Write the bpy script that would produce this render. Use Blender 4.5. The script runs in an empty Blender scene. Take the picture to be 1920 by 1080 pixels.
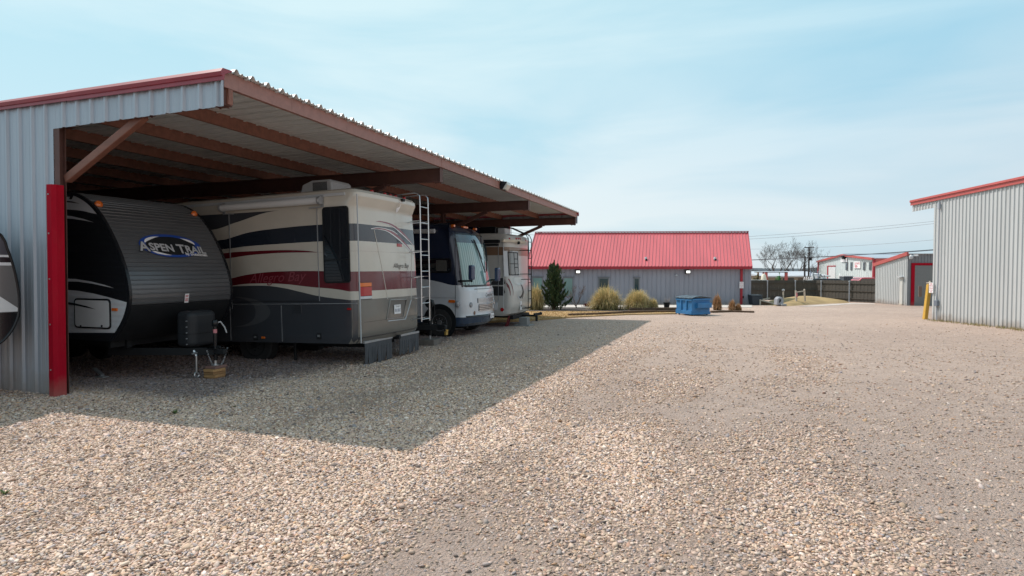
import bpy, bmesh, math, random
import numpy as np
from mathutils import Vector, Matrix, Euler

sc = bpy.context.scene
COL = sc.collection
R = math.radians
random.seed(7)
rng = np.random.default_rng(11)

# ------------------------------------------------------------------ camera
CAM_H = 1.95
FPX = 1134.0                       # focal length in pixels of a 1920 wide picture
PITCH = math.atan(35.0 / FPX)
cd = bpy.data.cameras.new('camera')
cam = bpy.data.objects.new('camera', cd)
COL.objects.link(cam)
cam.location = (0, 0, CAM_H)
cam.rotation_euler = (R(90) - PITCH, 0, 0)
cd.sensor_width = 36
cd.lens = FPX / 1920 * 36
cd.clip_end = 3000
sc.camera = cam

# ------------------------------------------------------------------ light
SUN = Vector((-2.81, 1.86, 4.65)).normalized()      # towards the sun
SUN_EL = math.asin(SUN.z)
SUN_AZ = math.atan2(SUN.x, SUN.y)
sl = bpy.data.lights.new('sun', 'SUN')
sl.energy = 4.2
sl.angle = R(0.6)
sl.color = (1.0, 0.935, 0.875)
so = bpy.data.objects.new('sun', sl)
COL.objects.link(so)
so.rotation_euler = (-SUN).to_track_quat('-Z', 'Y').to_euler()

w = bpy.data.worlds.new('World')
sc.world = w
w.use_nodes = True
nt = w.node_tree
nt.nodes.clear()
N = nt.nodes.new
LK = nt.links.new
out = N('ShaderNodeOutputWorld')
bg = N('ShaderNodeBackground')
bg.inputs['Strength'].default_value = 0.1
sky = N('ShaderNodeTexSky')
sky.sky_type = 'NISHITA'
sky.sun_disc = False
sky.sun_elevation = SUN_EL
sky.sun_rotation = SUN_AZ
sky.air_density = 1.0
sky.dust_density = 1.5
sky.ozone_density = 1.0
# thin high haze: paler towards the sun and the horizon, streaked by cirrus
tc = N('ShaderNodeTexCoord')
def math_(op, a, b=None, clamp=False):
    n_ = N('ShaderNodeMath'); n_.operation = op; n_.use_clamp = clamp
    for i_, v_ in enumerate((a, b)):
        if v_ is None: continue
        if isinstance(v_, (int, float)): n_.inputs[i_].default_value = v_
        else: LK(v_, n_.inputs[i_])
    return n_.outputs[0]
def mix_(f, a, b):
    n_ = N('ShaderNodeMix'); n_.data_type = 'RGBA'
    if isinstance(f, (int, float)): n_.inputs[0].default_value = f
    else: LK(f, n_.inputs[0])
    for i_, v_ in ((6, a), (7, b)):
        if isinstance(v_, tuple): n_.inputs[i_].default_value = (*v_, 1)
        else: LK(v_, n_.inputs[i_])
    return n_.outputs[2]
def ramp_(src, stops):
    r_ = N('ShaderNodeValToRGB'); e_ = r_.color_ramp.elements
    e_[0].position, e_[0].color = stops[0][0], (*stops[0][1], 1)
    e_[1].position, e_[1].color = stops[-1][0], (*stops[-1][1], 1)
    for p_, c_ in stops[1:-1]:
        q_ = e_.new(p_); q_.color = (*c_, 1)
    LK(src, r_.inputs[0]); return r_.outputs[0]
dot = N('ShaderNodeVectorMath'); dot.operation = 'DOT_PRODUCT'
LK(tc.outputs['Generated'], dot.inputs[0]); dot.inputs[1].default_value = SUN
sepw = N('ShaderNodeSeparateXYZ'); LK(tc.outputs['Generated'], sepw.inputs[0])
d01 = math_('MULTIPLY_ADD', dot.outputs['Value'], 0.5); d01.node.inputs[2].default_value = 0.5
haze = ramp_(d01, [(0.0, (.88, .79, .74)), (0.38, (.88, .83, .81)), (0.54, (.58, .82, .93)), (0.61, (.44, .77, .93)), (0.81, (.69, .94, 1.0)), (0.90, (.67, .93, .99)), (1.0, (1.14, 1.04, .97))])  # stops away from the sun: unseen bright sky added as fill light
hor = ramp_(sepw.outputs['Z'], [(0.0, (.9,) * 3), (0.12, (.75,) * 3), (0.30, (.2,) * 3), (0.42, (0,) * 3)])
hor_col = ramp_(d01, [(0.40, (.92, .93, .93)), (0.52, (.74, .84, .91)), (0.62, (.84, .93, .97)), (0.8, (.88, .98, 1.0))])
haze = mix_(hor, haze, hor_col)
mp = N('ShaderNodeMapping')
mp.inputs['Scale'].default_value = (1.0, 1.2, 5.0)
mp.inputs['Rotation'].default_value = (0.06, 0.10, 0.5)
nz = N('ShaderNodeTexNoise')
nz.inputs['Scale'].default_value = 1.7
nz.inputs['Detail'].default_value = 6
nz.inputs['Roughness'].default_value = 0.5
nz.inputs['Distortion'].default_value = 0.5
LK(tc.outputs['Generated'], mp.inputs['Vector'])
LK(mp.outputs[0], nz.inputs['Vector'])
streak = ramp_(nz.outputs['Fac'], [(0.36, (.77, .91, .965)), (0.50, (.95, .985, 1.0)), (0.62, (1.10, 1.055, 1.035))])
hz = N('ShaderNodeMix'); hz.data_type = 'RGBA'; hz.blend_type = 'MULTIPLY'; hz.inputs[0].default_value = 1.0
LK(haze, hz.inputs[6]); LK(streak, hz.inputs[7])
sc10 = N('ShaderNodeVectorMath'); sc10.operation = 'SCALE'; sc10.inputs['Scale'].default_value = 10.0
LK(hz.outputs[2], sc10.inputs[0])
LK(mix_(0.85, sky.outputs[0], sc10.outputs[0]), bg.inputs['Color'])
LK(bg.outputs[0], out.inputs['Surface'])

sc.view_settings.view_transform = 'Standard'
sc.view_settings.look = 'None'
sc.view_settings.exposure = 0.0
sc.view_settings.gamma = 1.0
sc.view_settings.use_curve_mapping = False

# ------------------------------------------------------------------ helpers
CAMROT = Euler((R(90) - PITCH, 0, 0)).to_matrix()
CAMPOS = Vector((0, 0, CAM_H))

def gz(y):
    """height of the ground: the yard falls gently away from the camera"""
    return -0.011 * min(max(0.0, y - 7.0), 115.0)

def ray(px, py):
    return (CAMROT @ Vector(((px - 960) / FPX, (540 - py) / FPX, -1))).normalized()

def G(px, py, dz=0.0):
    """point of the ground seen at a place of the photograph"""
    d = ray(px, py)
    t = 10.0
    for _ in range(60):
        p = CAMPOS + d * t
        t = (gz(p.y) + dz - CAM_H) / d.z
        t = min(max(t, 1.0), 900.0)
    return CAMPOS + d * t

def atY(px, py, Y):
    d = ray(px, py)
    return CAMPOS + d * (Y / d.y)

def loc(px, py, M, axis, val):
    """local coordinates of the point of the plane axis=val of a thing, seen at a pixel"""
    Mi = M.inverted()
    o = Mi @ CAMPOS
    d = Mi.to_3x3() @ ray(px, py)
    i = 'xyz'.index(axis)
    return o + d * ((val - o[i]) / d[i])

TH = R(19.97)
def uv(v, u, z=0.0):
    """carport axes (v to the right across the bays, u along them) to world"""
    c, s = math.cos(TH), math.sin(TH)
    return Vector((u * s + v * c, u * c - v * s, z))

def root_matrix(o):
    return Matrix.LocRotScale(o.location, o.rotation_euler, None)

def tag(o, label=None, cat=None, group=None, kind=None):
    if label: o['label'] = label
    if cat: o['category'] = cat
    if group: o['group'] = group
    if kind: o['kind'] = kind
    return o

def thing(name, label, cat, at=(0, 0, 0), rot=(0, 0, 0), group=None):
    o = bpy.data.objects.new(name, None)
    o.empty_display_size = 0.3
    COL.objects.link(o)
    o.location = at
    o.rotation_euler = rot
    return tag(o, label, cat, group)

class MB:
    def __init__(s):
        s.v = []
        s.f = []
    def add(s, vs, fs):
        n = len(s.v)
        s.v += [tuple(p) for p in vs]
        s.f += [[i + n for i in f] for f in fs]
        return s
    def box(s, x0, x1, y0, y1, z0, z1):
        return s.add([(x0, y0, z0), (x1, y0, z0), (x1, y1, z0), (x0, y1, z0),
                      (x0, y0, z1), (x1, y0, z1), (x1, y1, z1), (x0, y1, z1)],
                     [(3, 2, 1, 0), (4, 5, 6, 7), (0, 1, 5, 4), (1, 2, 6, 5), (2, 3, 7, 6), (3, 0, 4, 7)])
    def bar(s, p0, p1, w, h, up=(0, 0, 1)):
        p0, p1 = Vector(p0), Vector(p1)
        d = (p1 - p0).normalized()
        up = Vector(up)
        sd = d.cross(up)
        if sd.length < 1e-5:
            sd = d.cross(Vector((1, 0, 0)))
        sd.normalize()
        u = sd.cross(d).normalized()
        a, b = sd * w / 2, u * h / 2
        vs = [p0 - a - b, p0 + a - b, p0 + a + b, p0 - a + b, p1 - a - b, p1 + a - b, p1 + a + b, p1 - a + b]
        return s.add(vs, [(3, 2, 1, 0), (4, 5, 6, 7), (0, 1, 5, 4), (1, 2, 6, 5), (2, 3, 7, 6), (3, 0, 4, 7)])
    def tube(s, pts, r, n=8):
        pts = [Vector(p) for p in pts]
        rr = r if isinstance(r, (list, tuple)) else [r] * len(pts)
        rings = []
        ref = None
        for i, p in enumerate(pts):
            d = (pts[min(i + 1, len(pts) - 1)] - pts[max(i - 1, 0)])
            d.normalize()
            if ref is None:
                ref = Vector((0, 0, 1)) if abs(d.z) < 0.9 else Vector((1, 0, 0))
            a = (ref - d * ref.dot(d))
            if a.length < 1e-6:
                a = d.orthogonal()
            a.normalize()
            ref = a
            b = d.cross(a)
            rings.append([p + (a * math.cos(2 * math.pi * k / n) + b * math.sin(2 * math.pi * k / n)) * rr[i] for k in range(n)])
        vs = [q for rg in rings for q in rg]
        fs = []
        for i in range(len(rings) - 1):
            for k in range(n):
                k2 = (k + 1) % n
                fs.append((i * n + k, i * n + k2, (i + 1) * n + k2, (i + 1) * n + k))
        fs.append(tuple(range(n - 1, -1, -1)))
        fs.append(tuple((len(rings) - 1) * n + k for k in range(n)))
        return s.add(vs, fs)
    def prism(s, poly, axis, a, b):
        def P(p, t):
            return {'x': (t, p[0], p[1]), 'y': (p[0], t, p[1]), 'z': (p[0], p[1], t)}[axis]
        n = len(poly)
        vs = [P(p, a) for p in poly] + [P(p, b) for p in poly]
        fs = [tuple(range(n))[::-1], tuple(range(n, 2 * n))]
        fs += [(i, (i + 1) % n, n + (i + 1) % n, n + i) for i in range(n)]
        return s.add(vs, fs)
    def lathe(s, prof, c, axis='z', n=20):
        """prof: list of (radius, height along axis)"""
        vs, fs = [], []
        for r, h in prof:
            for k in range(n):
                a = 2 * math.pi * k / n
                x, y = r * math.cos(a), r * math.sin(a)
                q = {'z': (x, y, h), 'y': (x, h, y), 'x': (h, x, y)}[axis]
                vs.append((c[0] + q[0], c[1] + q[1], c[2] + q[2]))
        m = len(prof)
        for i in range(m - 1):
            for k in range(n):
                k2 = (k + 1) % n
                fs.append((i * n + k, i * n + k2, (i + 1) * n + k2, (i + 1) * n + k))
        fs.append(tuple(range(n)))
        fs.append(tuple((m - 1) * n + k for k in range(n)))
        return s.add(vs, fs)
    def grid(s, rows):
        """rows: list of equally long lists of points"""
        n = len(rows[0])
        vs = [p for r in rows for p in r]
        fs = [(i * n + k, i * n + k + 1, (i + 1) * n + k + 1, (i + 1) * n + k)
              for i in range(len(rows) - 1) for k in range(n - 1)]
        return s.add(vs, fs)
    def build(s, name, m, parent=None, smooth=None, bevel=0, seg=2, label=None, fixn=True, solid=0, colors=None):
        me = bpy.data.meshes.new(name)
        me.from_pydata(s.v, [], s.f)
        if fixn and len(s.f) < 60000:
            bm = bmesh.new()
            bm.from_mesh(me)
            bmesh.ops.recalc_face_normals(bm, faces=bm.faces)
            bm.to_mesh(me)
            bm.free()
        if colors is not None:
            ca = me.color_attributes.new('Col', 'FLOAT_COLOR', 'POINT')
            ca.data.foreach_set('color', np.asarray(colors, dtype=np.float32).ravel())
        me.update()
        o = bpy.data.objects.new(name, me)
        COL.objects.link(o)
        me.materials.append(m)
        if smooth is not None:
            me.polygons.foreach_set('use_smooth', [True] * len(me.polygons))
            me.set_sharp_from_angle(angle=R(smooth))
        if bevel:
            b = o.modifiers.new('bevel', 'BEVEL')
            b.width = bevel
            b.segments = seg
            b.limit_method = 'ANGLE'
            b.angle_limit = R(40)
        if solid:
            b = o.modifiers.new('solid', 'SOLIDIFY')
            b.thickness = solid
        if parent is not None:
            o.parent = parent
        if label:
            o['label'] = label
        return o

def dup(o, at=None, rot=None, label=None, group=None):
    c = o.copy()
    COL.objects.link(c)
    if at is not None: c.location = at
    if rot is not None: c.rotation_euler = rot
    if label: c['label'] = label
    if group: c['group'] = group
    for ch in list(o.children):
        k = ch.copy()
        COL.objects.link(k)
        k.parent = c
        for g in list(ch.children):
            q = g.copy()
            COL.objects.link(q)
            q.parent = k
    return c

# ------------------------------------------------------------------ materials
def pm(name, col, rough=0.5, metal=0.0, var=0.10, vscale=2.0, stretch=(1, 1, 1), bump=0.0, bscale=60.0,
       coat=0.0, spec=0.5, grime=0.0, emit=None, estr=0.0, splash=0.0, rust=0.0):
    m = bpy.data.materials.new(name)
    m.use_nodes = True
    t = m.node_tree
    b = t.nodes['Principled BSDF']
    b.inputs['Roughness'].default_value = rough
    b.inputs['Metallic'].default_value = metal
    b.inputs['Specular IOR Level'].default_value = spec
    if coat:
        b.inputs['Coat Weight'].default_value = coat
        b.inputs['Coat Roughness'].default_value = 0.08
    tcn = t.nodes.new('ShaderNodeTexCoord')
    mpn = t.nodes.new('ShaderNodeMapping')
    mpn.inputs['Scale'].default_value = stretch
    t.links.new(tcn.outputs['Object'], mpn.inputs['Vector'])
    n1 = t.nodes.new('ShaderNodeTexNoise')
    n1.inputs['Scale'].default_value = vscale
    n1.inputs['Detail'].default_value = 6
    n1.inputs['Roughness'].default_value = 0.6
    t.links.new(mpn.outputs[0], n1.inputs['Vector'])
    mr = t.nodes.new('ShaderNodeMapRange')
    mr.inputs[1].default_value = 0.25
    mr.inputs[2].default_value = 0.75
    mr.inputs[3].default_value = 1 - var
    mr.inputs[4].default_value = 1 + var
    t.links.new(n1.outputs['Fac'], mr.inputs[0])
    mul = t.nodes.new('ShaderNodeMix')
    mul.data_type = 'RGBA'
    mul.blend_type = 'MULTIPLY'
    mul.inputs[0].default_value = 1.0
    mul.inputs[6].default_value = (*col, 1)
    t.links.new(mr.outputs[0], mul.inputs[7])
    last = mul.outputs[2]
    if grime:
        n2 = t.nodes.new('ShaderNodeTexNoise')
        n2.inputs['Scale'].default_value = vscale * 2.7
        n2.inputs['Detail'].default_value = 8
        n2.inputs['Roughness'].default_value = 0.7
        t.links.new(mpn.outputs[0], n2.inputs['Vector'])
        m2 = t.nodes.new('ShaderNodeMapRange')
        m2.inputs[1].default_value = 0.5
        m2.inputs[2].default_value = 0.8
        m2.inputs[3].default_value = 0
        m2.inputs[4].default_value = grime
        t.links.new(n2.outputs['Fac'], m2.inputs[0])
        g = t.nodes.new('ShaderNodeMix')
        g.data_type = 'RGBA'
        g.inputs[7].default_value = (0.16, 0.12, 0.09, 1)
        t.links.new(m2.outputs[0], g.inputs[0])
        t.links.new(last, g.inputs[6])
        last = g.outputs[2]
    def extra(scale, st, lo_, hi_, amount, colr, zlim=None):
        nonlocal last
        mm_ = t.nodes.new('ShaderNodeMapping'); mm_.inputs['Scale'].default_value = st
        t.links.new(tcn.outputs['Object'], mm_.inputs['Vector'])
        q = t.nodes.new('ShaderNodeTexNoise'); q.inputs['Scale'].default_value = scale; q.inputs['Detail'].default_value = 7; q.inputs['Roughness'].default_value = 0.65
        t.links.new(mm_.outputs[0], q.inputs['Vector'])
        src_ = q.outputs['Fac']
        if zlim:
            sp_ = t.nodes.new('ShaderNodeSeparateXYZ'); t.links.new(tcn.outputs['Object'], sp_.inputs[0])
            zr_ = t.nodes.new('ShaderNodeMapRange'); zr_.inputs[1].default_value = 0.0; zr_.inputs[2].default_value = zlim; zr_.inputs[3].default_value = 0.42; zr_.inputs[4].default_value = -0.5
            t.links.new(sp_.outputs['Z'], zr_.inputs[0])
            ad_ = t.nodes.new('ShaderNodeMath'); ad_.operation = 'ADD'; t.links.new(src_, ad_.inputs[0]); t.links.new(zr_.outputs[0], ad_.inputs[1]); src_ = ad_.outputs[0]
        r_ = t.nodes.new('ShaderNodeMapRange'); r_.inputs[1].default_value = lo_; r_.inputs[2].default_value = hi_; r_.inputs[3].default_value = 0; r_.inputs[4].default_value = amount
        t.links.new(src_, r_.inputs[0])
        x_ = t.nodes.new('ShaderNodeMix'); x_.data_type = 'RGBA'; x_.inputs[7].default_value = (*colr, 1)
        t.links.new(r_.outputs[0], x_.inputs[0]); t.links.new(last, x_.inputs[6]); last = x_.outputs[2]
    if splash: extra(3.0, (1, 1, 0.7), 0.45, 0.95, splash, (0.30, 0.235, 0.19), 0.7)      # dried mud thrown up from the yard
    if rust: extra(2.2, (4, 4, 0.35), 0.56, 0.74, rust, (0.13, 0.05, 0.025))                # rust runs
    t.links.new(last, b.inputs['Base Color'])
    if bump:
        n3 = t.nodes.new('ShaderNodeTexNoise')
        n3.inputs['Scale'].default_value = bscale
        n3.inputs['Detail'].default_value = 5
        t.links.new(mpn.outputs[0], n3.inputs['Vector'])
        bn = t.nodes.new('ShaderNodeBump')
        bn.inputs['Strength'].default_value = bump
        bn.inputs['Distance'].default_value = 0.02
        t.links.new(n3.outputs['Fac'], bn.inputs['Height'])
        t.links.new(bn.outputs[0], b.inputs['Normal'])
    if emit:
        b.inputs['Emission Color'].default_value = (*emit, 1)
        b.inputs['Emission Strength'].default_value = estr
    return m

def attr_mat(name, rough=0.8, trans=0.0, mul=1.0, spec=0.3):
    m = bpy.data.materials.new(name)
    m.use_nodes = True
    t = m.node_tree
    b = t.nodes['Principled BSDF']
    b.inputs['Roughness'].default_value = rough
    b.inputs['Specular IOR Level'].default_value = spec
    a = t.nodes.new('ShaderNodeAttribute')
    a.attribute_name = 'Col'
    t.links.new(a.outputs['Color'], b.inputs['Base Color'])
    if trans:
        tr = t.nodes.new('ShaderNodeBsdfTranslucent')
        t.links.new(a.outputs['Color'], tr.inputs['Color'])
        mxs = t.nodes.new('ShaderNodeMixShader')
        mxs.inputs[0].default_value = trans
        t.links.new(b.outputs[0], mxs.inputs[1])
        t.links.new(tr.outputs[0], mxs.inputs[2])
        t.links.new(mxs.outputs[0], t.nodes['Material Output'].inputs['Surface'])
    return m

def band_mat(name, base, bands, x0, x1, zmax, rough=0.25, coat=0.4, var=0.06, rings=()):
    """paint whose stripes lie between two curves z(x): bands = [(colour, low pts, high pts)]"""
    m = pm(name, base, rough=rough, coat=coat, var=var, vscale=1.5, grime=0.08)
    t = m.node_tree
    b = t.nodes['Principled BSDF']
    src = b.inputs['Base Color'].links[0].from_socket
    tcn = t.nodes.new('ShaderNodeTexCoord')
    sep = t.nodes.new('ShaderNodeSeparateXYZ')
    t.links.new(tcn.outputs['Object'], sep.inputs[0])
    tx = t.nodes.new('ShaderNodeMapRange')
    tx.inputs[1].default_value = x0
    tx.inputs[2].default_value = x1
    t.links.new(sep.outputs['X'], tx.inputs[0])
    zz = t.nodes.new('ShaderNodeMath')
    zz.operation = 'DIVIDE'
    zz.inputs[1].default_value = zmax
    t.links.new(sep.outputs['Z'], zz.inputs[0])
    def curve(pts):
        pts = sorted(pts)
        c = t.nodes.new('ShaderNodeFloatCurve')
        cv = c.mapping.curves[0]
        q = [(min(max((x - x0) / (x1 - x0), 0), 1), min(max(z / zmax, 0), 1)) for x, z in pts]
        if q[0][0] > 0.001: q.insert(0, (0.0, q[0][1]))
        if q[-1][0] < 0.999: q.append((1.0, q[-1][1]))
        cv.points[0].location = q[0]
        cv.points[1].location = q[-1]
        for p in q[1:-1]:
            cv.points.new(*p)
        for p in cv.points:
            p.handle_type = 'AUTO_CLAMPED'
        c.mapping.update()
        t.links.new(tx.outputs[0], c.inputs['Value'])
        return c.outputs[0]
    for col, lo, hi in bands:
        g = t.nodes.new('ShaderNodeMath'); g.operation = 'GREATER_THAN'
        l = t.nodes.new('ShaderNodeMath'); l.operation = 'LESS_THAN'
        a = t.nodes.new('ShaderNodeMath'); a.operation = 'MULTIPLY'
        t.links.new(zz.outputs[0], g.inputs[0]); t.links.new(curve(lo), g.inputs[1])
        t.links.new(zz.outputs[0], l.inputs[0]); t.links.new(curve(hi), l.inputs[1])
        t.links.new(g.outputs[0], a.inputs[0]); t.links.new(l.outputs[0], a.inputs[1])
        mxn = t.nodes.new('ShaderNodeMix')
        mxn.data_type = 'RGBA'
        mxn.inputs[7].default_value = (*col, 1)
        t.links.new(a.outputs[0], mxn.inputs[0])
        t.links.new(src, mxn.inputs[6])
        src = mxn.outputs[2]
    t.links.new(src, b.inputs['Base Color'])
    return m

M = {}
M['panel'] = pm('panel_metal', (0.385, 0.42, 0.475), rough=0.42, metal=0.25, var=0.09, vscale=1.2, stretch=(3, 3, 0.25), grime=0.14, splash=0.7)
M['panel_b'] = pm('weathered_panel_metal', (0.52, 0.53, 0.53), rough=0.5, metal=0.1, var=0.07, vscale=1.0, stretch=(2, 2, 0.2), grime=0.16, splash=0.8)
M['grey_wall'] = pm('grey_wall_metal', (0.275, 0.278, 0.325), rough=0.5, var=0.07, vscale=0.8, stretch=(2, 2, 0.3), grime=0.12, splash=0.6)
M['galv'] = pm('weathered_galvalume', (0.20, 0.205, 0.195), rough=0.55, metal=0.2, var=0.15, vscale=1.0, grime=0.2)
M['soffit'] = pm('roof_sheet_metal', (0.66, 0.69, 0.70), rough=0.45, metal=0.2, var=0.1, vscale=1.0)
M['red_trim'] = pm('red_trim_metal', (0.28, 0.035, 0.055), rough=0.42, metal=0.0, var=0.16, vscale=2.0, coat=0.1, grime=0.12)
M['red_post'] = pm('red_painted_sheet', (0.37, 0.003, 0.018), rough=0.6, var=0.12, vscale=3, stretch=(1, 1, 0.4), spec=0.1, grime=0.08, splash=0.4)
M['red_roof'] = pm('red_standing_seam_metal', (0.60, 0.115, 0.13), rough=0.45, var=0.10, vscale=0.5, stretch=(3, 0.4, 0.4), coat=0.45, grime=0.05)
M['red_dark'] = pm('dark_red_fascia', (0.33, 0.012, 0.025), rough=0.45, var=0.1)
M['coral'] = pm('faded_red_metal', (0.46, 0.085, 0.075), rough=0.45, var=0.1, coat=0.15)
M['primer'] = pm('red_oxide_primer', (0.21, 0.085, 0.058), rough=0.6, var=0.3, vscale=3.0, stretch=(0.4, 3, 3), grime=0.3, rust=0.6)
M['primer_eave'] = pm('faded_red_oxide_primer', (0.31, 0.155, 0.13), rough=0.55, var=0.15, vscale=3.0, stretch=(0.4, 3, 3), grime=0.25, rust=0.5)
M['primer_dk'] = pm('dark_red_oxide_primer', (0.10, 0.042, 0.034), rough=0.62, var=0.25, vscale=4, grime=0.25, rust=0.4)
M['black'] = pm('black_plastic', (0.013, 0.014, 0.016), rough=0.55, var=0.2, vscale=6, spec=0.25)
M['blackg'] = pm('black_gloss_paint', (0.010, 0.011, 0.014), rough=0.25, var=0.1, coat=0.15, spec=0.3)
M['rubber'] = pm('black_rubber', (0.022, 0.022, 0.023), rough=0.75, var=0.25, vscale=8, bump=0.2, bscale=40)
M['flap'] = pm('weathered_rubber', (0.055, 0.06, 0.07), rough=0.65, var=0.3, vscale=5, stretch=(1, 3, 0.6), grime=0.3)
M['chrome'] = pm('brushed_aluminium', (0.62, 0.63, 0.65), rough=0.28, metal=0.9, var=0.08, vscale=5)
M['steel'] = pm('galvanised_steel', (0.42, 0.43, 0.45), rough=0.45, metal=0.7, var=0.15, vscale=6)
M['glass'] = pm('dark_tinted_glass', (0.008, 0.010, 0.014), rough=0.02, var=0.05, spec=0.9)
M['glass'].node_tree.nodes['Principled BSDF'].inputs['IOR'].default_value = 1.8
M['white'] = pm('white_gelcoat', (0.72, 0.72, 0.73), rough=0.3, var=0.05, coat=0.3, grime=0.06)
M['white_sign'] = pm('white_sign_sheet', (0.78, 0.76, 0.77), rough=0.5, var=0.04)
M['ltgrey'] = pm('light_grey_vinyl', (0.50, 0.51, 0.53), rough=0.5, var=0.08, grime=0.1)
M['amber'] = pm('amber_lens', (0.75, 0.16, 0.02), rough=0.2, var=0.1, coat=0.6)
M['redlens'] = pm('red_lens', (0.42, 0.012, 0.015), rough=0.18, var=0.1, coat=0.6)
M['clearlens'] = pm('clear_lens', (0.55, 0.56, 0.58), rough=0.12, var=0.1, coat=0.6)
M['wood'] = pm('rough_sawn_lumber', (0.36, 0.19, 0.075), rough=0.75, var=0.3, vscale=6, stretch=(0.6, 6, 6), bump=0.3, bscale=30, grime=0.15)
M['timber'] = pm('landscape_timber', (0.10, 0.060, 0.036), rough=0.85, var=0.35, vscale=5, stretch=(0.6, 4, 4), bump=0.4, bscale=20)
M['palewood'] = pm('weathered_pale_wood', (0.46, 0.40, 0.33), rough=0.8, var=0.2, vscale=6)
M['yellow'] = pm('yellow_painted_steel', (0.62, 0.36, 0.055), rough=0.5, var=0.12, vscale=4, grime=0.2)
M['darktext'] = pm('dark_lettering', (0.05, 0.04, 0.04), rough=0.4, var=0.05)
M['redtext'] = pm('red_lettering', (0.55, 0.03, 0.06), rough=0.5, var=0.05)

def rrect(x0, x1, z0, z1, r, n=5):
    pts = []
    for cx, cz, a0 in ((x1 - r, z1 - r, 0), (x0 + r, z1 - r, 90), (x0 + r, z0 + r, 180), (x1 - r, z0 + r, 270)):
        for k in range(n + 1):
            a = R(a0 + 90 * k / n)
            pts.append((cx + r * math.cos(a), cz + r * math.sin(a)))
    return pts

def resample(pts, n):
    pts = np.array(pts, float)
    s = np.concatenate([[0], np.cumsum(np.hypot(*np.diff(pts, axis=0).T))])
    t = np.linspace(0, s[-1], n)
    return np.stack([np.interp(t, s, pts[:, 0]), np.interp(t, s, pts[:, 1])], 1)

def catmull(pts, n):
    """smooth curve through 2-D points, n samples"""
    P = np.array(pts, float)
    P = np.vstack([2 * P[0] - P[1], P, 2 * P[-1] - P[-2]])
    res = []
    m = len(P) - 3
    for k in range(n):
        t = k / (n - 1) * m
        i = min(int(t), m - 1)
        f = t - i
        a, b, c, d = P[i], P[i + 1], P[i + 2], P[i + 3]
        res.append(0.5 * ((2 * b) + (-a + c) * f + (2 * a - 5 * b + 4 * c - d) * f * f + (-a + 3 * b - 3 * c + d) * f ** 3))
    return np.array(res)

def corr_profile(L, pitch, depth, minor=True, wtop=0.028, wbase=0.07, start=0.0, mh=0.14, lip=0.0):
    """cross-section of ribbed sheet: list of (a, height)"""
    pts = [(0.0, 0.0)]
    k = 0
    while True:
        c = start + k * pitch
        if c > L: break
        if c - wbase / 2 > 0.01 and c + wbase / 2 < L - 0.01:
            if lip: pts += [(c - wbase / 2 - 0.034, 0), (c - wbase / 2 - 0.034, -lip), (c - wbase / 2 - 0.012, -lip), (c - wbase / 2 - 0.012, 0)]
            pts += [(c - wbase / 2, 0), (c - wtop / 2, depth), (c + wtop / 2, depth), (c + wbase / 2, 0)]
        if minor:
            for q in (pitch / 3, 2 * pitch / 3):
                cc = c + q
                if cc + 0.03 < L:
                    pts += [(cc - 0.022, 0), (cc - 0.012, depth * mh), (cc + 0.012, depth * mh), (cc + 0.022, 0)]
        k += 1
    pts.append((L, 0.0))
    return pts

def corr(mb, o, da, db, dn, L, lo, hi, pitch=0.305, depth=0.032, minor=True, start=0.1, wtop=0.028, wbase=0.07, mh=0.14, lip=0.0):
    """ribbed sheet: ribs run along db from lo(a) to hi(a)"""
    o, da, db, dn = Vector(o), Vector(da), Vector(db), Vector(dn)
    f0 = lo if callable(lo) else (lambda a: lo)
    f1 = hi if callable(hi) else (lambda a: hi)
    pr = corr_profile(L, pitch, depth, minor, wtop, wbase, start, mh, lip)
    r0 = [o + da * a + dn * h + db * f0(a) for a, h in pr]
    r1 = [o + da * a + dn * h + db * f1(a) for a, h in pr]
    mb.grid([r0, r1])
    return mb

def text_verts(body, size, shear=0.0, offset=0.0, spacing=1.0):
    cu = bpy.data.curves.new('lettering', 'FONT')
    cu.body = body
    cu.size = size
    cu.shear = shear
    cu.offset = offset
    cu.space_character = spacing
    cu.align_x = 'LEFT'
    cu.resolution_u = 3
    ob = bpy.data.objects.new('lettering', cu)
    me = bpy.data.meshes.new_from_object(ob)
    vs = [(v.co.x, v.co.y) for v in me.vertices]
    fs = [tuple(p.vertices) for p in me.polygons]
    bpy.data.objects.remove(ob)
    bpy.data.meshes.remove(me)
    return vs, fs

def text_on(name, body, size, m, parent, fn, thick=None, shear=0.0, offset=0.0, spacing=1.0):
    """lettering laid on a surface: fn(a, b) -> local point; a to the right, b up, (0,0) the start of the line"""
    vs, fs = text_verts(body, size, shear, offset, spacing)
    mb = MB()
    mb.add([fn(a, b) for a, b in vs], fs)
    return mb.build(name, m, parent, fixn=False)

def width_of(body, size, shear=0.0, spacing=1.0):
    vs, _ = text_verts(body, size, shear, 0, spacing)
    return max(v[0] for v in vs)

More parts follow.
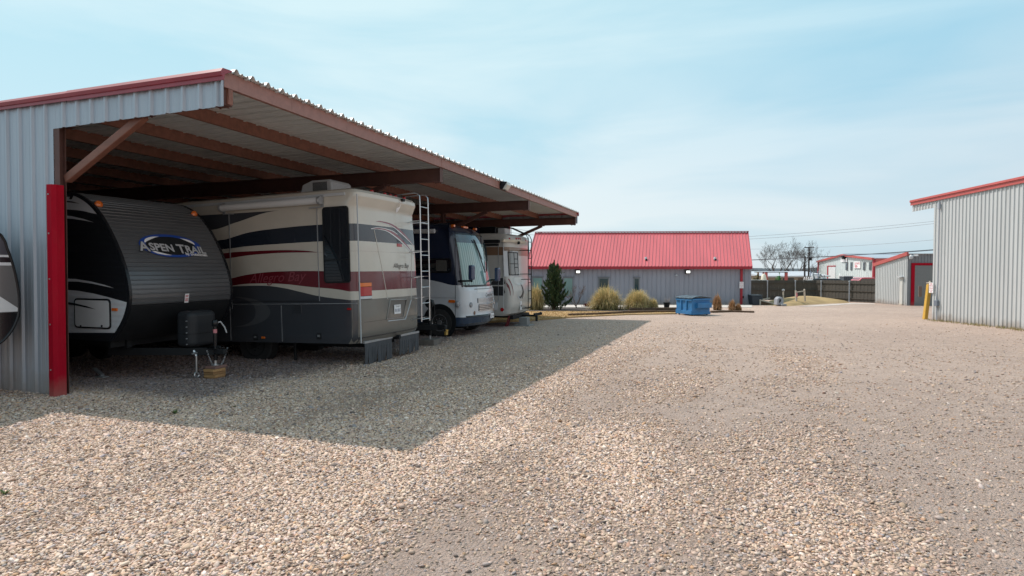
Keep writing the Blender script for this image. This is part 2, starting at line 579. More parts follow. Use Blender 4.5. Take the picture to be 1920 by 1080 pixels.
class EndBody:
    """coach body whose visible end faces +x; plan outline stacked over heights"""
    def __init__(s, W, L, r, bulge, secs):
        s.W, s.L, s.r, s.bulge = W, L, r, bulge
        s.z = [a[0] for a in secs]; s.o = [a[1] for a in secs]; s.i = [a[2] for a in secs]
    def off(s, z): return float(np.interp(z, s.z, s.o))
    def hw(s, z): return s.W / 2 - float(np.interp(z, s.z, s.i))
    def X(s, y, z, d=0.0):
        w = s.hw(z); r = s.r; e = w - r
        if abs(y) <= e:
            return s.off(z) - s.bulge * (y / e) ** 2 + d
        q = min(abs(y) - e, r * 0.98)
        return s.off(z) - s.bulge - r + math.sqrt(r * r - q * q) + d
    def mesh(s, rows_per=4):
        zs = []
        for a, b in zip(s.z[:-1], s.z[1:]):
            zs += list(np.linspace(a, b, rows_per, endpoint=False))
        zs.append(s.z[-1])
        rows = []
        for z in zs:
            w = s.hw(z); r = s.r; cx = s.off(z) - s.bulge - r
            row = [(x, -w, z) for x in (-s.L, -s.L * 0.7, -s.L * 0.45, -s.L * 0.25, -1.2, -0.8)]
            for k in range(9):
                a = R(90 * k / 8)
                row.append((cx + r * math.sin(a), -w + r - r * math.cos(a), z))
            e = w - r
            for y in np.linspace(-e, e, 17)[1:-1]:
                row.append((s.off(z) - s.bulge * (y / e) ** 2, y, z))
            for k in range(9):
                a = R(90 - 90 * k / 8)
                row.append((cx + r * math.sin(a), w - r + r * math.cos(a), z))
            row += [(x, w, z) for x in (-0.8, -1.2, -s.L * 0.25, -s.L * 0.45, -s.L * 0.7, -s.L)]
            rows.append(row)
        mb = MB()
        mb.grid(rows)
        n = len(rows[0])
        mb.f.append(list(range(n))[::-1])
        mb.f.append([(len(rows) - 1) * n + k for k in range(n)])
        for i in range(len(rows) - 1):
            mb.f.append([i * n, (i + 1) * n, (i + 1) * n + n - 1, i * n + n - 1])
        return mb
    def patch(s, y0, y1, z0, z1, d, ny=14, nz=8, shape=None, thick=0.006):
        """sheet following the end surface; y0,y1 may be functions of z"""
        f0 = y0 if callable(y0) else (lambda z: y0)
        f1 = y1 if callable(y1) else (lambda z: y1)
        mb = MB()
        fr, bk = [], []
        for z in np.linspace(z0, z1, nz):
            ys = np.linspace(f0(z), f1(z), ny)
            fr.append([(s.X(y, z, d), y, z) for y in ys])
            bk.append([(s.X(y, z, d - thick), y, z) for y in ys])
        n = len(fr) * ny
        mb.grid(fr); mb.grid(bk)
        def q(i, k, b): return i * ny + k + (n if b else 0)
        for k in range(ny - 1):
            mb.f.append([q(0, k, 0), q(0, k + 1, 0), q(0, k + 1, 1), q(0, k, 1)])
            mb.f.append([q(nz - 1, k, 0), q(nz - 1, k + 1, 0), q(nz - 1, k + 1, 1), q(nz - 1, k, 1)])
        for i in range(nz - 1):
            mb.f.append([q(i, 0, 0), q(i + 1, 0, 0), q(i + 1, 0, 1), q(i, 0, 1)])
            mb.f.append([q(i, ny - 1, 0), q(i + 1, ny - 1, 0), q(i + 1, ny - 1, 1), q(i, ny - 1, 1)])
        return mb
    def ribbon(s, top, bot, d, n=24, thick=0.004):
        """stripe between two lines of (y, z) on the end surface"""
        a, b = catmull(top, n), catmull(bot, n)
        mb = MB()
        mb.grid([[(s.X(p[0], p[1], d), p[0], p[1]) for p in a],
                 [(s.X(*((p + q) / 2), d), *((p + q) / 2)) for p, q in zip(a, b)],
                 [(s.X(p[0], p[1], d), p[0], p[1]) for p in b]])
        return mb

def wheel(parent, x, y, z, r, w, side=-1, rim='chrome', name='wheel'):
    mb = MB()
    mb.lathe([(r * 0.55, -w / 2), (r * 0.93, -w / 2), (r, -w / 2 + 0.03), (r, w / 2 - 0.03), (r * 0.93, w / 2), (r * 0.55, w / 2)],
             (x, y, z), 'y', 32)
    o = mb.build(name, M['rubber'], parent, smooth=40)
    mb = MB()
    s = side
    mb.lathe([(0.05, s * (w / 2 + 0.03)), (r * 0.18, s * (w / 2 + 0.025)), (r * 0.22, s * (w / 2 - 0.02)), (r * 0.45, s * (w / 2 - 0.05)),
              (r * 0.56, s * (w / 2 + 0.006)), (r * 0.60, s * (w / 2 + 0.006)), (r * 0.60, s * (w / 2 - 0.04))], (x, y, z), 'y', 28)
    for k in range(8):
        a = 2 * math.pi * k / 8
        mb.lathe([(0.018, s * (w / 2 - 0.06)), (0.018, s * (w / 2 + 0.01))], (x + r * 0.30 * math.cos(a), y, z + r * 0.30 * math.sin(a)), 'y', 8)
    mb.build('rim', M[rim], o, smooth=40)
    return o

def side_frame(parent, x0, x1, z0, z1, y, name='window', fr='black', gl='glass', r=0.06, bw=0.035, out=-1, pane='pane'):
    mb = MB(); mb.prism(rrect(x0, x1, z0, z1, r), 'y', y, y + out * 0.018)
    f = mb.build(name, M[fr], parent, bevel=0.004)
    mb = MB(); mb.prism(rrect(x0 + bw, x1 - bw, z0 + bw, z1 - bw, max(r - bw * 0.6, 0.012)), 'y', y, y + out * 0.022)
    mb.build(pane, M[gl], f)
    return f
# ------------------------------------------------------------------ ground
def vnoise(x, y, scale, seed):
    """smooth value noise, numpy"""
    g = np.random.default_rng(seed).random((257, 257))
    fx, fy = np.asarray(x) * scale + 131.3, np.asarray(y) * scale + 71.7
    ix, iy = np.floor(fx).astype(int), np.floor(fy).astype(int)
    tx, ty = fx - ix, fy - iy
    tx, ty = tx * tx * (3 - 2 * tx), ty * ty * (3 - 2 * ty)
    a = g[ix % 256, iy % 256]; b = g[(ix + 1) % 256, iy % 256]
    c = g[ix % 256, (iy + 1) % 256]; d = g[(ix + 1) % 256, (iy + 1) % 256]
    return (a * (1 - tx) + b * tx) * (1 - ty) + (c * (1 - tx) + d * tx) * ty

def fbm(x, y, scale, seed, n=4):
    s = 0; amp = 1; tot = 0
    for k in range(n):
        s = s + amp * vnoise(x, y, scale * 2 ** k, seed + k)
        tot += amp; amp *= 0.55
    return s / tot

def gz_np(x, y):
    z = -0.011 * np.clip(np.asarray(y) - 7.0, 0, 115.0)
    fade = np.clip((30 - np.asarray(y)) / 10, 0, 1)
    return z + fade * (fbm(x, y, 0.35, 5, 3) - 0.5) * 0.05

def packed(x, y):
    """0 where loose stone lies thick, 1 where wheels have packed the yard down to fines"""
    x, y = np.asarray(x, float), np.asarray(y, float)
    v = x * math.cos(TH) - y * math.sin(TH); u = x * math.sin(TH) + y * math.cos(TH)
    m = 0.30 + 0.11 * (v + 2.6)                                   # the driving lane lies to the right
    m = m + 1.9 * (fbm(x, y, 0.38, 21, 4) - 0.5)
    wob = 0.5 * (fbm(u, u * 0 + 4, 0.12, 33, 2) - 0.5) * 3
    for c0, w_, a_ in ((-1.7, 0.40, 0.45), (0.1, 0.45, 0.5), (2.3, 0.5, 0.5), (4.1, 0.5, 0.45), (-4.9, 0.55, 0.55), (6.6, 0.6, 0.4)):
        m = m + a_ * np.exp(-((v - c0 - wob) / w_) ** 2) * (0.4 + 1.2 * fbm(u, v, 0.30, 51, 2))
    m = m - 0.55 * np.exp(-((v + 3.3) / 1.1) ** 2)                 # windrow of loose stone along the drip line
    return np.clip(m, 0.0, 1.0)

def ground_material():
    m = bpy.data.materials.new('gravel_ground')
    m.use_nodes = True
    t = m.node_tree
    b = t.nodes['Principled BSDF']
    b.inputs['Roughness'].default_value = 0.9
    b.inputs['Specular IOR Level'].default_value = 0.25
    n = t.nodes.new
    l = t.links.new
    tcn = n('ShaderNodeTexCoord')
    P = tcn.outputs['Object']
    def vor(scale, feature='F1'):
        v = n('ShaderNodeTexVoronoi'); v.inputs['Scale'].default_value = scale; v.feature = feature
        v.inputs['Randomness'].default_value = 1.0
        l(wr.outputs[0], v.inputs['Vector']); return v
    def noise(scale, detail=5, rough=0.6, dist=0.0):
        v = n('ShaderNodeTexNoise'); v.inputs['Scale'].default_value = scale; v.inputs['Detail'].default_value = detail
        v.inputs['Roughness'].default_value = rough; v.inputs['Distortion'].default_value = dist
        l(P, v.inputs['Vector']); return v
    def ramp(src, stops):
        r = n('ShaderNodeValToRGB')
        e = r.color_ramp.elements
        e[0].position, e[0].color = stops[0][0], (*stops[0][1], 1)
        e[1].position, e[1].color = stops[-1][0], (*stops[-1][1], 1)
        for p, c in stops[1:-1]:
            q = e.new(p); q.color = (*c, 1)
        l(src, r.inputs[0]); return r
    def mix(f, a, c, mode='MIX'):
        x = n('ShaderNodeMix'); x.data_type = 'RGBA'; x.blend_type = mode
        if isinstance(f, float): x.inputs[0].default_value = f
        else: l(f, x.inputs[0])
        for s, v in ((6, a), (7, c)):
            if isinstance(v, tuple): x.inputs[s].default_value = (*v, 1)
            else: l(v, x.inputs[s])
        return x.outputs[2]
    wn = noise(9.0, 2)
    wr = n('ShaderNodeVectorMath'); wr.operation = 'MULTIPLY_ADD'
    wr.inputs[1].default_value = (0.06, 0.06, 0.06)
    l(wn.outputs['Color'], wr.inputs[0]); l(P, wr.inputs[2])
    v1 = vor(40.0); v2 = vor(95.0)
    s1 = n('ShaderNodeSeparateColor'); l(v1.outputs['Color'], s1.inputs[0])
    s2 = n('ShaderNodeSeparateColor'); l(v2.outputs['Color'], s2.inputs[0])
    stones = [(0.0, (0.17, 0.14, 0.125)), (0.12, (0.38, 0.295, 0.235)), (0.3, (0.50, 0.39, 0.305)), (0.5, (0.56, 0.45, 0.365)),
              (0.66, (0.48, 0.345, 0.25)), (0.8, (0.61, 0.505, 0.43)), (0.92, (0.37, 0.33, 0.315)), (1.0, (0.71, 0.62, 0.55))]
    c1 = ramp(s1.outputs[0], stones); c2 = ramp(s2.outputs[0], stones)
    # packed fines where wheels run; the mask is the same one that places the loose stones
    at = n('ShaderNodeAttribute'); at.attribute_name = 'Col'
    asep = n('ShaderNodeSeparateColor'); l(at.outputs['Color'], asep.inputs[0])
    dn = noise(1.6, 6, 0.65, 0.5)
    dm = n('ShaderNodeMapRange'); dm.inputs[1].default_value = 0.3; dm.inputs[2].default_value = 0.7
    dm.inputs[3].default_value = -0.30; dm.inputs[4].default_value = 0.30
    l(dn.outputs['Fac'], dm.inputs[0])
    ad = n('ShaderNodeMath'); ad.operation = 'ADD'; ad.use_clamp = True
    l(asep.outputs[0], ad.inputs[0]); l(dm.outputs[0], ad.inputs[1])
    fn = noise(3.4, 6, 0.7)
    dirt = ramp(fn.outputs['Fac'], [(0.3, (0.185, 0.15, 0.13)), (0.52, (0.265, 0.22, 0.192)), (0.75, (0.39, 0.33, 0.29))])
    gap1 = ramp(v1.outputs['Distance'], [(0.45, (1,) * 3), (0.75, (0.62,) * 3)])
    col = mix(gap1.outputs[0], mix(0.35, c2.outputs[0], (0.30, 0.25, 0.20)), c1.outputs[0])
    fg = noise(120.0, 3, 0.7)
    dirt2 = mix(0.42, dirt.outputs[0], c2.outputs[0])
    col = mix(ad.outputs[0], col, dirt2)
    big = noise(0.09, 3, 0.5)
    bigr = ramp(big.outputs['Fac'], [(0.32, (0.95, 0.89, 0.90)), (0.68, (1.17, 1.10, 1.105))])
    col = mix(1.0, col, bigr.outputs[0], 'MULTIPLY')
    fgr = ramp(fg.outputs['Fac'], [(0.25, (0.72,) * 3), (0.75, (1.22,) * 3)])
    col = mix(1.0, col, fgr.outputs[0], 'MULTIPLY')
    col = mix(asep.outputs[1], col, mix(1.0, col, (0.62, 0.56, 0.52), 'MULTIPLY'))     # painted-in shade of the chinks below thick loose stone
    # shade under the roof, painted into the ground of the bays
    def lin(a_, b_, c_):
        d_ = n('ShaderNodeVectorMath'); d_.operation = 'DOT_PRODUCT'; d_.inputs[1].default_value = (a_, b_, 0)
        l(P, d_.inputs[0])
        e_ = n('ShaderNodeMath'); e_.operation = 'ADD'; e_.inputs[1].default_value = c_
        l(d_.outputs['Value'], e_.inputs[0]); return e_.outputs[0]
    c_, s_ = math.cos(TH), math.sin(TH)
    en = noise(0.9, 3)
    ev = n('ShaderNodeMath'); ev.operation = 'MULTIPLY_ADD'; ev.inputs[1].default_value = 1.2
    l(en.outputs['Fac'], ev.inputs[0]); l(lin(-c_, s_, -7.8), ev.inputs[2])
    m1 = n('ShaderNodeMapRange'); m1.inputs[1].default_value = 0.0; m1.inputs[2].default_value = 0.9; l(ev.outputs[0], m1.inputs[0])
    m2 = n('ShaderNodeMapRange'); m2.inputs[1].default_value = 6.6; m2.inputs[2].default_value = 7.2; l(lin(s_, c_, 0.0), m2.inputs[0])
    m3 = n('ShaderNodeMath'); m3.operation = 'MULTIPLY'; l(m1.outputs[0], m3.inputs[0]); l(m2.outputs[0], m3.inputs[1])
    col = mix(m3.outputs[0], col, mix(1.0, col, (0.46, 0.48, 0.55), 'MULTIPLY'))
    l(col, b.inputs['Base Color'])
    h1 = n('ShaderNodeMath'); h1.operation = 'MULTIPLY'; h1.inputs[1].default_value = -1.0
    l(v1.outputs['Distance'], h1.inputs[0])
    h2 = n('ShaderNodeMath'); h2.operation = 'MULTIPLY_ADD'; h2.inputs[1].default_value = -0.4
    l(v2.outputs['Distance'], h2.inputs[0]); l(h1.outputs[0], h2.inputs[2])
    h3 = n('ShaderNodeMath'); h3.operation = 'MULTIPLY_ADD'; h3.inputs[1].default_value = 0.5
    l(fg.outputs['Fac'], h3.inputs[0]); l(h2.outputs[0], h3.inputs[2])
    bn = n('ShaderNodeBump'); bn.inputs['Strength'].default_value = 0.9; bn.inputs['Distance'].default_value = 0.02
    l(h3.outputs[0], bn.inputs['Height']); l(bn.outputs[0], b.inputs['Normal'])
    return m

def axis_samples(lo, hi, d0, d1, step, grow=1.35):
    a = list(np.arange(d0, d1 + 1e-6, step))
    s = step
    while a[-1] < hi:
        s *= grow; a.append(min(a[-1] + s, hi))
    s = step
    while a[0] > lo:
        s *= grow; a.insert(0, max(a[0] - s, lo))
    return np.array(a)

def make_ground():
    xs = axis_samples(-900, 900, -18, 20, 0.35)
    ys = axis_samples(-40, 1500, 1.0, 30, 0.35)
    X, Y = np.meshgrid(xs, ys)
    Z = gz_np(X, Y)
    nx = len(xs)
    me = bpy.data.meshes.new('gravel_yard')
    V = np.stack([X, Y, Z], -1).reshape(-1, 3)
    F = [(i * nx + k, i * nx + k + 1, (i + 1) * nx + k + 1, (i + 1) * nx + k) for i in range(len(ys) - 1) for k in range(nx - 1)]
    me.from_pydata(V.tolist(), [], F)
    me.polygons.foreach_set('use_smooth', [True] * len(F))
    pk = packed(V[:, 0], V[:, 1]) * np.clip(1.0 - (V[:, 1] - 7.5) / 13, 0.42, 1)
    ca = me.color_attributes.new('Col', 'FLOAT_COLOR', 'POINT')
    ca.data.foreach_set('color', np.stack([pk, (1 - packed(V[:, 0], V[:, 1])) * np.clip((17 - V[:, 1]) / 8, 0, 1), pk, np.ones_like(pk)], -1).astype(np.float32).ravel())
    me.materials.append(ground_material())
    o = bpy.data.objects.new('gravel_yard', me)
    COL.objects.link(o)
    tag(o, 'tan gravel yard sloping gently away between the carport and the sheds', 'gravel yard', kind='structure')

def make_stones():
    """loose pebbles lying on the near part of the yard, as one mesh"""
    ph = (1 + 5 ** 0.5) / 2
    ico = np.array([(-1, ph, 0), (1, ph, 0), (-1, -ph, 0), (1, -ph, 0), (0, -1, ph), (0, 1, ph), (0, -1, -ph), (0, 1, -ph),
                    (ph, 0, -1), (ph, 0, 1), (-ph, 0, -1), (-ph, 0, 1)]) / math.sqrt(1 + ph * ph)
    tri = np.array([(0, 11, 5), (0, 5, 1), (0, 1, 7), (0, 7, 10), (0, 10, 11), (1, 5, 9), (5, 11, 4), (11, 10, 2), (10, 7, 6), (7, 1, 8),
                    (3, 9, 4), (3, 4, 2), (3, 2, 6), (3, 6, 8), (3, 8, 9), (4, 9, 5), (2, 4, 11), (6, 2, 10), (8, 6, 7), (9, 8, 1)])
    px, py, ps = [], [], []
    for y0, y1, dens, sz in ((3.3, 5.6, 4300, 0.0100), (5.6, 8.0, 3300, 0.0110), (8.0, 11.0, 1800, 0.0122), (11.0, 16.0, 620, 0.0138), (16.0, 25.0, 170, 0.016)):
        half = 0.87 * y1 + 0.8
        n = int((y1 - y0) * 2 * half * dens)
        x = rng.uniform(-half, half, n); y = rng.uniform(y0, y1, n)
        keep = np.abs(x) < 0.87 * y + 0.8
        x, y = x[keep], y[keep]
        cover = np.clip(1.02 - 0.93 * packed(x, y), 0.05, 1.0) * np.clip((25.5 - y) / 9, 0, 1)
        k = rng.random(len(x)) < cover
        x, y = x[k], y[k]
        px.append(x); py.append(y)
        ps.append(sz * np.exp(rng.normal(0, 0.30, len(x))) * np.where(rng.random(len(x)) < 0.03, 1.6, 1.0))
    x, y, s = np.concatenate(px), np.concatenate(py), np.minimum(np.concatenate(ps), 0.032)
    n = len(x)
    sc3 = np.stack([s * rng.uniform(0.95, 1.6, n), s * rng.uniform(0.75, 1.15, n), s * rng.uniform(0.35, 0.65, n)], -1)
    jit = ico[None] * rng.uniform(0.76, 1.2, (n, 12, 1))
    V = jit * sc3[:, None, :]
    tx, ty = rng.normal(0, 0.30, n), rng.normal(0, 0.30, n)      # lie a little tilted
    a = rng.uniform(0, 2 * math.pi, n)
    V[..., 2] += V[..., 0] * tx[:, None] + V[..., 1] * ty[:, None]
    ca, sa = np.cos(a)[:, None], np.sin(a)[:, None]
    vx = V[..., 0] * ca - V[..., 1] * sa
    vy = V[..., 0] * sa + V[..., 1] * ca
    V = np.stack([vx + x[:, None], vy + y[:, None], V[..., 2] + (gz_np(x, y) + sc3[:, 2] * rng.uniform(-0.05, 0.75, n))[:, None]], -1)
    pal = np.array([(0.55, 0.43, 0.325), (0.60, 0.48, 0.375), (0.48, 0.365, 0.27), (0.66, 0.55, 0.45), (0.51, 0.34, 0.21), (0.43, 0.375, 0.34),
                    (0.33, 0.31, 0.31), (0.74, 0.655, 0.57), (0.17, 0.14, 0.125), (0.42, 0.28, 0.21), (0.53, 0.44, 0.38), (0.50, 0.39, 0.30)])
    pr = np.array([0.20, 0.17, 0.15, 0.10, 0.05, 0.08, 0.05, 0.035, 0.035, 0.035, 0.06, 0.10]); pr /= pr.sum()
    c = pal[rng.choice(len(pal), n, p=pr)] * rng.uniform(0.82, 1.12, (n, 1)) * rng.uniform(0.97, 1.03, (n, 3)) * np.array([1.14, 1.05, 1.055])[None]
    c = c * (1 - 0.28 * packed(x, y))[:, None]           # dusty where the yard is packed
    # pebbles in the bays darkened to paint in the roof's shade
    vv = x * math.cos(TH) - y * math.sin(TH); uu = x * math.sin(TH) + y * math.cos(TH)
    bay_shade = np.clip((-7.2 - vv + 1.2 * (fbm(x, y, 0.9, 63, 3) - 0.5)) / 0.9, 0, 1) * np.clip((uu - 6.6) / 0.6, 0, 1)
    c = c * (1 - bay_shade[:, None] * np.array([0.54, 0.52, 0.45])[None])
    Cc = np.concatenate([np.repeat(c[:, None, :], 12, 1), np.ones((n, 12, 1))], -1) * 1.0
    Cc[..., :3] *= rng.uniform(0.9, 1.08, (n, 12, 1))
    T = (tri[None] + (np.arange(n) * 12)[:, None, None]).reshape(-1, 3)
    me = bpy.data.meshes.new('loose_gravel')
    me.vertices.add(n * 12)
    me.vertices.foreach_set('co', V.reshape(-1).astype(np.float32))
    me.loops.add(T.size)
    me.loops.foreach_set('vertex_index', T.reshape(-1).astype(np.int32))
    me.polygons.add(len(T))
    me.polygons.foreach_set('loop_start', np.arange(0, T.size, 3, dtype=np.int32))
    me.polygons.foreach_set('use_smooth', np.ones(len(T), dtype=bool))
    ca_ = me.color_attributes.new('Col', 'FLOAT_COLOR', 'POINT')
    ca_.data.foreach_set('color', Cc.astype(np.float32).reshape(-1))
    me.update()
    me.validate()
    me.materials.append(attr_mat('pebble', 0.8, spec=0.35))
    o = bpy.data.objects.new('loose_gravel', me)
    COL.objects.link(o)
    tag(o, 'loose tan and grey pebbles strewn over the yard', 'gravel', kind='stuff')
    print('stones', n)

make_ground()
make_stones()

# ------------------------------------------------------------------ the carport
BAY = 6.68
U0 = 6.43
VE = -6.53                # eave
VP = -9.86                # posts
VB = -21.0                # back wall
UL = 3 * BAY
ZT = 4.70                 # top of the roof sheet
carport = thing('rv_carport', 'long open-sided steel carport with cantilevered roof and red trim sheltering the parked campers', 'carport',
                (0, 0, 0.055), (-0.0085, 0, -TH))

mb = MB()
corr(mb, (VB - 0.1, U0 + 0.02, ZT - 0.035), (0, 1, 0), (1, 0, 0), (0, 0, 1), UL + 0.06, 0, VE - VB + 0.16, depth=0.050, start=0.16, wtop=0.035, wbase=0.10, mh=0.38, lip=0.022)
rp = mb.build('roof_panel', M['soffit'], carport, fixn=False)
rp.data.materials.append(M['galv'])
sm = rp.modifiers.new('solid', 'SOLIDIFY'); sm.thickness = 0.004; sm.offset = 1.0; sm.material_offset = 0; sm.material_offset_rim = 1
# purlins: C sections running along the bays
vs_p = [VE - 0.02] + [-8.33 - 1.79 * k for k in range(8)]
for k, v in enumerate(vs_p):
    h0, h1 = ZT - 0.255, ZT - 0.042
    mb = MB()
    mb.box(v - 0.004, v + 0.004, U0 + 0.03, U0 + UL + 0.02, h0, h1)
    fl = -0.065
    mb.box(v + fl, v - 0.004, U0 + 0.03, U0 + UL + 0.02, h0, h0 + 0.006)
    mb.box(v + fl, v - 0.004, U0 + 0.03, U0 + UL + 0.02, h1 - 0.006, h1)
    mb.box(v + fl, v + fl + 0.004, U0 + 0.03, U0 + UL + 0.02, h0 + 0.006, h0 + 0.025)
    if k == 0:     # splice plates on the eave beam
        for n in (1, 2):
            u = U0 + n * BAY + 0.05
            mb.box(v + 0.004, v + 0.010, u - 0.11, u + 0.07, h0 + 0.012, h1 - 0.012)
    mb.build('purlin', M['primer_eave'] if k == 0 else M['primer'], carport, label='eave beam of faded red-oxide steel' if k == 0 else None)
# frames: rafter, post, brace
for n in range(4):
    u = U0 + n * BAY + (0.12 if n == 0 else (-0.10 if n == 3 else 0.0))
    mb = MB()
    zt, zb, zb2 = ZT - 0.262, ZT - 0.575, ZT - 0.66
    if n == 0: zb, zb2 = ZT - 0.46, ZT - 0.5
    x0, x1 = VB + 0.15, VE - 0.06
    t = 0.006
    mb.add([(x0, u - t, zb2), (x1, u - t, zb), (x1 - 0.0, u - t, zt), (x0, u - t, zt), (x0, u + t, zb2), (x1, u + t, zb), (x1, u + t, zt), (x0, u + t, zt)],
           [(0, 1, 2, 3), (7, 6, 5, 4), (0, 4, 5, 1), (1, 5, 6, 2), (2, 6, 7, 3), (3, 7, 4, 0)])
    hw = 0.075
    for a, b, c, d in ((zb2, zb, 0.0, 0.010), (zt - 0.010, zt - 0.010, 0, 0.010)):
        mb.add([(x0, u - hw, a - d), (x1, u - hw, b - d), (x1, u + hw, b - d), (x0, u + hw, a - d), (x0, u - hw, a), (x1, u - hw, b), (x1, u + hw, b), (x0, u + hw, a)],
               [(3, 2, 1, 0), (4, 5, 6, 7), (0, 1, 5, 4), (1, 2, 6, 5), (2, 3, 7, 6), (3, 0, 4, 7)])
    mb.box(x1, x1 + 0.008, u - hw, u + hw, zb - 0.02, zt)
    # knee plates with bolts where post and brace meet the rafter
    for px_ in (VP, VP + 1.72, x1 - 0.1):
        zz_b = zb + (zb2 - zb) * (x1 - px_) / (x1 - x0)
        mb.box(px_ - 0.11, px_ + 0.11, u - 0.085, u + 0.085, zz_b - 0.026, zz_b - 0.012)
        for a_ in (-0.07, 0.07):
            for b_ in (-0.055, 0.055):
                mb.lathe([(0.014, -0.045), (0.014, -0.025)], (px_ + a_, u + b_, zz_b), 'z', 6)
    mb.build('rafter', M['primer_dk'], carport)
    for pv in (VP, VB + 0.4):
        mb = MB()
        top = (zb if pv == VP else zb2) - 0.06
        e = 0.09 if n not in (0, 3) else 0.05
        uu = u if n else U0 + 0.05
        mb.box(pv - 0.06, pv + 0.06, uu - e, uu - e + 0.01, -0.1, top)
        mb.box(pv - 0.06, pv + 0.06, uu + e - 0.01, uu + e, -0.1, top)
        mb.box(pv - 0.006, pv + 0.006, uu - e + 0.01, uu + e - 0.01, -0.1, top)
        mb.box(pv - 0.1, pv + 0.1, u - 0.1, u + 0.1, top, top + 0.012)
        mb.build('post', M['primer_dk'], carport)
    mb = MB()
    mb.bar((VP + 0.05, u, 3.36 if n == 0 else 3.42), (VP + 1.72, u, (zb - 0.03)), 0.10, 0.125)
    mb.build('brace', M['primer'] if n == 0 else M['primer_dk'], carport, bevel=0.012)
# red sheet guards round the two end posts
for u, zt in ((U0 - 0.06, 3.25), (U0 + UL + 0.02, 4.1)):
    mb = MB()
    a, b = VP - 0.05, VP + 0.11
    if u < 10:
        poly = [(a, u - 0.01), (a, u - 0.06), (a + 0.03, u - 0.09), (b - 0.04, u - 0.08), (b, u - 0.03), (b, u + 0.09), (b - 0.012, u + 0.09), (b - 0.012, u + 0.0), (a + 0.02, u - 0.005)]
    else:
        poly = [(b, u - 0.2), (b + 0.012, u - 0.2), (b + 0.012, u + 0.06), (a, u + 0.06), (a, u + 0.045), (b, u + 0.045)]
    mb.prism(poly, 'z', -0.1 if u < 10 else -0.1, zt)
    mb.build('post_guard', M['red_post'], carport, bevel=0.006)
for z in (0.4, 1.1, 1.8, 2.5, 3.1):
    mb = MB(); mb.lathe([(0.012, -0.006), (0.012, 0.004)], (VP + 0.02, U0 - 0.06 - 0.088, z), 'y', 8)
    mb.build('screw', M['steel'], carport)
# end walls with ribbed sheets, near and far
for u, sgn in ((U0, -1), (U0 + UL + 0.02, 1)):
    mb = MB()
    o = (VP - 0.07, u, -0.12)
    corr(mb, o, (-1, 0, 0), (0, 0, 1), (0, sgn, 0), VP - 0.07 - VB, 0, ZT - 0.04 + 0.12 - 0.12, start=0.16, depth=0.034)
    mb.build('end_wall', M['panel'], carport, fixn=False, solid=0.003)
    mb = MB()
    corr(mb, (VE + 0.0, u, ZT - 0.53), (-1, 0, 0), (0, 0, 1), (0, sgn, 0), VE - VP + 0.07, lambda a: -0.012 * a, 0.39, start=0.1, depth=0.034)
    mb.box(VE - 0.002, VE + 0.004, u + min(0, sgn * 0.04), u + max(0, sgn * 0.04), ZT - 0.53, ZT - 0.14)
    mb.build('rake_panel', M['panel'], carport, fixn=False, solid=0.003)
    mb = MB()
    c = u + sgn * 0.045
    for a, b in (((VB - 0.1), VP + 0.35), (VP + 0.35, VE + 0.06)):
        d = 0.0 if a < VP - 1 else 0.006
        q = [(c - sgn * 0.14, ZT - 0.035 + d), (c + sgn * 0.02, ZT - 0.045 + d), (c + sgn * 0.055, ZT - 0.09), (c + sgn * 0.04, ZT - 0.14),
             (c + sgn * 0.022, ZT - 0.145), (c + sgn * 0.022, ZT - 0.19 - d), (c, ZT - 0.19 - d), (c - sgn * 0.02, ZT - 0.11), (c - sgn * 0.14, ZT - 0.05 + d)]
        mb.prism(q, 'x', a, b)
    mb.build('rake_trim', M['red_trim'], carport)
mb = MB()
corr(mb, (VB, U0 + 0.01, -0.12), (0, 1, 0), (0, 0, 1), (-1, 0, 0), UL, 0, ZT - 0.05)
mb.build('back_wall', M['panel'], carport, fixn=False, solid=0.003)
mb = MB()       # gusset under the eave corner
u = U0 + 0.1
mb.prism([(VE - 0.05, ZT - 0.26), (VE - 0.02, ZT - 0.47), (VE - 0.06, ZT - 0.47), (VE - 0.34, ZT - 0.26)], 'y', u, u + 0.012)
mb.box(VE - 0.07, VE - 0.02, u + 0.012, u + 0.09, ZT - 0.47, ZT - 0.26)
mb.build('gusset', M['primer'], carport)
# flood light on the eave beam
mr = root_matrix(carport)
p = loc(938, 350, mr, 'x', VE)
mb = MB()
mb.prism([(VE + 0.0, ZT - 0.03), (VE + 0.20, ZT - 0.05), (VE + 0.05, ZT - 0.27), (VE + 0.0, ZT - 0.27)], 'y', p.y - 0.02, p.y + 0.34)
fl = mb.build('floodlight', M['black'], carport, bevel=0.01)
mb = MB()
mb.prism([(VE + 0.205, ZT - 0.055), (VE + 0.235, ZT - 0.14), (VE + 0.14, ZT - 0.275), (VE + 0.058, ZT - 0.27)], 'y', p.y + 0.01, p.y + 0.31)
mb.build('lens', pm('frosted_glass_lens', (0.62, 0.60, 0.54), rough=0.25, var=0.15, vscale=8), fl, bevel=0.012)
# ------------------------------------------------------------------ travel trailer with the dark front
def xz(zx, zy, ox, oy, s, mr, val, axis='y'):
    p = loc(ox + zx / s, oy + zy / s, mr, axis, val)
    return p

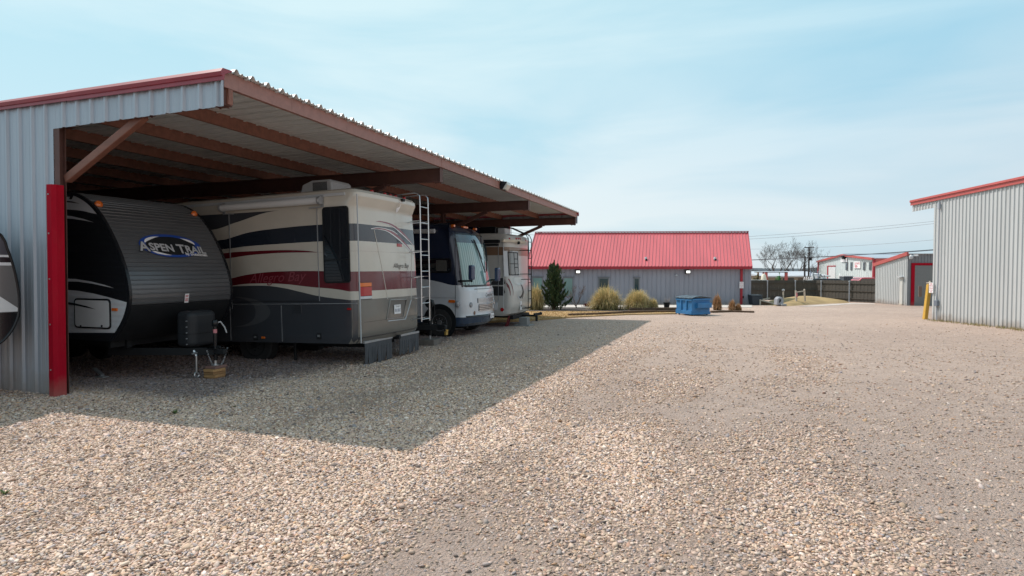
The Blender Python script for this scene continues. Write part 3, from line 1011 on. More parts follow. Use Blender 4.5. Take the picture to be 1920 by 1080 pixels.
AW = 2.24
pa = uv(-9.60, 8.54)
aspen = thing('travel_trailer', 'dark grey travel trailer with curved ribbed front and blue oval badge beside the red post', 'camper trailer',
              (pa.x, pa.y, gz(pa.y)), (0, 0, -TH))
mr = root_matrix(aspen)
hw = AW / 2
curve = [xz(a, b, 0, 340, 2.571, mr, -hw) for a, b in
         ((300, 52), (365, 62), (437, 108), (500, 190), (560, 310), (603, 430), (622, 530), (619, 600), (598, 670), (562, 735), (535, 772))]
prof = [(p.x, p.z) for p in curve]
top = prof[0]
low = prof[-1]
smooth_prof = catmull(prof, 90)
LA = 8.2
body_poly = [(float(a), float(b)) for a, b in smooth_prof] + [(-LA, low[1]), (-LA, top[1] + 0.03)]
mb = MB(); mb.prism(body_poly, 'y', -hw, hw)
M['aspen_side'] = pm('dark_charcoal_siding', (0.010, 0.011, 0.014), rough=0.45, var=0.1, spec=0.3)
t = M['aspen_side'].node_tree
def add_ribs(m, scale, strength=0.5, dist=0.02, axis='Z'):
    """horizontal rolled ribs of trailer siding"""
    t = m.node_tree
    tcn = t.nodes.new('ShaderNodeTexCoord')
    wv = t.nodes.new('ShaderNodeTexWave')
    wv.wave_type = 'BANDS'; wv.bands_direction = axis; wv.wave_profile = 'SIN'
    wv.inputs['Scale'].default_value = scale
    wv.inputs['Distortion'].default_value = 0.0
    t.links.new(tcn.outputs['Object'], wv.inputs['Vector'])
    bn = t.nodes.new('ShaderNodeBump')
    bn.inputs['Strength'].default_value = strength
    bn.inputs['Distance'].default_value = dist
    t.links.new(wv.outputs['Fac'], bn.inputs['Height'])
    t.links.new(bn.outputs[0], t.nodes['Principled BSDF'].inputs['Normal'])
add_ribs(M['aspen_side'], 3.2, 0.4)
M['aspen_white'] = pm('light_grey_siding', (0.62, 0.63, 0.66), rough=0.4, var=0.06)
add_ribs(M['aspen_white'], 3.2, 0.3)
mb.build('body', M['aspen_side'], aspen)
# ribbed front skin: flat pans with a narrow rolled bead between them, following the curve
S = np.concatenate([[0], np.cumsum(np.hypot(*np.diff(smooth_prof, axis=0).T))])
ztop_s, zsplit = 0.0, None
def arc(s):
    x = np.interp(s, S, smooth_prof[:, 0]); z = np.interp(s, S, smooth_prof[:, 1])
    x2 = np.interp(s + 0.01, S, smooth_prof[:, 0]) - np.interp(s - 0.01, S, smooth_prof[:, 0])
    z2 = np.interp(s + 0.01, S, smooth_prof[:, 1]) - np.interp(s - 0.01, S, smooth_prof[:, 1])
    l_ = math.hypot(x2, z2) or 1
    return x, z, -z2 / l_, x2 / l_
zl = xz(622, 606, 0, 340, 2.571, mr, -hw).z          # the dark apron starts here
s_apron = float(np.interp(-zl, -smooth_prof[:, 1], S))
rows = []
s = 0.0
while s < s_apron:
    for ds, h in ((0.0, 0.004), (0.046, 0.004), (0.054, 0.016), (0.064, 0.016), (0.072, 0.004)):
        if s + ds <= s_apron:
            x, z, nx_, nz_ = arc(s + ds)
            if nx_ < 0: nx_, nz_ = -nx_, -nz_
            rows.append([(x + nx_ * h, y, z + nz_ * h) for y in (-hw + 0.03, 0, hw - 0.03)])
    s += 0.082
mb = MB(); mb.grid(rows)
M['aspen_front'] = pm('ribbed_grey_aluminium', (0.115, 0.118, 0.126), rough=0.32, metal=0.35, var=0.12, vscale=1.5, coat=0.2, grime=0.1)
mb.build('front_skin', M['aspen_front'], aspen, fixn=False)
rows = []
for s in np.linspace(s_apron, S[-1], 20):
    x, z, nx_, nz_ = arc(s)
    if nx_ < 0: nx_, nz_ = -nx_, -nz_
    rows.append([(x + nx_ * 0.006, y, z + nz_ * 0.006) for y in (-hw + 0.03, 0, hw - 0.03)])
mb = MB(); mb.grid(rows)
mb.build('front_apron', M['black'], aspen, fixn=False)
# edge mouldings
for y in (-hw, hw):
    mb = MB()
    for i in range(0, 88, 2):
        x0, z0, a0, b0 = arc(S[i]); x1, z1, a1, b1 = arc(S[min(i + 2, 89)])
        if a0 < 0: a0, b0 = -a0, -b0
        if a1 < 0: a1, b1 = -a1, -b1
        o_, n_ = 0.020, -0.035
        yy0, yy1 = (y - 0.012, y + 0.04) if y < 0 else (y - 0.04, y + 0.012)
        vs = []
        for (x, z, a, b) in ((x0, z0, a0, b0), (x1, z1, a1, b1)):
            vs += [(x + a * o_, yy0, z + b * o_), (x + a * o_, yy1, z + b * o_), (x + a * n_, yy1, z + b * n_), (x + a * n_, yy0, z + b * n_)]
        mb.add(vs, [(0, 1, 5, 4), (1, 2, 6, 5), (2, 3, 7, 6), (3, 0, 4, 7)])
    mb.build('edge_moulding', M['blackg'], aspen, fixn=False)
# painted shapes on the side
def poly_on_side(parent, pts, ox, oy, s, y, m, name, mrx, th=0.003):
    P = [xz(a, b, ox, oy, s, mrx, y) for a, b in pts]
    mb = MB(); mb.prism([(p.x, p.z) for p in P], 'y', y, y - th)
    return mb.build(name, m, parent)
d6 = (100, 340, 6.75); d6b = (100, 500, 5.4)
poly_on_side(aspen, [(20, 200), (105, 200), (215, 196), (262, 172), (330, 200), (420, 262), (490, 335), (550, 415), (480, 400), (390, 378), (300, 365), (105, 350), (20, 348)], *d6, -hw - 0.001, M['aspen_white'], 'stripe', mr)
poly_on_side(aspen, [(20, 236), (105, 238), (240, 255), (338, 283), (230, 270), (105, 256), (20, 254)], *d6, -hw - 0.005, M['black'], 'stripe', mr)
poly_on_side(aspen, [(212, 200), (228, 168), (255, 175), (235, 225), (215, 230), (203, 222)], *d6, -hw - 0.005, M['black'], 'stripe', mr)
poly_on_side(aspen, [(20, 425), (105, 428), (230, 440), (380, 475), (512, 519), (400, 497), (250, 475), (105, 467), (20, 466)], *d6, -hw - 0.001, M['aspen_white'], 'stripe', mr)
poly_on_side(aspen, [(20, 118), (90, 118), (230, 125), (380, 150), (520, 185), (615, 218), (400, 172), (250, 152), (90, 150), (20, 150)], *d6b, -hw - 0.001, M['aspen_white'], 'stripe', mr)
poly_on_side(aspen, [(20, 226), (90, 228), (250, 245), (400, 270), (560, 310), (757, 365), (752, 410), (740, 470), (715, 545), (680, 610), (635, 670), (90, 668), (20, 668)], *d6b, -hw - 0.001, M['aspen_white'], 'stripe', mr)
P0 = xz(218, 318, *d6b, mr, -hw); P1 = xz(592, 635, *d6b, mr, -hw)
h = side_frame(aspen, P0.x, P1.x, P1.z, P0.z, -hw - 0.002, 'hatch', 'blackg', 'white', r=0.07, bw=0.03, pane='hatch_panel')
for a in (295, 508):
    q = xz(a, 598, *d6b, mr, -hw)
    mb = MB(); mb.box(q.x - 0.012, q.x + 0.012, -hw - 0.04, -hw - 0.022, q.z - 0.02, q.z + 0.015); mb.build('latch', M['black'], h)
poly_on_side(aspen, [(20, 346), (90, 348), (222, 372), (340, 400), (428, 432), (300, 408), (220, 390), (90, 376), (20, 374)], *d6b, -hw - 0.026, M['black'], 'stripe', mr)
q0 = xz(600, 418, *d6b, mr, -hw); q1 = xz(656, 450, *d6b, mr, -hw)
mb = MB(); mb.box(q0.x, q1.x, -hw - 0.025, -hw - 0.001, q1.z, q0.z); mb.build('marker_light', M['amber'], aspen, bevel=0.008)
q0 = xz(90, 565, *d6b, mr, -hw); q1 = xz(122, 640, *d6b, mr, -hw)
mb = MB(); mb.box(q0.x - 0.05, q1.x, -hw - 0.02, -hw - 0.001, q1.z, q0.z); mb.build('service_plate', M['white'], aspen, bevel=0.006)
# front fittings
def front_pt(px, py):
    """point of the front skin seen at a pixel: returns y, z"""
    x = -0.1
    for _ in range(25):
        p = loc(px, py, mr, 'x', x)
        x = 0.5 * x + 0.5 * float(np.interp(-p.z, -smooth_prof[:, 1], smooth_prof[:, 0]))
    return p.y, p.z
def skin_x(z, d=0.0):
    return float(np.interp(-z, -smooth_prof[:, 1], smooth_prof[:, 0])) + d
for px, py in ((184, 384), (363, 402)):
    y, z = front_pt(px, py)
    mb = MB(); mb.lathe([(0.075, 0.0), (0.07, 0.02), (0.045, 0.04), (0.0, 0.045)], (skin_x(z, 0.012), y, z), 'x', 16)
    mb.build('clearance_light', M['amber'], aspen, smooth=50)
by, bz = front_pt(320, 461)
ya, _ = front_pt(262, 460); yb, _ = front_pt(374, 462)
bw_, bh_ = (yb - ya) / 2 * 1.02, 0.215
def badge(y, z, d):
    return (skin_x(z, d), y, z)
def ellipse_ring(k0, k1, a0, a1, d, n=40):
    mb = MB(); r0, r1 = [], []
    for i in range(n + 1):
        a = R(a0 + (a1 - a0) * i / n)
        w_ = 1.0
        f = math.sin(math.pi * i / n) if (a1 - a0) < 200 else 1.0
        km = (k0 + k1) / 2
        kk0, kk1 = km + (k0 - km) * f, km + (k1 - km) * f
        r0.append(badge(by + bw_ * kk0 * math.cos(a), bz + bh_ * kk0 * math.sin(a), d))
        r1.append(badge(by + bw_ * kk1 * math.cos(a), bz + bh_ * kk1 * math.sin(a), d))
    mb.grid([r0, r1]); return mb
ring = ellipse_ring(0.80, 1.0, 0, 360, 0.026)
blue = pm('blue_badge', (0.015, 0.06, 0.30), rough=0.35, var=0.08)
bd = ring.build('badge', blue, aspen, fixn=False)
ellipse_ring(0.02, 0.80, 0, 360, 0.024).build('badge_field', M['black'], bd, fixn=False)
for a0, a1 in ((110, 168), (12, 62), (205, 262)):
    ellipse_ring(0.76, 0.90, a0, a1, 0.030).build('badge_arc', M['white_sign'], bd, fixn=False)
silver = pm('silver_lettering', (0.55, 0.55, 0.57), rough=0.35, metal=0.3, var=0.1)
# capital A and T stand taller than the rest
def badge_text(body, size, y0, z0, mat, off, d, xs=1.0, name='lettering'):
    return text_on(name, body, size, mat, bd, lambda a, b: badge(y0 + a * xs, z0 + b - (a * 0.045), d), offset=off)
lw = yb - ya + 0.10
segs = [('A', 0.235), ('SPEN', 0.185), ('T', 0.235), ('RAIL', 0.185)]
ws = [width_of(t_, s_) for t_, s_ in segs]
tot = sum(ws) + 0.012 * 2 + 0.075
kx = lw / tot
ycur = ya - 0.05
for i, (t_, s_) in enumerate(segs):
    z0 = bz - 0.085 + (0 if True else 0) - (ycur - ya) * 0.03
    z0 -= 0.022 if t_ in 'AT' else 0.0
    badge_text(t_, s_, ycur - 0.004, z0 - 0.008, M['black'], 0.012, 0.033, kx)
    badge_text(t_, s_, ycur, z0, silver, 0.006, 0.037, kx)
    ycur += (ws[i] + (0.012 if t_ in 'AT' else 0.075)) * kx
badge_text('by Dutchmen', 0.075, by + bw_ * 0.34, bz - 0.165, M['white_sign'], 0.002, 0.037, kx)
yS, zS = front_pt(349, 559)
for a, b, c in ((0.0, 0.045, 0), (0.05, 0.045, 0)):
    pass
mb = MB(); mb.grid([[badge(yS - 0.045, zS + 0.085, 0.022), badge(yS + 0.045, zS + 0.085, 0.022)], [badge(yS - 0.045, zS - 0.085, 0.022), badge(yS + 0.045, zS - 0.085, 0.022)]])
st = mb.build('sticker', M['white_sign'], aspen, fixn=False)
mb = MB()
for k, z in enumerate((0.05, 0.03, -0.01, -0.03, -0.05)):
    mb.grid([[badge(yS - 0.035, zS + z + 0.006, 0.024), badge(yS + 0.03 - 0.01 * (k % 2), zS + z + 0.006, 0.024)], [badge(yS - 0.035, zS + z - 0.004, 0.024), badge(yS + 0.03 - 0.01 * (k % 2), zS + z - 0.004, 0.024)]])
mb.build('sticker_text', M['redtext'], st, fixn=False)
# chassis, tongue, wheels
mb = MB()
zb = low[1]
mb.box(-LA + 0.3, low[0] - 0.1, -0.75, -0.65, zb - 0.16, zb - 0.002)
mb.box(-LA + 0.3, low[0] - 0.1, 0.65, 0.75, zb - 0.16, zb - 0.002)
mb.box(low[0] - 0.25, low[0] - 0.15, -hw + 0.1, hw - 0.1, zb - 0.13, zb - 0.003)
tip = (0.83, 0.0, 0.50)
for sgn in (-1, 1):
    mb.bar((low[0] - 0.6, sgn * 0.72, 0.50), (tip[0] - 0.1, sgn * 0.05, 0.50), 0.06, 0.13)
mb.build('chassis', M['black'], aspen)
for x in (-3.6, -4.5):
    for sgn in (-1, 1):
        wheel(aspen, x, sgn * (hw - 0.13), 0.36, 0.36, 0.2, sgn, 'steel')
# gas bottle cover
q0 = loc(339, 586, mr, 'x', 0.42); q1 = loc(408, 642, mr, 'x', 0.42)
mb = MB()
zc0, zc1 = 0.58, q0.z
q0.y += 0.17
mb.prism(rrect(q0.y, q1.y - 0.02, 0.05, 0.47, 0.14), 'z', zc0, zc1)     # poly is (x,y) -> reorder below
mb.v = [(v[1], v[0], v[2]) for v in mb.v]
gb = mb.build('gas_bottle_cover', pm('moulded_black_polyethylene', (0.022, 0.024, 0.028), rough=0.5, spec=0.3, var=0.15, vscale=4), aspen, bevel=0.09, seg=5)
mb = MB(); mb.prism(rrect(q0.y - 0.004, q1.y - 0.016, 0.046, 0.474, 0.14), 'z', zc0 + 0.24, zc0 + 0.255)
mb.v = [(v[1], v[0], v[2]) for v in mb.v]
mb.build('seam', M['black'], gb)
for k in range(5):
    mb = MB(); mb.lathe([(0.012, 0), (0.012, 0.02)], (0.36, q0.y - 0.012, zc0 + 0.06 + 0.105 * k), 'y', 8); mb.build('clip', M['steel'], gb)
# jack, coupler, chain
jk = loc(400, 640, mr, 'y', 0.0)
jx = 0.70
mb = MB()
mb.tube([(jx, 0, 0.33), (jx, 0, 0.95)], 0.033, 14)
mb.lathe([(0.04, 0.0), (0.055, 0.02), (0.055, 0.10), (0.03, 0.13)], (jx, 0, 0.95), 'z', 14)
mb.box(jx - 0.1, jx + 0.1, -0.12, 0.12, 0.545, 0.565)
jack = mb.build('tongue_jack', M['blackg'], aspen, smooth=40)
mb = MB(); mb.lathe([(0.0345, 0.83), (0.0345, 0.90)], (jx, 0, 0), 'z', 14)
mb.build('warning_label', pm('red_label', (0.62, 0.22, 0.24), rough=0.5), jack, smooth=40)
mb = MB(); mb.tube([(jx, 0, 0.245), (jx, 0, 0.48)], 0.026, 12); mb.lathe([(0.075, 0.238), (0.075, 0.255)], (jx, 0, 0), 'z', 16)
mb.build('jack_foot', M['chrome'], jack, smooth=40)
mb = MB(); mb.tube([(jx + 0.02, 0.03, 1.02), (jx + 0.03, 0.10, 1.03), (jx + 0.05, 0.17, 0.93), (jx + 0.06, 0.21, 0.82)], 0.013, 8)
mb.build('crank_handle', M['ltgrey'], jack, smooth=40)
mb = MB()
mb.prism([(jx - 0.15, -0.08), (jx + 0.14, -0.06), (jx + 0.23, -0.045), (jx + 0.27, 0.0), (jx + 0.23, 0.045), (jx + 0.14, 0.06), (jx - 0.15, 0.08)], 'z', 0.45, 0.543)
mb.box(jx + 0.05, jx + 0.13, -0.015, 0.015, 0.545, 0.60)
mb.build('coupler', M['black'], aspen, bevel=0.012)
mb = MB()
for k in range(24):       # safety chain: oval links, alternately turned
    f = k / 23
    y = -0.22 + 0.46 * f
    c = Vector((jx + 0.04, y, 0.52 - 0.33 * (1 - (2 * f - 1) ** 2)))
    dz = -0.33 * (-2 * (2 * f - 1) * 2) / 0.46
    tdir = Vector((0, 1, dz)).normalized()
    sd = Vector((1, 0, 0)) if k % 2 else tdir.cross(Vector((1, 0, 0)))
    mb.tube([c + tdir * 0.021 * math.cos(a) + sd * 0.012 * math.sin(a) for a in np.linspace(0, 2 * math.pi, 9)], 0.0042, 5)
mb.build('safety_chain', M['steel'], aspen, smooth=60, fixn=False)
sb = loc(368, 660, mr, 'x', 0.45)
mb = MB()
mb.tube([(0.45, sb.y, 0.12), (0.45, sb.y, 0.42)], 0.018, 10)
mb.tube([(0.45, sb.y - 0.09, 0.475), (0.45, sb.y + 0.09, 0.475)], 0.022, 10)
mb.tube([(0.45, sb.y, 0.42), (0.40, sb.y - 0.01, 0.52)], 0.02, 8)
for a in np.linspace(0, 2 * math.pi, 13)[:-1]:
    b = a + 2 * math.pi / 12
    mb.tube([(0.45, sb.y + 0.05 * math.cos(a), 0.07 + 0.05 * math.sin(a)), (0.45, sb.y + 0.05 * math.cos(b), 0.07 + 0.05 * math.sin(b))], 0.014, 6)
mb.build('sway_bar', M['chrome'], aspen, smooth=40)
# stabiliser pad leaning under the near corner
q = xz(505, 850, 0, 340, 2.571, mr, -0.7)
mb = MB(); mb.bar((q.x, -0.75, 0.06), (q.x - 0.3, -0.68, 0.16), 0.06, 0.03); mb.box(q.x - 0.10, q.x + 0.10, -0.82, -0.70, 0.025, 0.045)
mb.build('stabiliser', M['steel'], aspen)
# stacked boards carrying the jack
names = ['lowest board of the wood stack under the trailer jack', 'second board from the bottom of the stack under the trailer jack',
         'middle board of the wood stack under the trailer jack', 'fourth board up in the stack under the trailer jack',
         'split grey-brown top board under the steel jack foot']
for k in range(5):
    Mw = mr
    c = Mw @ Vector((jx + random.uniform(-0.025, 0.025), random.uniform(-0.025, 0.025), 0.0))
    o = MB().box(-0.12, 0.12, -0.14, 0.14, 0.0, 0.049)
    kf = (0.75, 1.1, 0.85, 1.25, 0.6)[k]
    ob = o.build('lumber_board', pm('board_wood', (0.36 * kf, 0.20 * kf, 0.085 * kf + (0.05 if k == 4 else 0)), rough=0.8, var=0.35, vscale=6, stretch=(0.6, 6, 6), bump=0.3, bscale=30, grime=0.25), None, bevel=0.006)
    ob.location = (c.x, c.y, gz(c.y) + -0.03 + 0.0535 * k)
    ob.rotation_euler = (0, 0, -TH + R(random.uniform(-10, 10)) + R(8))
    tag(ob, names[k], 'board', 'boards stacked under the trailer jack')

# ------------------------------------------------------------------ trailer at the left edge, nosed up to the end wall
pl = uv(-11.6, 6.13)
lt = thing('caravan', 'rounded trailer nose in grey, white and black by the end wall at the left edge', 'camper trailer', (pl.x, pl.y, gz(pl.y)), (0, 0, -TH + R(90)))
mrl = root_matrix(lt)
hwl = 1.2
c8 = [loc(a / 4.5, 420 + b / 4.5, mrl, 'y', -hwl) for a, b in ((-330, -160), (-190, -90), (-60, 10), (0, 85), (60, 205), (105, 330), (140, 470), (160, 600), (161, 700), (150, 790), (105, 890), (50, 960), (0, 1005), (-70, 1040))]
c8 = [(p.x, p.z) for p in c8[3:]]
x_, z_ = c8[0]
c8 = [(x_ - 2.2, z_ + 0.42), (x_ - 1.1, z_ + 0.40), (x_ - 0.40, z_ + 0.25)] + c8
cp = catmull(c8, 60)
poly = [(float(a), float(b)) for a, b in cp] + [(-5.6, float(cp[-1][1])), (-5.6, float(cp[0][1]))]
mb = MB(); mb.prism(poly, 'y', -hwl, hwl)
zz_ = lambda b: loc(20, 420 + b / 4.5, mrl, 'y', -hwl).z
Z0, Z1, Z2, Z3, Z4 = zz_(262), zz_(280), zz_(325), zz_(350), zz_(745)
lm = band_mat('caravan_paint', (0.16, 0.155, 0.155), [((0.06, 0.065, 0.08), [(-5, Z0), (0, Z0)], [(-5, 9), (0, 9)]), ((0.7, 0.7, 0.72), [(-5, Z1), (0, Z1)], [(-5, Z0), (0, Z0)]),
    ((0.012, 0.012, 0.016), [(-5, Z2), (0, Z2)], [(-5, Z1), (0, Z1)]), ((0.7, 0.7, 0.72), [(-5, Z3), (0, Z3)], [(-5, Z2), (0, Z2)]),
    ((0.014, 0.014, 0.016), [(-5, 0), (0, 0)], [(-5, Z4), (0, Z4)])], -6, 0.2, 4.0)
mb.build('body', lm, lt)
poly_on_side(lt, [(-300, 520), (-100, 570), (0, 612), (150, 708), (148, 738), (0, 744), (-300, 744)], 0, 420, 4.5, -hwl - 0.002, M['white'], 'stripe', mrl)
for y0, y1 in ((-hwl - 0.01, -hwl + 0.03), (hwl - 0.03, hwl + 0.01)):
    mb = MB()
    for i in range(0, 58, 2):
        a, b = cp[i], cp[min(i + 2, 59)]
        mb.bar((a[0], (y0 + y1) / 2, a[1]), (b[0], (y0 + y1) / 2, b[1]), y1 - y0, 0.05) if False else mb.tube([(a[0], (y0 + y1) / 2, a[1]), (b[0], (y0 + y1) / 2, b[1])], 0.024, 8)
    mb.build('edge_moulding', M['blackg'], lt, smooth=60)
for x in (-2.6, -3.4):
    for sgn in (-1, 1):
        wheel(lt, x, sgn * (hwl - 0.12), 0.36, 0.36, 0.2, sgn, 'steel')
mb = MB(); mb.box(-5.2, -0.9, -0.7, -0.6, 0.4, float(cp[-1][1]) - 0.002); mb.box(-5.2, -0.9, 0.6, 0.7, 0.4, float(cp[-1][1]) - 0.002)
mb.build('chassis', M['black'], lt)
# ------------------------------------------------------------------ motorhome seen from behind
pa = uv(-7.04, 11.76)
moho = thing('motorhome', 'big cream motorhome with navy and maroon stripes, ladder and mud flaps, tail towards the yard', 'motorhome',
             (pa.x, pa.y, gz(pa.y)), (0, R(-1.5), -TH))
mr = root_matrix(moho)
W = 2.60; hw = W / 2; LM = 10.2
eb = EndBody(W, LM, 0.20, 0.05, [(0.50, -0.10, 0.02), (0.62, -0.02, 0.0), (1.0, 0.0, 0.0), (2.2, -0.02, 0.0), (2.95, -0.05, 0.005), (3.14, -0.07, 0.008),
                                 (3.26, -0.01, 0.012), (3.34, 0.03, 0.02), (3.42, 0.03, 0.035), (3.48, -0.02, 0.07), (3.52, -0.14, 0.16), (3.54, -0.32, 0.34)])
dzt = loc(320 + 955 / 2.7, 320 + 97 / 2.7, mr, 'y', -hw).z - 3.44
print('dzt', dzt)
eb.z = [z if z < 3.0 else z + dzt for z in eb.z]
def s3(zx, zy, val=None):      # side of the motorhome, coordinates of an enlargement of the photograph
    p = loc(320 + zx / 2.7, 320 + zy / 2.7, mr, 'y', -hw if val is None else val)
    return (p.x, p.z)
def e3(zx, zy):                # its tail
    p = loc(320 + zx / 2.7, 320 + zy / 2.7, mr, 'x', 0.0)
    return (p.y, p.z)
def S3(*a): return [s3(*q) for q in a]
cream = (0.55, 0.505, 0.44); navy = (0.018, 0.024, 0.036); maroon = (0.125, 0.008, 0.016); taupe = (0.155, 0.145, 0.13)
dkgrey = (0.050, 0.053, 0.062)
lowline = S3((230, 588), (430, 582), (560, 592), (650, 612), (750, 635), (945, 655))
bands = [
    (dkgrey, [(-12, 0), (0, 0)], lowline),
    (maroon, S3((230, 592), (310, 582), (400, 572), (560, 573), (700, 588), (850, 602), (945, 611)), S3((230, 566), (310, 545), (400, 525), (560, 510), (700, 508), (945, 510))),
    (maroon, S3((230, 452), (270, 447), (400, 428), (560, 416), (680, 414), (765, 413)), S3((230, 424), (270, 418), (400, 408), (560, 402), (680, 405), (765, 412.5))),
    (navy, S3((230, 400), (400, 382), (560, 370), (760, 358), (945, 353)), S3((230, 354), (400, 312), (560, 290), (760, 273), (945, 264))),
    (dkgrey, S3((200, 300), (330, 262), (470, 215), (610, 182), (640, 160)), [(-12, 3.35), (s3(600, 182)[0], 3.33), (s3(640, 182)[0], s3(640, 150)[1] - 0.1)]),
]
mm = band_mat('motorhome_paint', cream, bands, -4.6, -0.25, 4.0, rough=0.22, coat=0.6)
body = eb.mesh(5).build('body', mm, moho, smooth=30, fixn=True)
# lower tail: same paint as the lower side, light painted in as lighter taupe
mb = eb.patch(lambda z: -hw + 0.006, lambda z: hw - 0.006, 0.50, s3(945, 655)[1], 0.004, ny=40, nz=14)
mb.build('bumper', pm('lit_taupe_paint', taupe, rough=0.25, coat=0.5, var=0.08, grime=0.15), moho, smooth=35)
# roof rail, corner trims, slide-out seams, skirt line
mb = MB()
mb.box(-LM + 0.4, -0.30, -hw + 0.0, -hw + 0.06, 3.36 + dzt, 3.42 + dzt)
mb.build('gutter_rail', M['ltgrey'], moho, bevel=0.01)
def seam(x0, z0, x1, z1, w_, m, name='seam', y=-hw):
    mb = MB(); mb.bar((x0, y - 0.002, z0), (x1, y - 0.002, z1), 0.012, w_, up=(1, 0, 0) if abs(x1 - x0) < abs(z1 - z0) else (0, 0, 1))
    return mb.build(name, m, moho)
x = s3(951, 400)[0]
seam(x, 0.52, x, 3.36 + dzt, 0.022, M['ltgrey'], 'corner_trim')
for a, z0, z1 in ((303, 215, 700), (747, 190, 660)):
    p0, p1 = s3(a, z0), s3(a, z1)
    seam((p0[0] + p1[0]) / 2, p1[1], (p0[0] + p1[0]) / 2, p0[1], 0.016, M['steel'], 'slide_out_seam')
p0, p1 = s3(303, 660), s3(747, 660)
seam(p0[0], p1[1], p1[0], p1[1], 0.012, M['black'], 'slide_out_seam')
p0, p1 = s3(310, 680), s3(945, 672)
seam(p0[0] - 4, p1[1], p1[0], p1[1], 0.014, M['steel'], 'skirt_trim')
for a in (560, 300):
    p0, p1 = s3(a, 682), s3(a, 868)
    seam(p0[0], 0.53, p0[0], p0[1], 0.016, M['steel'], 'locker_seam')
for a, b in ((752, 838), (430, 843), (780, 585)):
    if b < 700: continue
    p = s3(a, b)
    mb = MB(); mb.prism(rrect(p[0] - 0.055, p[0] + 0.055, p[1] - 0.06, p[1] + 0.06, 0.015), 'y', -hw, -hw - 0.012)
    lt_ = mb.build('locker_latch', M['black'], moho)
    mb = MB(); mb.box(p[0] - 0.03, p[0] + 0.03, -hw - 0.02, -hw - 0.012, p[1] - 0.015, p[1] + 0.03); mb.build('handle', M['steel'], lt_)
for a, b in ((470, 845), (905, 700)):
    p = s3(a, b)
    mb = MB(); mb.prism(rrect(p[0] - 0.05, p[0] + 0.05, p[1] - 0.022, p[1] + 0.022, 0.015), 'y', -hw, -hw - 0.018); mb.build('side_marker', M['redlens'] if a > 800 else M['amber'], moho, bevel=0.005)
p = s3(640, 700)
mb = MB(); mb.prism(rrect(p[0] - 0.12, p[0] + 0.12, p[1] - 0.10, p[1] + 0.10, 0.02), 'y', -hw, -hw - 0.008); fd = mb.build('filler_door', pm('skirt_paint', dkgrey, rough=0.25, coat=0.5), moho, bevel=0.003)
mb = MB()
for k in range(5): mb.box(p[0] - 0.10, p[0] + 0.10, -hw - 0.0105, -hw - 0.008, p[1] - 0.07 + 0.035 * k, p[1] - 0.06 + 0.035 * k)
mb.build('vent_slot', M['black'], fd)
# ring swoosh on the lower side
p = s3(330, 715)
mb = MB(); r0, r1 = [], []
for k in range(30):
    a = R(-95 + 190 * k / 29)
    f = math.sin(math.pi * k / 29)
    r0.append((p[0] + (0.95) * math.cos(a), -hw - 0.003, p[1] + 0.33 * math.sin(a)))
    r1.append((p[0] + (0.95 - 0.40 * f) * math.cos(a), -hw - 0.003, p[1] + (0.33 - 0.10 * f) * math.sin(a)))
mb.grid([r0, r1]); mb.build('stripe', pm('pale_grey_stripe', (0.085, 0.088, 0.095), rough=0.25, coat=0.4), moho, fixn=False)
# side window
q0, q1 = s3(767, 183), s3(912, 568)
wx0, wx1 = q0[0], q1[0]
wz1, wz0 = s3(840, 181)[1], s3(840, 569)[1]
wf = side_frame(moho, wx0, wx1, wz0, wz1, -hw, 'window', 'black', 'glass', r=0.07, bw=0.035)
zm = s3(840, 452)[1]
mb = MB(); mb.box(wx0 + 0.035, wx1 - 0.035, -hw - 0.027, -hw - 0.0225, zm - 0.012, zm + 0.012); mb.build('mullion', M['black'], wf)
# awning along the side
p0, p1 = s3(262, 190, -hw - 0.09), s3(748, 160, -hw - 0.09)
mb = MB(); mb.tube([(p0[0], -hw - 0.09, (p0[1] + p1[1]) / 2 + 0.02), (p1[0], -hw - 0.09, (p0[1] + p1[1]) / 2 + 0.02)], 0.075, 14)
za = (p0[1] + p1[1]) / 2 + 0.02
aw = mb.build('awning', M['white'], moho, smooth=50)
for x in (p0[0] - 0.03, p1[0] + 0.03):
    mb = MB()
    mb.lathe([(0.085, -0.03), (0.095, 0.0), (0.085, 0.03)], (x, -hw - 0.09, za), 'x', 14)
    mb.box(x - 0.03, x + 0.03, -hw - 0.03, -hw, za - 0.13, za + 0.11)
    sg = -1 if x > -2.5 else 1
    mb.bar((x, -hw - 0.05, za - 0.13), (x + sg * 0.3, -hw - 0.05, za - 0.14), 0.02, 0.02)
    mb.build('awning_end', M['steel'], aw)
# roof air conditioner
ya = -0.38
pL = loc(560, 350, mr, 'y', ya); pM = loc(621, 350, mr, 'y', ya)
x0, x1 = pL.x, pM.x
mb = MB()
zt = loc(600, 337, mr, 'y', ya).z
mb.prism([(x0, 3.5 + dzt), (x1 + 0.02, 3.5 + dzt), (x1, zt - 0.06), (x1 - 0.05, zt), (x0 + 0.35, zt), (x0 + 0.10, zt - 0.08)], 'y', ya, -ya)
ac = mb.build('air_conditioner', M['ltgrey'], moho, bevel=0.03)
for k in range(14):
    pass
mb = MB()
for k in range(16):
    xx = x0 + 0.40 + (x1 - x0 - 0.52) * k / 15
    mb.box(xx - 0.006, xx + 0.006, ya - 0.006, ya + 0.0, 3.56 + dzt, zt - 0.05)
mb.build('louvre', M['black'], ac)
mb = MB()
for k in range(9):
    zz = 3.56 + dzt + (zt - 3.65 - dzt) * k / 8
    mb.box(x1 + 0.005, x1 + 0.021, ya + 0.06, -ya - 0.06, zz - 0.004, zz + 0.004)
mb.build('grille', M['white'], ac)
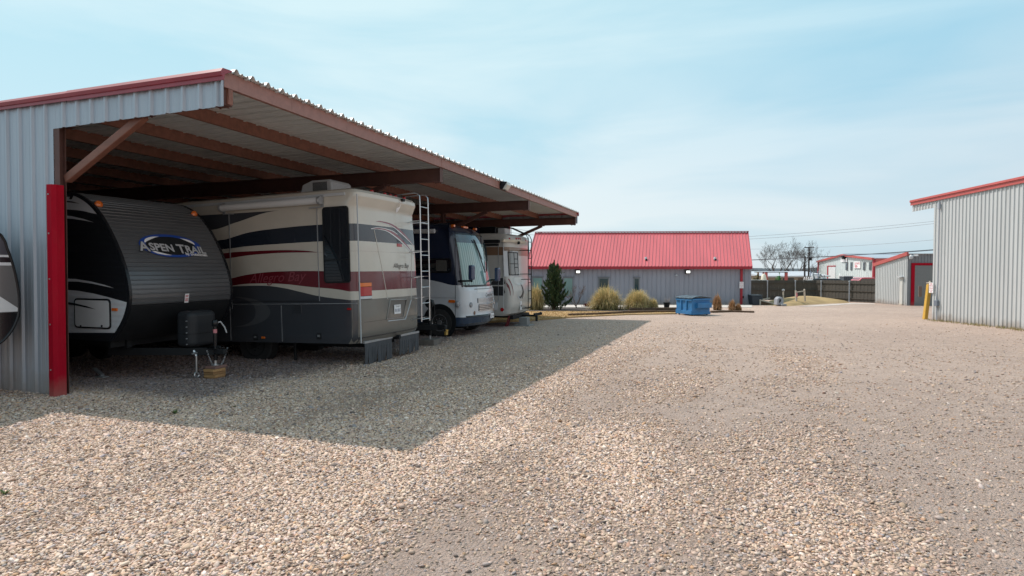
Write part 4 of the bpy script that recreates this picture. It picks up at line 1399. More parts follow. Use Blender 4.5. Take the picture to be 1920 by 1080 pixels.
# other roof gear seen dim at the far end
mb = MB(); mb.lathe([(0.42, 0.0), (0.40, 0.12), (0.25, 0.22), (0.0, 0.25)], (-5.6, 0.1, 3.53 + dzt), 'z', 20); mb.build('satellite_dome', M['black'], moho, smooth=50)
mb = MB(); mb.box(-4.0, -3.5, -0.5, 0.1, 3.53 + dzt, 3.62 + dzt); mb.build('roof_vent', M['black'], moho, bevel=0.02)
for yy in (-0.42, 0.10, 0.33, 0.56, 0.95):
    mb = MB(); mb.lathe([(0.045, 0), (0.05, 0.03), (0.03, 0.06), (0.0, 0.068)], (-0.22, yy, 3.505 + dzt), 'z', 12)
    mb.build('clearance_light', M['redlens'], moho, smooth=50)
# tail lamp cluster
for sgn in (-1,):
    a, b = e3(970, 565), e3(1025, 650)
    yc0, yc1 = (a[0], b[0]) if sgn < 0 else (-b[0], -a[0])
    z0, z1 = b[1], a[1]
    tl = eb.patch(yc0, yc1, z0, z1, 0.014, 5, 3, thick=0.03).build('tail_lamp', M['black'], moho, bevel=0.004)
    hgt = z1 - z0
    for nm, m_, f0, f1 in (('reversing_lens', 'clearlens', 0.03, 0.19), ('brake_lens', 'redlens', 0.21, 0.72), ('indicator_lens', 'amber', 0.74, 0.97)):
        eb.patch(yc0 + 0.012, yc1 - 0.012, z0 + f0 * hgt, z0 + f1 * hgt, 0.024, 5, 3, thick=0.02).build(nm, M[m_], tl, bevel=0.005)
a = e3(1165, 377)
eb.patch(a[0] - 0.11, a[0] + 0.11, a[1] - 0.035, a[1] + 0.035, 0.015, 5, 3, thick=0.03).build('brake_light', M['redlens'], moho, bevel=0.008)
# swooshes
d = (600, 320, 5.4)
def e4(*pts):
    r_ = []
    for zx, zy in pts:
        p = loc(600 + zx / 5.4, 320 + zy / 5.4, mr, 'x', 0.0)
        r_.append((p.y, p.z))
    return r_
wstripe = pm('white_stripe', (0.66, 0.65, 0.64), rough=0.25, coat=0.4)
rstripe = pm('dusty_red_stripe', (0.22, 0.05, 0.065), rough=0.25, coat=0.4)
eb.ribbon(e4((590, 513), (640, 509), (760, 545), (880, 640), (985, 765)), e4((590, 514), (640, 520), (750, 560), (870, 655), (985, 767)), 0.006).build('stripe', rstripe, moho, fixn=False)
eb.ribbon(e4((640, 520), (750, 560), (870, 655), (985, 766)), e4((640, 523), (748, 566), (866, 665), (985, 769)), 0.007).build('stripe', wstripe, moho, fixn=False)
eb.ribbon(e4((540, 585), (620, 577), (740, 608), (860, 705), (975, 845)), e4((540, 587), (620, 590), (720, 622), (845, 715), (975, 848)), 0.006).build('stripe', rstripe, moho, fixn=False)
eb.ribbon(e4((540, 583), (620, 573), (740, 602), (800, 640)), e4((540, 588), (620, 578), (738, 609), (800, 647)), 0.008).build('stripe', wstripe, moho, fixn=False)
eb.ribbon(e4((540, 586), (640, 594), (720, 622), (845, 716), (975, 848)), e4((540, 589), (640, 599), (716, 630), (840, 727), (975, 852)), 0.007).build('stripe', wstripe, moho, fixn=False)
a = e4((800, 365))[0]
mb = MB(); mb.add([(eb.X(a[0] + 0.07 * math.cos(t_), a[1] + 0.13 * math.sin(t_), 0.006), a[0] + 0.07 * math.cos(t_), a[1] + 0.13 * math.sin(t_)) for t_ in np.linspace(0, 2 * math.pi, 25)[:-1]], [tuple(range(24))])
mb.build('sticker', M['white_sign'], moho, fixn=False)
a = e4((820, 300))[0]
mb = MB(); mb.box(eb.X(a[0], a[1]) - 0.02, eb.X(a[0], a[1]) + 0.06, a[0] - 0.05, a[0] + 0.05, a[1] - 0.03, a[1] + 0.03); mb.build('rear_camera', M['black'], moho, bevel=0.01)
a = e3(1130, 492)
text_on('lettering', 'Allegro Bay', 0.155, M['darktext'], moho, lambda u_, v_: (eb.X(a[0] + u_, a[1] + v_, 0.006), a[0] + u_, a[1] + v_), shear=0.35)
a = s3(398, 570)
text_on('lettering', 'Allegro Bay', 0.30, pm('faint_maroon_lettering', (0.24, 0.05, 0.065), rough=0.25), moho, lambda u_, v_: (a[0] + u_ * 1.05, -hw - 0.003, a[1] + v_ + 0.02 * u_), shear=0.35)
# raised centre panel of the tail, number plate
hatch = [e3(1110, 655), e3(1193, 652), e3(1178, 745), e3(1092, 752)]
mb = MB()
cx = sum(p[0] for p in hatch) / 4; cz = sum(p[1] for p in hatch) / 4
ring_pts = [(eb.X(p[0], p[1], 0.014), p[0], p[1]) for p in hatch]
mb.tube(ring_pts + [ring_pts[0]], 0.014, 8)
fr = mb.build('plate_recess', pm('taupe_moulding', (0.26, 0.25, 0.235), rough=0.25, coat=0.5), moho, smooth=50)
mb = MB(); mb.add([(eb.X(p[0], p[1], 0.010), p[0], p[1]) for p in hatch], [(0, 1, 2, 3)])
mb.build('recess_panel', pm('dark_taupe_paint', (0.10, 0.095, 0.088), rough=0.3, coat=0.4), fr, fixn=False)
a0, a1 = e3(1128, 680), e3(1162, 722)
pl_ = MB(); pl_.box(0.012, 0.022, a0[0], a1[0], a1[1], a0[1]); pz = pl_.build('number_plate', M['white_sign'], moho, bevel=0.003)
wpl = a1[0] - a0[0]; hpl = a0[1] - a1[1]
text_on('plate_text', 'TEXAS', hpl * 0.25, M['darktext'], pz, lambda u_, v_: (0.024, a0[0] + wpl * 0.18 + u_ * wpl * 0.62 / width_of('TEXAS', hpl * 0.25), a0[1] - hpl * 0.26 + v_))
text_on('plate_text', 'BK 0007', hpl * 0.5, pm('navy_lettering', (0.05, 0.07, 0.16), rough=0.5), pz, lambda u_, v_: (0.024, a0[0] + wpl * 0.08 + u_ * wpl * 0.84 / width_of('BK 0007', hpl * 0.5), a1[1] + hpl * 0.22 + v_))
pts = [e3(1222, 655), e3(1190, 752), e3(1100, 762)]
mb = MB(); mb.tube([(eb.X(p[0], p[1], 0.006), p[0], p[1]) for p in pts], 0.016, 8); mb.build('tail_moulding', pm('pale_moulding', (0.42, 0.43, 0.45), rough=0.25, coat=0.4), moho, smooth=50)
for q in ([(1042, 300), (1062, 420), (1085, 560), (1100, 650)], [(1232, 395), (1228, 520), (1222, 655)]):
    mb = MB(); mb.tube([(eb.X(p[0], p[1], 0.003), p[0], p[1]) for p in catmull([e3(*p_) for p_ in q], 16)], 0.009, 6); mb.build('panel_crease', pm('cream_crease', (0.62, 0.59, 0.54), rough=0.25, coat=0.5), moho, smooth=50)
mb = MB(); mb.tube([(eb.X(y_, 0.93, 0.002), y_, 0.93) for y_ in np.linspace(-1.1, 1.1, 20)], 0.004, 5); mb.build('bumper_seam', M['black'], moho)
# ladder on the far side of the tail
p0, p1 = loc(790, 480, mr, 'x', 0.26), loc(802, 480, mr, 'x', 0.26)
yl0 = p0.y; yl1 = yl0 + 0.40
zt, zb = 3.60 + dzt, loc(794, 603, mr, 'x', 0.26).z
mb = MB()
for y in (yl0, yl1):
    mb.tube([(-0.75, y, zt - 0.02), (0.10, y, zt + 0.03), (0.20, y, zt + 0.01), (0.255, y, zt - 0.06), (0.26, y, zt - 0.2), (0.24, y, 1.6), (0.22, y, zb)], 0.016, 8)
for k in range(8):
    z = zb + 0.05 + (zt - 0.35 - zb) * k / 7
    mb.tube([(0.222 + 0.005 * k, yl0, z), (0.222 + 0.005 * k, yl1, z)], 0.013, 8)
for z in (3.15, 2.45, 1.85, 1.35, 0.86):
    for y in (yl0, yl1):
        mb.tube([(eb.X(min(y, 1.0), z) - 0.02, min(y, 1.02), z - 0.03), (0.1, y, z), (0.24, y, z)], 0.011, 6)
mb.build('ladder', M['chrome'], moho, smooth=50)
# mud flaps: ribbed rubber mats
def flap(y0, y1, z0, z1, x):
    mb = MB()
    n = 9
    rows = [[(x + 0.01, y, z) for y in np.linspace(y0, y1, 12)] for z in (z1, z1 - 0.14)]
    mb.grid(rows)
    for k in range(n):
        a_, b_ = y0 + (y1 - y0) * k / n + 0.006, y0 + (y1 - y0) * (k + 1) / n - 0.006
        sway = 0.03 * math.sin(k * 1.9) - 0.02
        zz = z0 + 0.018 * math.sin(k * 2.7)
        strip = []
        for f in np.linspace(0, 1, 7):
            z = z1 - 0.12 + (zz - z1 + 0.12) * f
            xx = x + 0.012 + sway * f * f
            strip.append([(xx, a_, z), (xx + 0.012, a_ + (b_ - a_) * 0.25, z), (xx + 0.012, a_ + (b_ - a_) * 0.75, z), (xx, b_, z)])
        mb.grid(strip)
    o = mb.build('mud_flap', M['flap'], moho, fixn=False, solid=0.010)
    mb = MB(); mb.box(x - 0.02, x + 0.03, y0 - 0.02, y1 + 0.02, z1 - 0.02, z1 + 0.025); mb.build('flap_bar', M['steel'], o)
zg = lambda px, py: loc(px, py, mr, 'x', -0.25).z
ya = loc(683, 660, mr, 'x', -0.12).y; yb = loc(734, 660, mr, 'x', -0.12).y
flap(ya, yb, 0.03, 0.50, -0.12)
ya = loc(748, 650, mr, 'x', -0.12).y; yb = loc(784, 650, mr, 'x', -0.12).y
flap(ya, yb, 0.06, 0.50, -0.12)
mb = MB(); mb.tube([(-0.6, 0.22, 0.47), (0.0, 0.22, 0.49)], 0.05, 12); mb.build('exhaust_pipe', M['black'], moho, smooth=50)
mb = MB(); mb.box(-LM + 0.5, -0.35, -0.55, -0.42, 0.34, 0.498); mb.box(-LM + 0.5, -0.35, 0.42, 0.55, 0.34, 0.498); mb.box(-2.9, -2.75, -0.9, 0.9, 0.42, 0.55); mb.build('chassis', M['black'], moho)
for a in (490, 632):
    x = s3(a, 920, -0.8)[0]
    mb = MB(); mb.tube([(x, -0.8, 0.02), (x, -0.8, 0.5)], 0.035, 10); mb.box(x - 0.12, x + 0.12, -0.92, -0.68, 0.0, 0.02); mb.build('levelling_leg', M['black'], moho)
for x, zz in ((-3.0, 0.42), (-8.2, 0.42)):
    for sgn in (-1, 1):
        wheel(moho, x, sgn * (hw - 0.42), zz, 0.46, 0.26, sgn, 'black')

# ------------------------------------------------------------------ motorhome facing the yard
pa = uv(-7.35, 18.0)
mh = thing('motorhome', 'navy and white motorhome parked nose out with big windscreen and wipers', 'motorhome',
           (pa.x, pa.y, gz(pa.y)), (0, 0, -TH))
mr2 = root_matrix(mh)
W = 2.46; hw = W / 2
fb = EndBody(W, 9.5, 0.34, 0.16, [(0.33, -0.16, 0.03), (0.42, -0.06, 0.0), (0.62, -0.01, 0.0), (0.66, -0.03, 0.0), (1.0, -0.02, 0.0), (1.42, -0.05, 0.0), (1.55, -0.11, 0.0),
                                  (2.45, -0.32, 0.0), (2.75, -0.42, 0.0), (2.90, -0.50, 0.005), (3.02, -0.66, 0.02), (3.10, -0.88, 0.05), (3.15, -1.15, 0.12), (3.17, -1.6, 0.3)])
dz2 = loc(780 + 205 / 4.5, 400 + 108 / 4.5, mr2, 'y', -hw).z - 3.05
print('dz2', dz2)
fb.z = [z if z < 1.5 else (z + dz2 if z > 2.8 else z + dz2 * (z - 1.5) / 1.3) for z in fb.z]
def s6(a, b, y=None):
    p = loc(780 + a / 4.5, 400 + b / 4.5, mr2, 'y', -hw if y is None else y)
    return (p.x, p.z)
def e6(a, b, x=-0.08):
    p = loc(780 + a / 4.5, 400 + b / 4.5, mr2, 'x', x)
    return (p.y, p.z)
navy2 = (0.013, 0.020, 0.046)
blk = [(-9, 0.62), (0, 0.62)]
edge = [s6(105, 560), s6(200, 580), s6(330, 607)]
edge = [(-9, edge[0][1] + 0.35)] + edge + [(0.0, s6(330, 607)[1])]
band2 = [((0.03, 0.05, 0.09), [(-9, 0), (0, 0)], blk), (navy2, edge, [(-9, 9), (0, 9)])]
mm2 = band_mat('coach_paint', (0.60, 0.62, 0.66), band2, -5.0, 0.0, 4.0, rough=0.22, coat=0.6)
fb.mesh(4).build('body', mm2, mh, smooth=32)
# white nose rises to the middle of the windscreen
zwb = 1.60
fb.patch(lambda z: -0.62 + (z - 1.38) * 0.5, lambda z: hw - 0.05, 1.36, zwb, 0.004, 16, 5, thick=0.01).build('nose_panel', M['white'], mh, smooth=40)
# windscreen
def wl(z): return -hw + 0.10 + 0.02 * (z - 1.6)
def wr_(z): return hw - 0.10 - 0.02 * (z - 1.6)
zt_ = 2.80 + dz2
fb.patch(lambda z: wl(z) - 0.035, lambda z: wr_(z) + 0.035, zwb - 0.06, zt_ + 0.05, 0.006, 22, 10).build('windscreen_seal', M['blackg'], mh, smooth=50)
curtain = bpy.data.materials.new('windscreen_with_curtain')
curtain.use_nodes = True
tt = curtain.node_tree; bb = tt.nodes['Principled BSDF']
bb.inputs['Roughness'].default_value = 0.05; bb.inputs['Coat Weight'].default_value = 1.0; bb.inputs['Coat Roughness'].default_value = 0.02
tcn = tt.nodes.new('ShaderNodeTexCoord'); sp = tt.nodes.new('ShaderNodeSeparateXYZ'); tt.links.new(tcn.outputs['Object'], sp.inputs[0])
wv = tt.nodes.new('ShaderNodeTexWave'); wv.bands_direction = 'Y'; wv.inputs['Scale'].default_value = 3.2; wv.inputs['Distortion'].default_value = 0.4; wv.inputs['Detail'].default_value = 1
tt.links.new(tcn.outputs['Object'], wv.inputs['Vector'])
rp = tt.nodes.new('ShaderNodeValToRGB')
rp.color_ramp.elements[0].color = (0.12, 0.23, 0.23, 1); rp.color_ramp.elements[1].color = (0.28, 0.42, 0.41, 1)
tt.links.new(wv.outputs['Fac'], rp.inputs[0])
gt = tt.nodes.new('ShaderNodeMath'); gt.operation = 'LESS_THAN'; gt.inputs[1].default_value = 2.55 + dz2
tt.links.new(sp.outputs['Z'], gt.inputs[0])
mxx = tt.nodes.new('ShaderNodeMix'); mxx.data_type = 'RGBA'; mxx.inputs[6].default_value = (0.03, 0.05, 0.075, 1)
tt.links.new(gt.outputs[0], mxx.inputs[0]); tt.links.new(rp.outputs[0], mxx.inputs[7]); tt.links.new(mxx.outputs[2], bb.inputs['Base Color'])
ws_ = fb.patch(wl, wr_, zwb, zt_, 0.012, 22, 12).build('windscreen', curtain, mh, smooth=50)
# wipers
for (a0, b0), (a1, b1) in (((580, 500), (490, 220)), ((597, 490), (592, 270))):
    p0, p1 = e6(a0, b0, -0.15), e6(a1, b1, -0.35)
    mb = MB()
    q = []
    for f in np.linspace(0, 1, 6):
        y = p0[0] + (p1[0] - p0[0]) * f; z = p0[1] + (p1[1] - p0[1]) * f
        q.append((fb.X(max(min(y, hw - 0.1), -hw + 0.1), z, 0.05), y, z))
    mb.tube(q, 0.018, 6)
    mb.tube([(q[2][0] + 0.02, q[2][1] + 0.05, q[2][2]), (q[5][0] + 0.01, q[5][1] + 0.07, q[5][2] - 0.02)], 0.012, 6)
    mb.build('wiper', M['black'], mh, smooth=50)
# side glass, seam, wheel arch, wheel
q0, q1 = s6(100, 385), s6(306, 503)
g1 = side_frame(mh, q0[0] - 0.5, q1[0] - 0.02, q1[1], q0[1] + 0.02, -hw, 'window', 'blackg', 'glass', r=0.10, bw=0.03)
mb = MB()
for k in range(4):
    x = q0[0] + 0.30 + 0.09 * k
    mb.box(x, x + 0.088, -hw - 0.0245, -hw - 0.0225, q1[1] + 0.06, q0[1] - 0.04)
mb.build('curtain', pm('beige_curtain', (0.075, 0.07, 0.065), rough=0.8, var=0.25, vscale=12), g1)
x = s6(332, 600)[0]
mb = MB(); mb.bar((x, -hw - 0.002, 0.4), (x, -hw - 0.002, 2.9 + dz2), 0.008, 0.012, up=(1, 0, 0)); mb.build('seam', M['black'], mh)
p0 = s6(105, 705)
mb = MB(); mb.bar((-6, -hw - 0.002, p0[1] - 0.02), (x, -hw - 0.002, p0[1] - 0.02), 0.008, 0.012); mb.build('seam', M['steel'], mh)
wc = s6(200, 905)
wx = wc[0]
mb = MB(); mb.lathe([(0.56, -0.012), (0.56, 0.0)], (wx, -hw, 0.46), 'y', 36); mb.build('wheel_arch', M['black'], mh)
wheel(mh, wx, -hw + 0.13, 0.44, 0.44, 0.30, -1, 'chrome')
wheel(mh, wx, hw - 0.16, 0.44, 0.44, 0.30, 1, 'chrome')
for sgn in (-1, 1): wheel(mh, wx - 5.2, sgn * (hw - 0.16), 0.44, 0.44, 0.30, sgn, 'chrome')
a = s6(303, 743)
mb = MB(); mb.prism(rrect(a[0] - 0.11, a[0] + 0.11, a[1] - 0.045, a[1] + 0.045, 0.03), 'y', -hw + 0.0, -hw - 0.02); mb.build('side_marker', M['amber'], mh, bevel=0.006)
# headlamps, grille, plate
for sgn in (-1, 1):
    for a, rr in (((455, 767), 0.10), ((492, 773), 0.085)):
        y, z = e6(*a)
        y = y if sgn < 0 else -y
        mb = MB(); mb.lathe([(rr, -0.06), (rr, 0.0), (rr * 0.85, 0.018), (0.0, 0.025)], (fb.X(y, z, 0.0), y, z), 'x', 20)
        mb.build('headlamp', pm('headlamp_lens', (0.24, 0.25, 0.27), rough=0.12, coat=1.0, var=0.3, vscale=30), mh, smooth=40)
    y, z = e6(513, 840); y = y if sgn < 0 else -y
    mb = MB(); mb.lathe([(0.065, -0.06), (0.065, 0.0), (0.0, 0.01)], (fb.X(y, z, 0.004), y, z), 'x', 16); mb.build('fog_lamp', pm('bronze_lens', (0.22, 0.12, 0.09), rough=0.2, coat=0.6), mh, smooth=40)
y0 = e6(525, 735)[0]; zg0, zg1 = e6(560, 752)[1], e6(560, 713)[1]
for za_, zb_, ins in ((zg0, zg1, 0.0), (e6(560, 820)[1], e6(560, 765)[1], 0.05)):
    gm = fb.patch(y0 + ins, -y0 - ins, za_, zb_, 0.006, 14, 3).build('grille', pm('dark_grille', (0.10, 0.10, 0.11), rough=0.4), mh, smooth=40)
    n = 4
    for k in range(n):
        z = za_ + (zb_ - za_) * (k + 0.5) / n
        fb.patch(y0 + ins + 0.02, -y0 - ins - 0.02, z - 0.016, z + 0.010, 0.022, 14, 2, thick=0.014).build('slat', M['chrome'], gm, smooth=40)
mb = MB()
pts = [(fb.X(y, e6(520, 640)[1], 0.004), y, e6(520, 640)[1]) for y in np.linspace(y0 - 0.08, -y0 + 0.08, 15)]
mb.tube(pts, 0.010, 6); mb.build('nose_seam', M['darktext'], mh)
ps = e6(575, 703)
text_on('lettering', 'Coachmen', 0.17, M['darktext'], mh, lambda u_, v_: (fb.X(ps[0] + u_, ps[1] + v_, 0.008), ps[0] + u_, ps[1] + v_), shear=0.4)
a = e6(598, 866)
mb = MB(); mb.box(fb.X(0.3, 0.6, 0.02), fb.X(0.3, 0.6, 0.03), 0.20, 0.50, 0.50, 0.66)
pl_ = mb.build('number_plate', M['white_sign'], mh, bevel=0.004)
text_on('plate_text', '2LT 418', 0.075, M['darktext'], pl_, lambda u_, v_: (fb.X(0.3, 0.6, 0.032), 0.215 + u_ * 0.27 / width_of('2LT 418', 0.075), 0.545 + v_))
fb.patch(-hw + 0.1, hw - 0.1, 0.615, 0.66, 0.02, 24, 3, thick=0.03).build('bumper_trim', M['blackg'], mh, smooth=40)
# mirrors
for sgn, (a, b), (a2, b2) in ((-1, (467, 500), (400, 575)), (1, (680, 515), (628, 585))):
    if sgn < 0:
        y, z = e6(a, b, 0.12); yb_, zb_ = e6(a2, b2, -0.2)
        yb_ = max(yb_, -hw + 0.05)
    else:
        y, z = e6(a, b, 0.10); yb_, zb_ = hw - 0.08, 1.72
    mb = MB(); mb.prism(rrect(y - 0.11, y + 0.11, z - 0.22, z + 0.22, 0.05), 'x', 0.06, 0.20)
    mir = mb.build('mirror', pm('dark_blue_mirror_shell', (0.03, 0.05, 0.11), rough=0.25, coat=0.6), mh, bevel=0.03)
    mb = MB(); mb.tube([(fb.X(yb_, zb_) - 0.05, yb_, zb_), (0.02, (y + yb_) / 2, zb_ + 0.02), (0.13, y, z - 0.26), (0.13, y, z - 0.15)], 0.03, 8)
    mb.build('mirror_arm', M['blackg'], mir, smooth=50)
for y in (-0.85, -0.12, 0.0, 0.12, 0.85):
    mb = MB(); mb.box(-0.90, -0.78, y - 0.05, y + 0.05, 3.04 + dz2, 3.12 + dz2); mb.build('clearance_light', M['amber'], mh, bevel=0.015)
mb = MB(); mb.tube([(-6.5, -hw - 0.07, 2.90 + dz2), (-1.25, -hw - 0.07, 2.90 + dz2)], 0.07, 12); mb.build('awning', M['ltgrey'], mh, smooth=50)
mb = MB(); mb.box(-9, -0.5, -0.6, -0.45, 0.22, 0.4); mb.box(-9, -0.5, 0.45, 0.6, 0.22, 0.4); mb.build('chassis', M['black'], mh)

# ------------------------------------------------------------------ camper seen from behind at the far end
pa = uv(-7.4, 21.85)
ct = thing('travel_trailer', 'off-white camper with curved tail, narrow rear window, black ladder and swirl emblem', 'camper trailer',
           (pa.x, pa.y, gz(pa.y)), (0, 0, -TH))
mr3 = root_matrix(ct)
W = 2.46; hw = W / 2
tb = EndBody(W, 9.0, 0.22, 0.09, [(0.42, -0.25, 0.02), (0.50, -0.13, 0.0), (0.75, -0.03, 0.0), (1.3, 0.0, 0.0), (1.55, -0.03, 0.0), (1.8, -0.10, 0.0), (2.2, -0.13, 0.0), (2.8, -0.16, 0.01),
                                  (2.92, -0.12, 0.02), (3.0, -0.10, 0.02), (3.1, -0.16, 0.04), (3.17, -0.30, 0.10), (3.20, -0.55, 0.22)])
dz3 = loc(900 + 237 / 5.4, 420 + 122 / 5.4, mr3, 'y', -hw).z - 3.08
print('dz3', dz3)
tb.z = [z if z < 2.5 else z + dz3 for z in tb.z]
def s7(a, b): p = loc(900 + a / 5.4, 420 + b / 5.4, mr3, 'y', -hw); return (p.x, p.z)
def e7(a, b, x=-0.1): p = loc(900 + a / 5.4, 420 + b / 5.4, mr3, 'x', x); return (p.y, p.z)
zt7 = lambda a, b: s7(a, b)[1]
brown = (0.20, 0.12, 0.075)
xc = s7(245, 400)[0]
band3 = [(brown, [(-6, zt7(180, 318)), (xc, zt7(230, 316)), (-0.30, zt7(230, 316))], [(-6, zt7(180, 240)), (xc, zt7(230, 232)), (-0.30, zt7(230, 232))]),
         ((0.02, 0.02, 0.022), [(-6, zt7(120, 728)), (-0.45, zt7(230, 726)), (-0.34, zt7(230, 690))], [(-6, zt7(120, 645)), (-0.45, zt7(230, 630)), (-0.34, zt7(230, 690))]),
         ((0.03, 0.03, 0.033), [(-6, zt7(120, 625)), (-0.45, zt7(230, 618)), (-0.34, zt7(230, 600))], [(-6, zt7(60, 620)), (xc - 0.6, zt7(130, 590)), (-0.45, zt7(230, 545)), (-0.34, zt7(230, 600))])]
cm = band_mat('camper_paint', (0.50, 0.485, 0.46), band3, -4, -0.30, 4.0, rough=0.3, coat=0.35)
tb.mesh(4).build('body', cm, ct, smooth=32)
wy0, wy1 = e7(322, 400)[0], e7(396, 400)[0]
wz1, wz0 = e7(358, 290)[1], e7(358, 515)[1]
tb.patch(wy0 - 0.06, wy1 + 0.06, wz0 - 0.06, wz1 + 0.06, 0.006, 8, 6).build('window_recess', M['ltgrey'], ct, smooth=40)
wfr = tb.patch(wy0 - 0.02, wy1 + 0.02, wz0 - 0.02, wz1 + 0.02, 0.014, 8, 6).build('window', M['black'], ct, smooth=40)
tb.patch(wy0 + 0.015, wy1 - 0.015, wz0 + 0.015, wz1 - 0.015, 0.020, 8, 6).build('pane', M['glass'], wfr, smooth=40)
zz = (wz0 + wz1) / 2
tb.patch(wy0, wy1, zz - 0.012, zz + 0.012, 0.026, 6, 2).build('mullion', M['black'], wfr)
# brow with lamps and camera
y0, y1 = e7(300, 170)[0], e7(455, 170)[0]
mb = tb.patch(y0, y1, e7(380, 190)[1], e7(380, 160)[1], 0.07, 12, 3, thick=0.08); mb.build('brow', pm('cream_gelcoat', (0.55, 0.49, 0.40), rough=0.3, coat=0.3), ct, smooth=40, bevel=0.015)
for a, b in ((283, 143), (372, 148), (388, 148), (404, 150), (460, 168)):
    y, z = e7(a, b, -0.12)
    y = max(-hw + 0.12, min(hw - 0.12, y))
    mb = MB(); mb.lathe([(0.04, -0.02), (0.04, 0.02), (0.0, 0.035)], (tb.X(y, z, 0.0), y, z), 'x', 12); mb.build('clearance_light', M['redlens'], ct, smooth=50)
y, z = e7(385, 185); mb = MB(); mb.lathe([(0.06, 0.0), (0.05, 0.08), (0.0, 0.1)], (tb.X(y, z, 0.05), y, z - 0.02), 'x', 12); mb.build('rear_camera', M['black'], ct, smooth=50)
# lower bulge, stripes, swirl
c0 = e7(405, 575, -0.03)
mb = MB()
n = 24
mb.add([(tb.X(max(-1, min(1, c0[0] + 0.42 * math.cos(q))), c0[1] + 0.16 * math.sin(q), 0.012), c0[0] + 0.42 * math.cos(q), c0[1] + 0.16 * math.sin(q)) for q in np.linspace(0, 2 * math.pi, n + 1)[:-1]], [tuple(range(n))])
mb.build('moulding', pm('cream_moulding', (0.56, 0.54, 0.51), rough=0.3, coat=0.4), ct, fixn=False)
M['maroon_stripe'] = pm('maroon_stripe', (0.16, 0.02, 0.03), rough=0.3)
def poly_e(pts, d, m, name, n=24):
    a, b = pts
    tb.ribbon(a, b, d, n).build(name, m, ct, fixn=False)
for a0, w_ in ((318, 6), (328, 5)):
    p0, p1 = e7(a0 - 2, 555), e7(a0 + 8, 725)
    poly_e(([p0, ((p0[0] + p1[0]) / 2 + 0.02, (p0[1] + p1[1]) / 2), p1], [(p0[0] + 0.035, p0[1]), ((p0[0] + p1[0]) / 2 + 0.05, (p0[1] + p1[1]) / 2), (p1[0] + 0.01, p1[1])]), 0.008, M['maroon_stripe'], 'stripe')
cs = e7(408, 690, -0.03)
for r_, a0, a1, wd in ((0.34, -60, 85, 0.10), (0.24, -150, 20, 0.08), (0.30, 190, 275, 0.08)):
    top_, bot_ = [], []
    for k in range(9):
        f = k / 8; a = R(a0 + (a1 - a0) * f); ww = wd * math.sin(math.pi * f) + 0.003
        top_.append((cs[0] + (r_) * math.cos(a) * 0.9, cs[1] + r_ * math.sin(a) * 0.95)); bot_.append((cs[0] + (r_ - ww) * math.cos(a) * 0.9, cs[1] + (r_ - ww) * math.sin(a) * 0.95))
    poly_e((top_, bot_), 0.009, M['darktext'] if r_ != 0.30 else M['ltgrey'], 'emblem')
a = e7(322, 286)
text_on('lettering', 'Cougar', 0.13, M['darktext'], ct, lambda u_, v_: (tb.X(a[0] + u_, a[1] + v_ + 0.03, 0.012), a[0] + u_, a[1] + v_ + 0.03), shear=0.4)
p0 = e7(398, 825)
mb = MB(); mb.box(tb.X(p0[0], p0[1], 0.004), tb.X(p0[0], p0[1], 0.014), p0[0] - 0.09, p0[0] + 0.09, p0[1] - 0.16, p0[1] + 0.16)
pl_ = mb.build('number_plate', M['white_sign'], ct)
text_on('plate_text', '048', 0.12, M['darktext'], pl_, lambda u_, v_: (tb.X(p0[0], p0[1], 0.016), p0[0] - 0.08 + u_ * 0.16 / width_of('048', 0.12), p0[1] - 0.05 + v_))
# side: awning, seam, hatch, lamp
pA, pB = s7(80, 178), s7(203, 178)
mb = MB(); mb.prism(rrect(pA[0] - 2.5, pB[0], pA[1] - 0.06, pA[1] + 0.06, 0.04), 'y', -hw, -hw - 0.13)
aw = mb.build('awning', M['black'], ct)
mb = MB(); mb.box(pB[0] - 1.0, pB[0] - 0.03, -hw - 0.08, -hw - 0.05, pA[1] - 0.16, pA[1] - 0.09); mb.build('awning_arm', M['black'], aw)
for a in (238, 186):
    x = s7(a, 400)[0]
    mb = MB(); mb.bar((x, -hw - 0.002, 0.55 if a == 238 else zt7(a, 780)), (x, -hw - 0.002, 3.0 + dz3 if a == 238 else zt7(a, 215)), 0.01, 0.022, up=(1, 0, 0)); mb.build('seam', M['white'] if a == 238 else M['steel'], ct)
x = s7(225, 866)
mb = MB(); mb.lathe([(0.07, 0.0), (0.07, -0.02), (0.0, -0.03)], (x[0], -hw, x[1]), 'y', 14); mb.build('side_marker', M['redlens'], ct, smooth=50)
q0, q1 = s7(110, 790), s7(178, 875)
side_frame(ct, q0[0], q1[0], q1[1], q0[1], -hw, 'hatch', 'ltgrey', 'white', r=0.05, bw=0.02, pane='hatch_panel')
# black ladder
yl0, yl1 = loc(990.5, 500, mr3, 'x', 0.2).y, loc(995, 500, mr3, 'x', 0.2).y
yl0 = min(yl0, 0.75); yl1 = yl0 + 0.38
mb = MB()
for y in (yl0, yl1):
    mb.tube([(-1.7, y, 3.25 + dz3), (-1.65, y, 3.43 + dz3), (-1.5, y, 3.46 + dz3), (-0.55, y, 3.46 + dz3), (0.12, y, 3.16 + dz3), (0.2, y, 3.0 + dz3), (0.2, y, 0.62)], 0.017, 8)
for k in range(9):
    z = 0.7 + (2.2 + dz3) * k / 8
    mb.tube([(0.2, yl0, z), (0.2, yl1, z)], 0.013, 6)
for z in (2.85, 1.95, 1.75, 0.66):
    for y in (yl0, yl1):
        mb.tube([(tb.X(min(y, 0.85), z) - 0.03, min(y, 0.85), z), (0.2, y, z)], 0.012, 6)
mb.build('ladder', M['black'], ct, smooth=50)
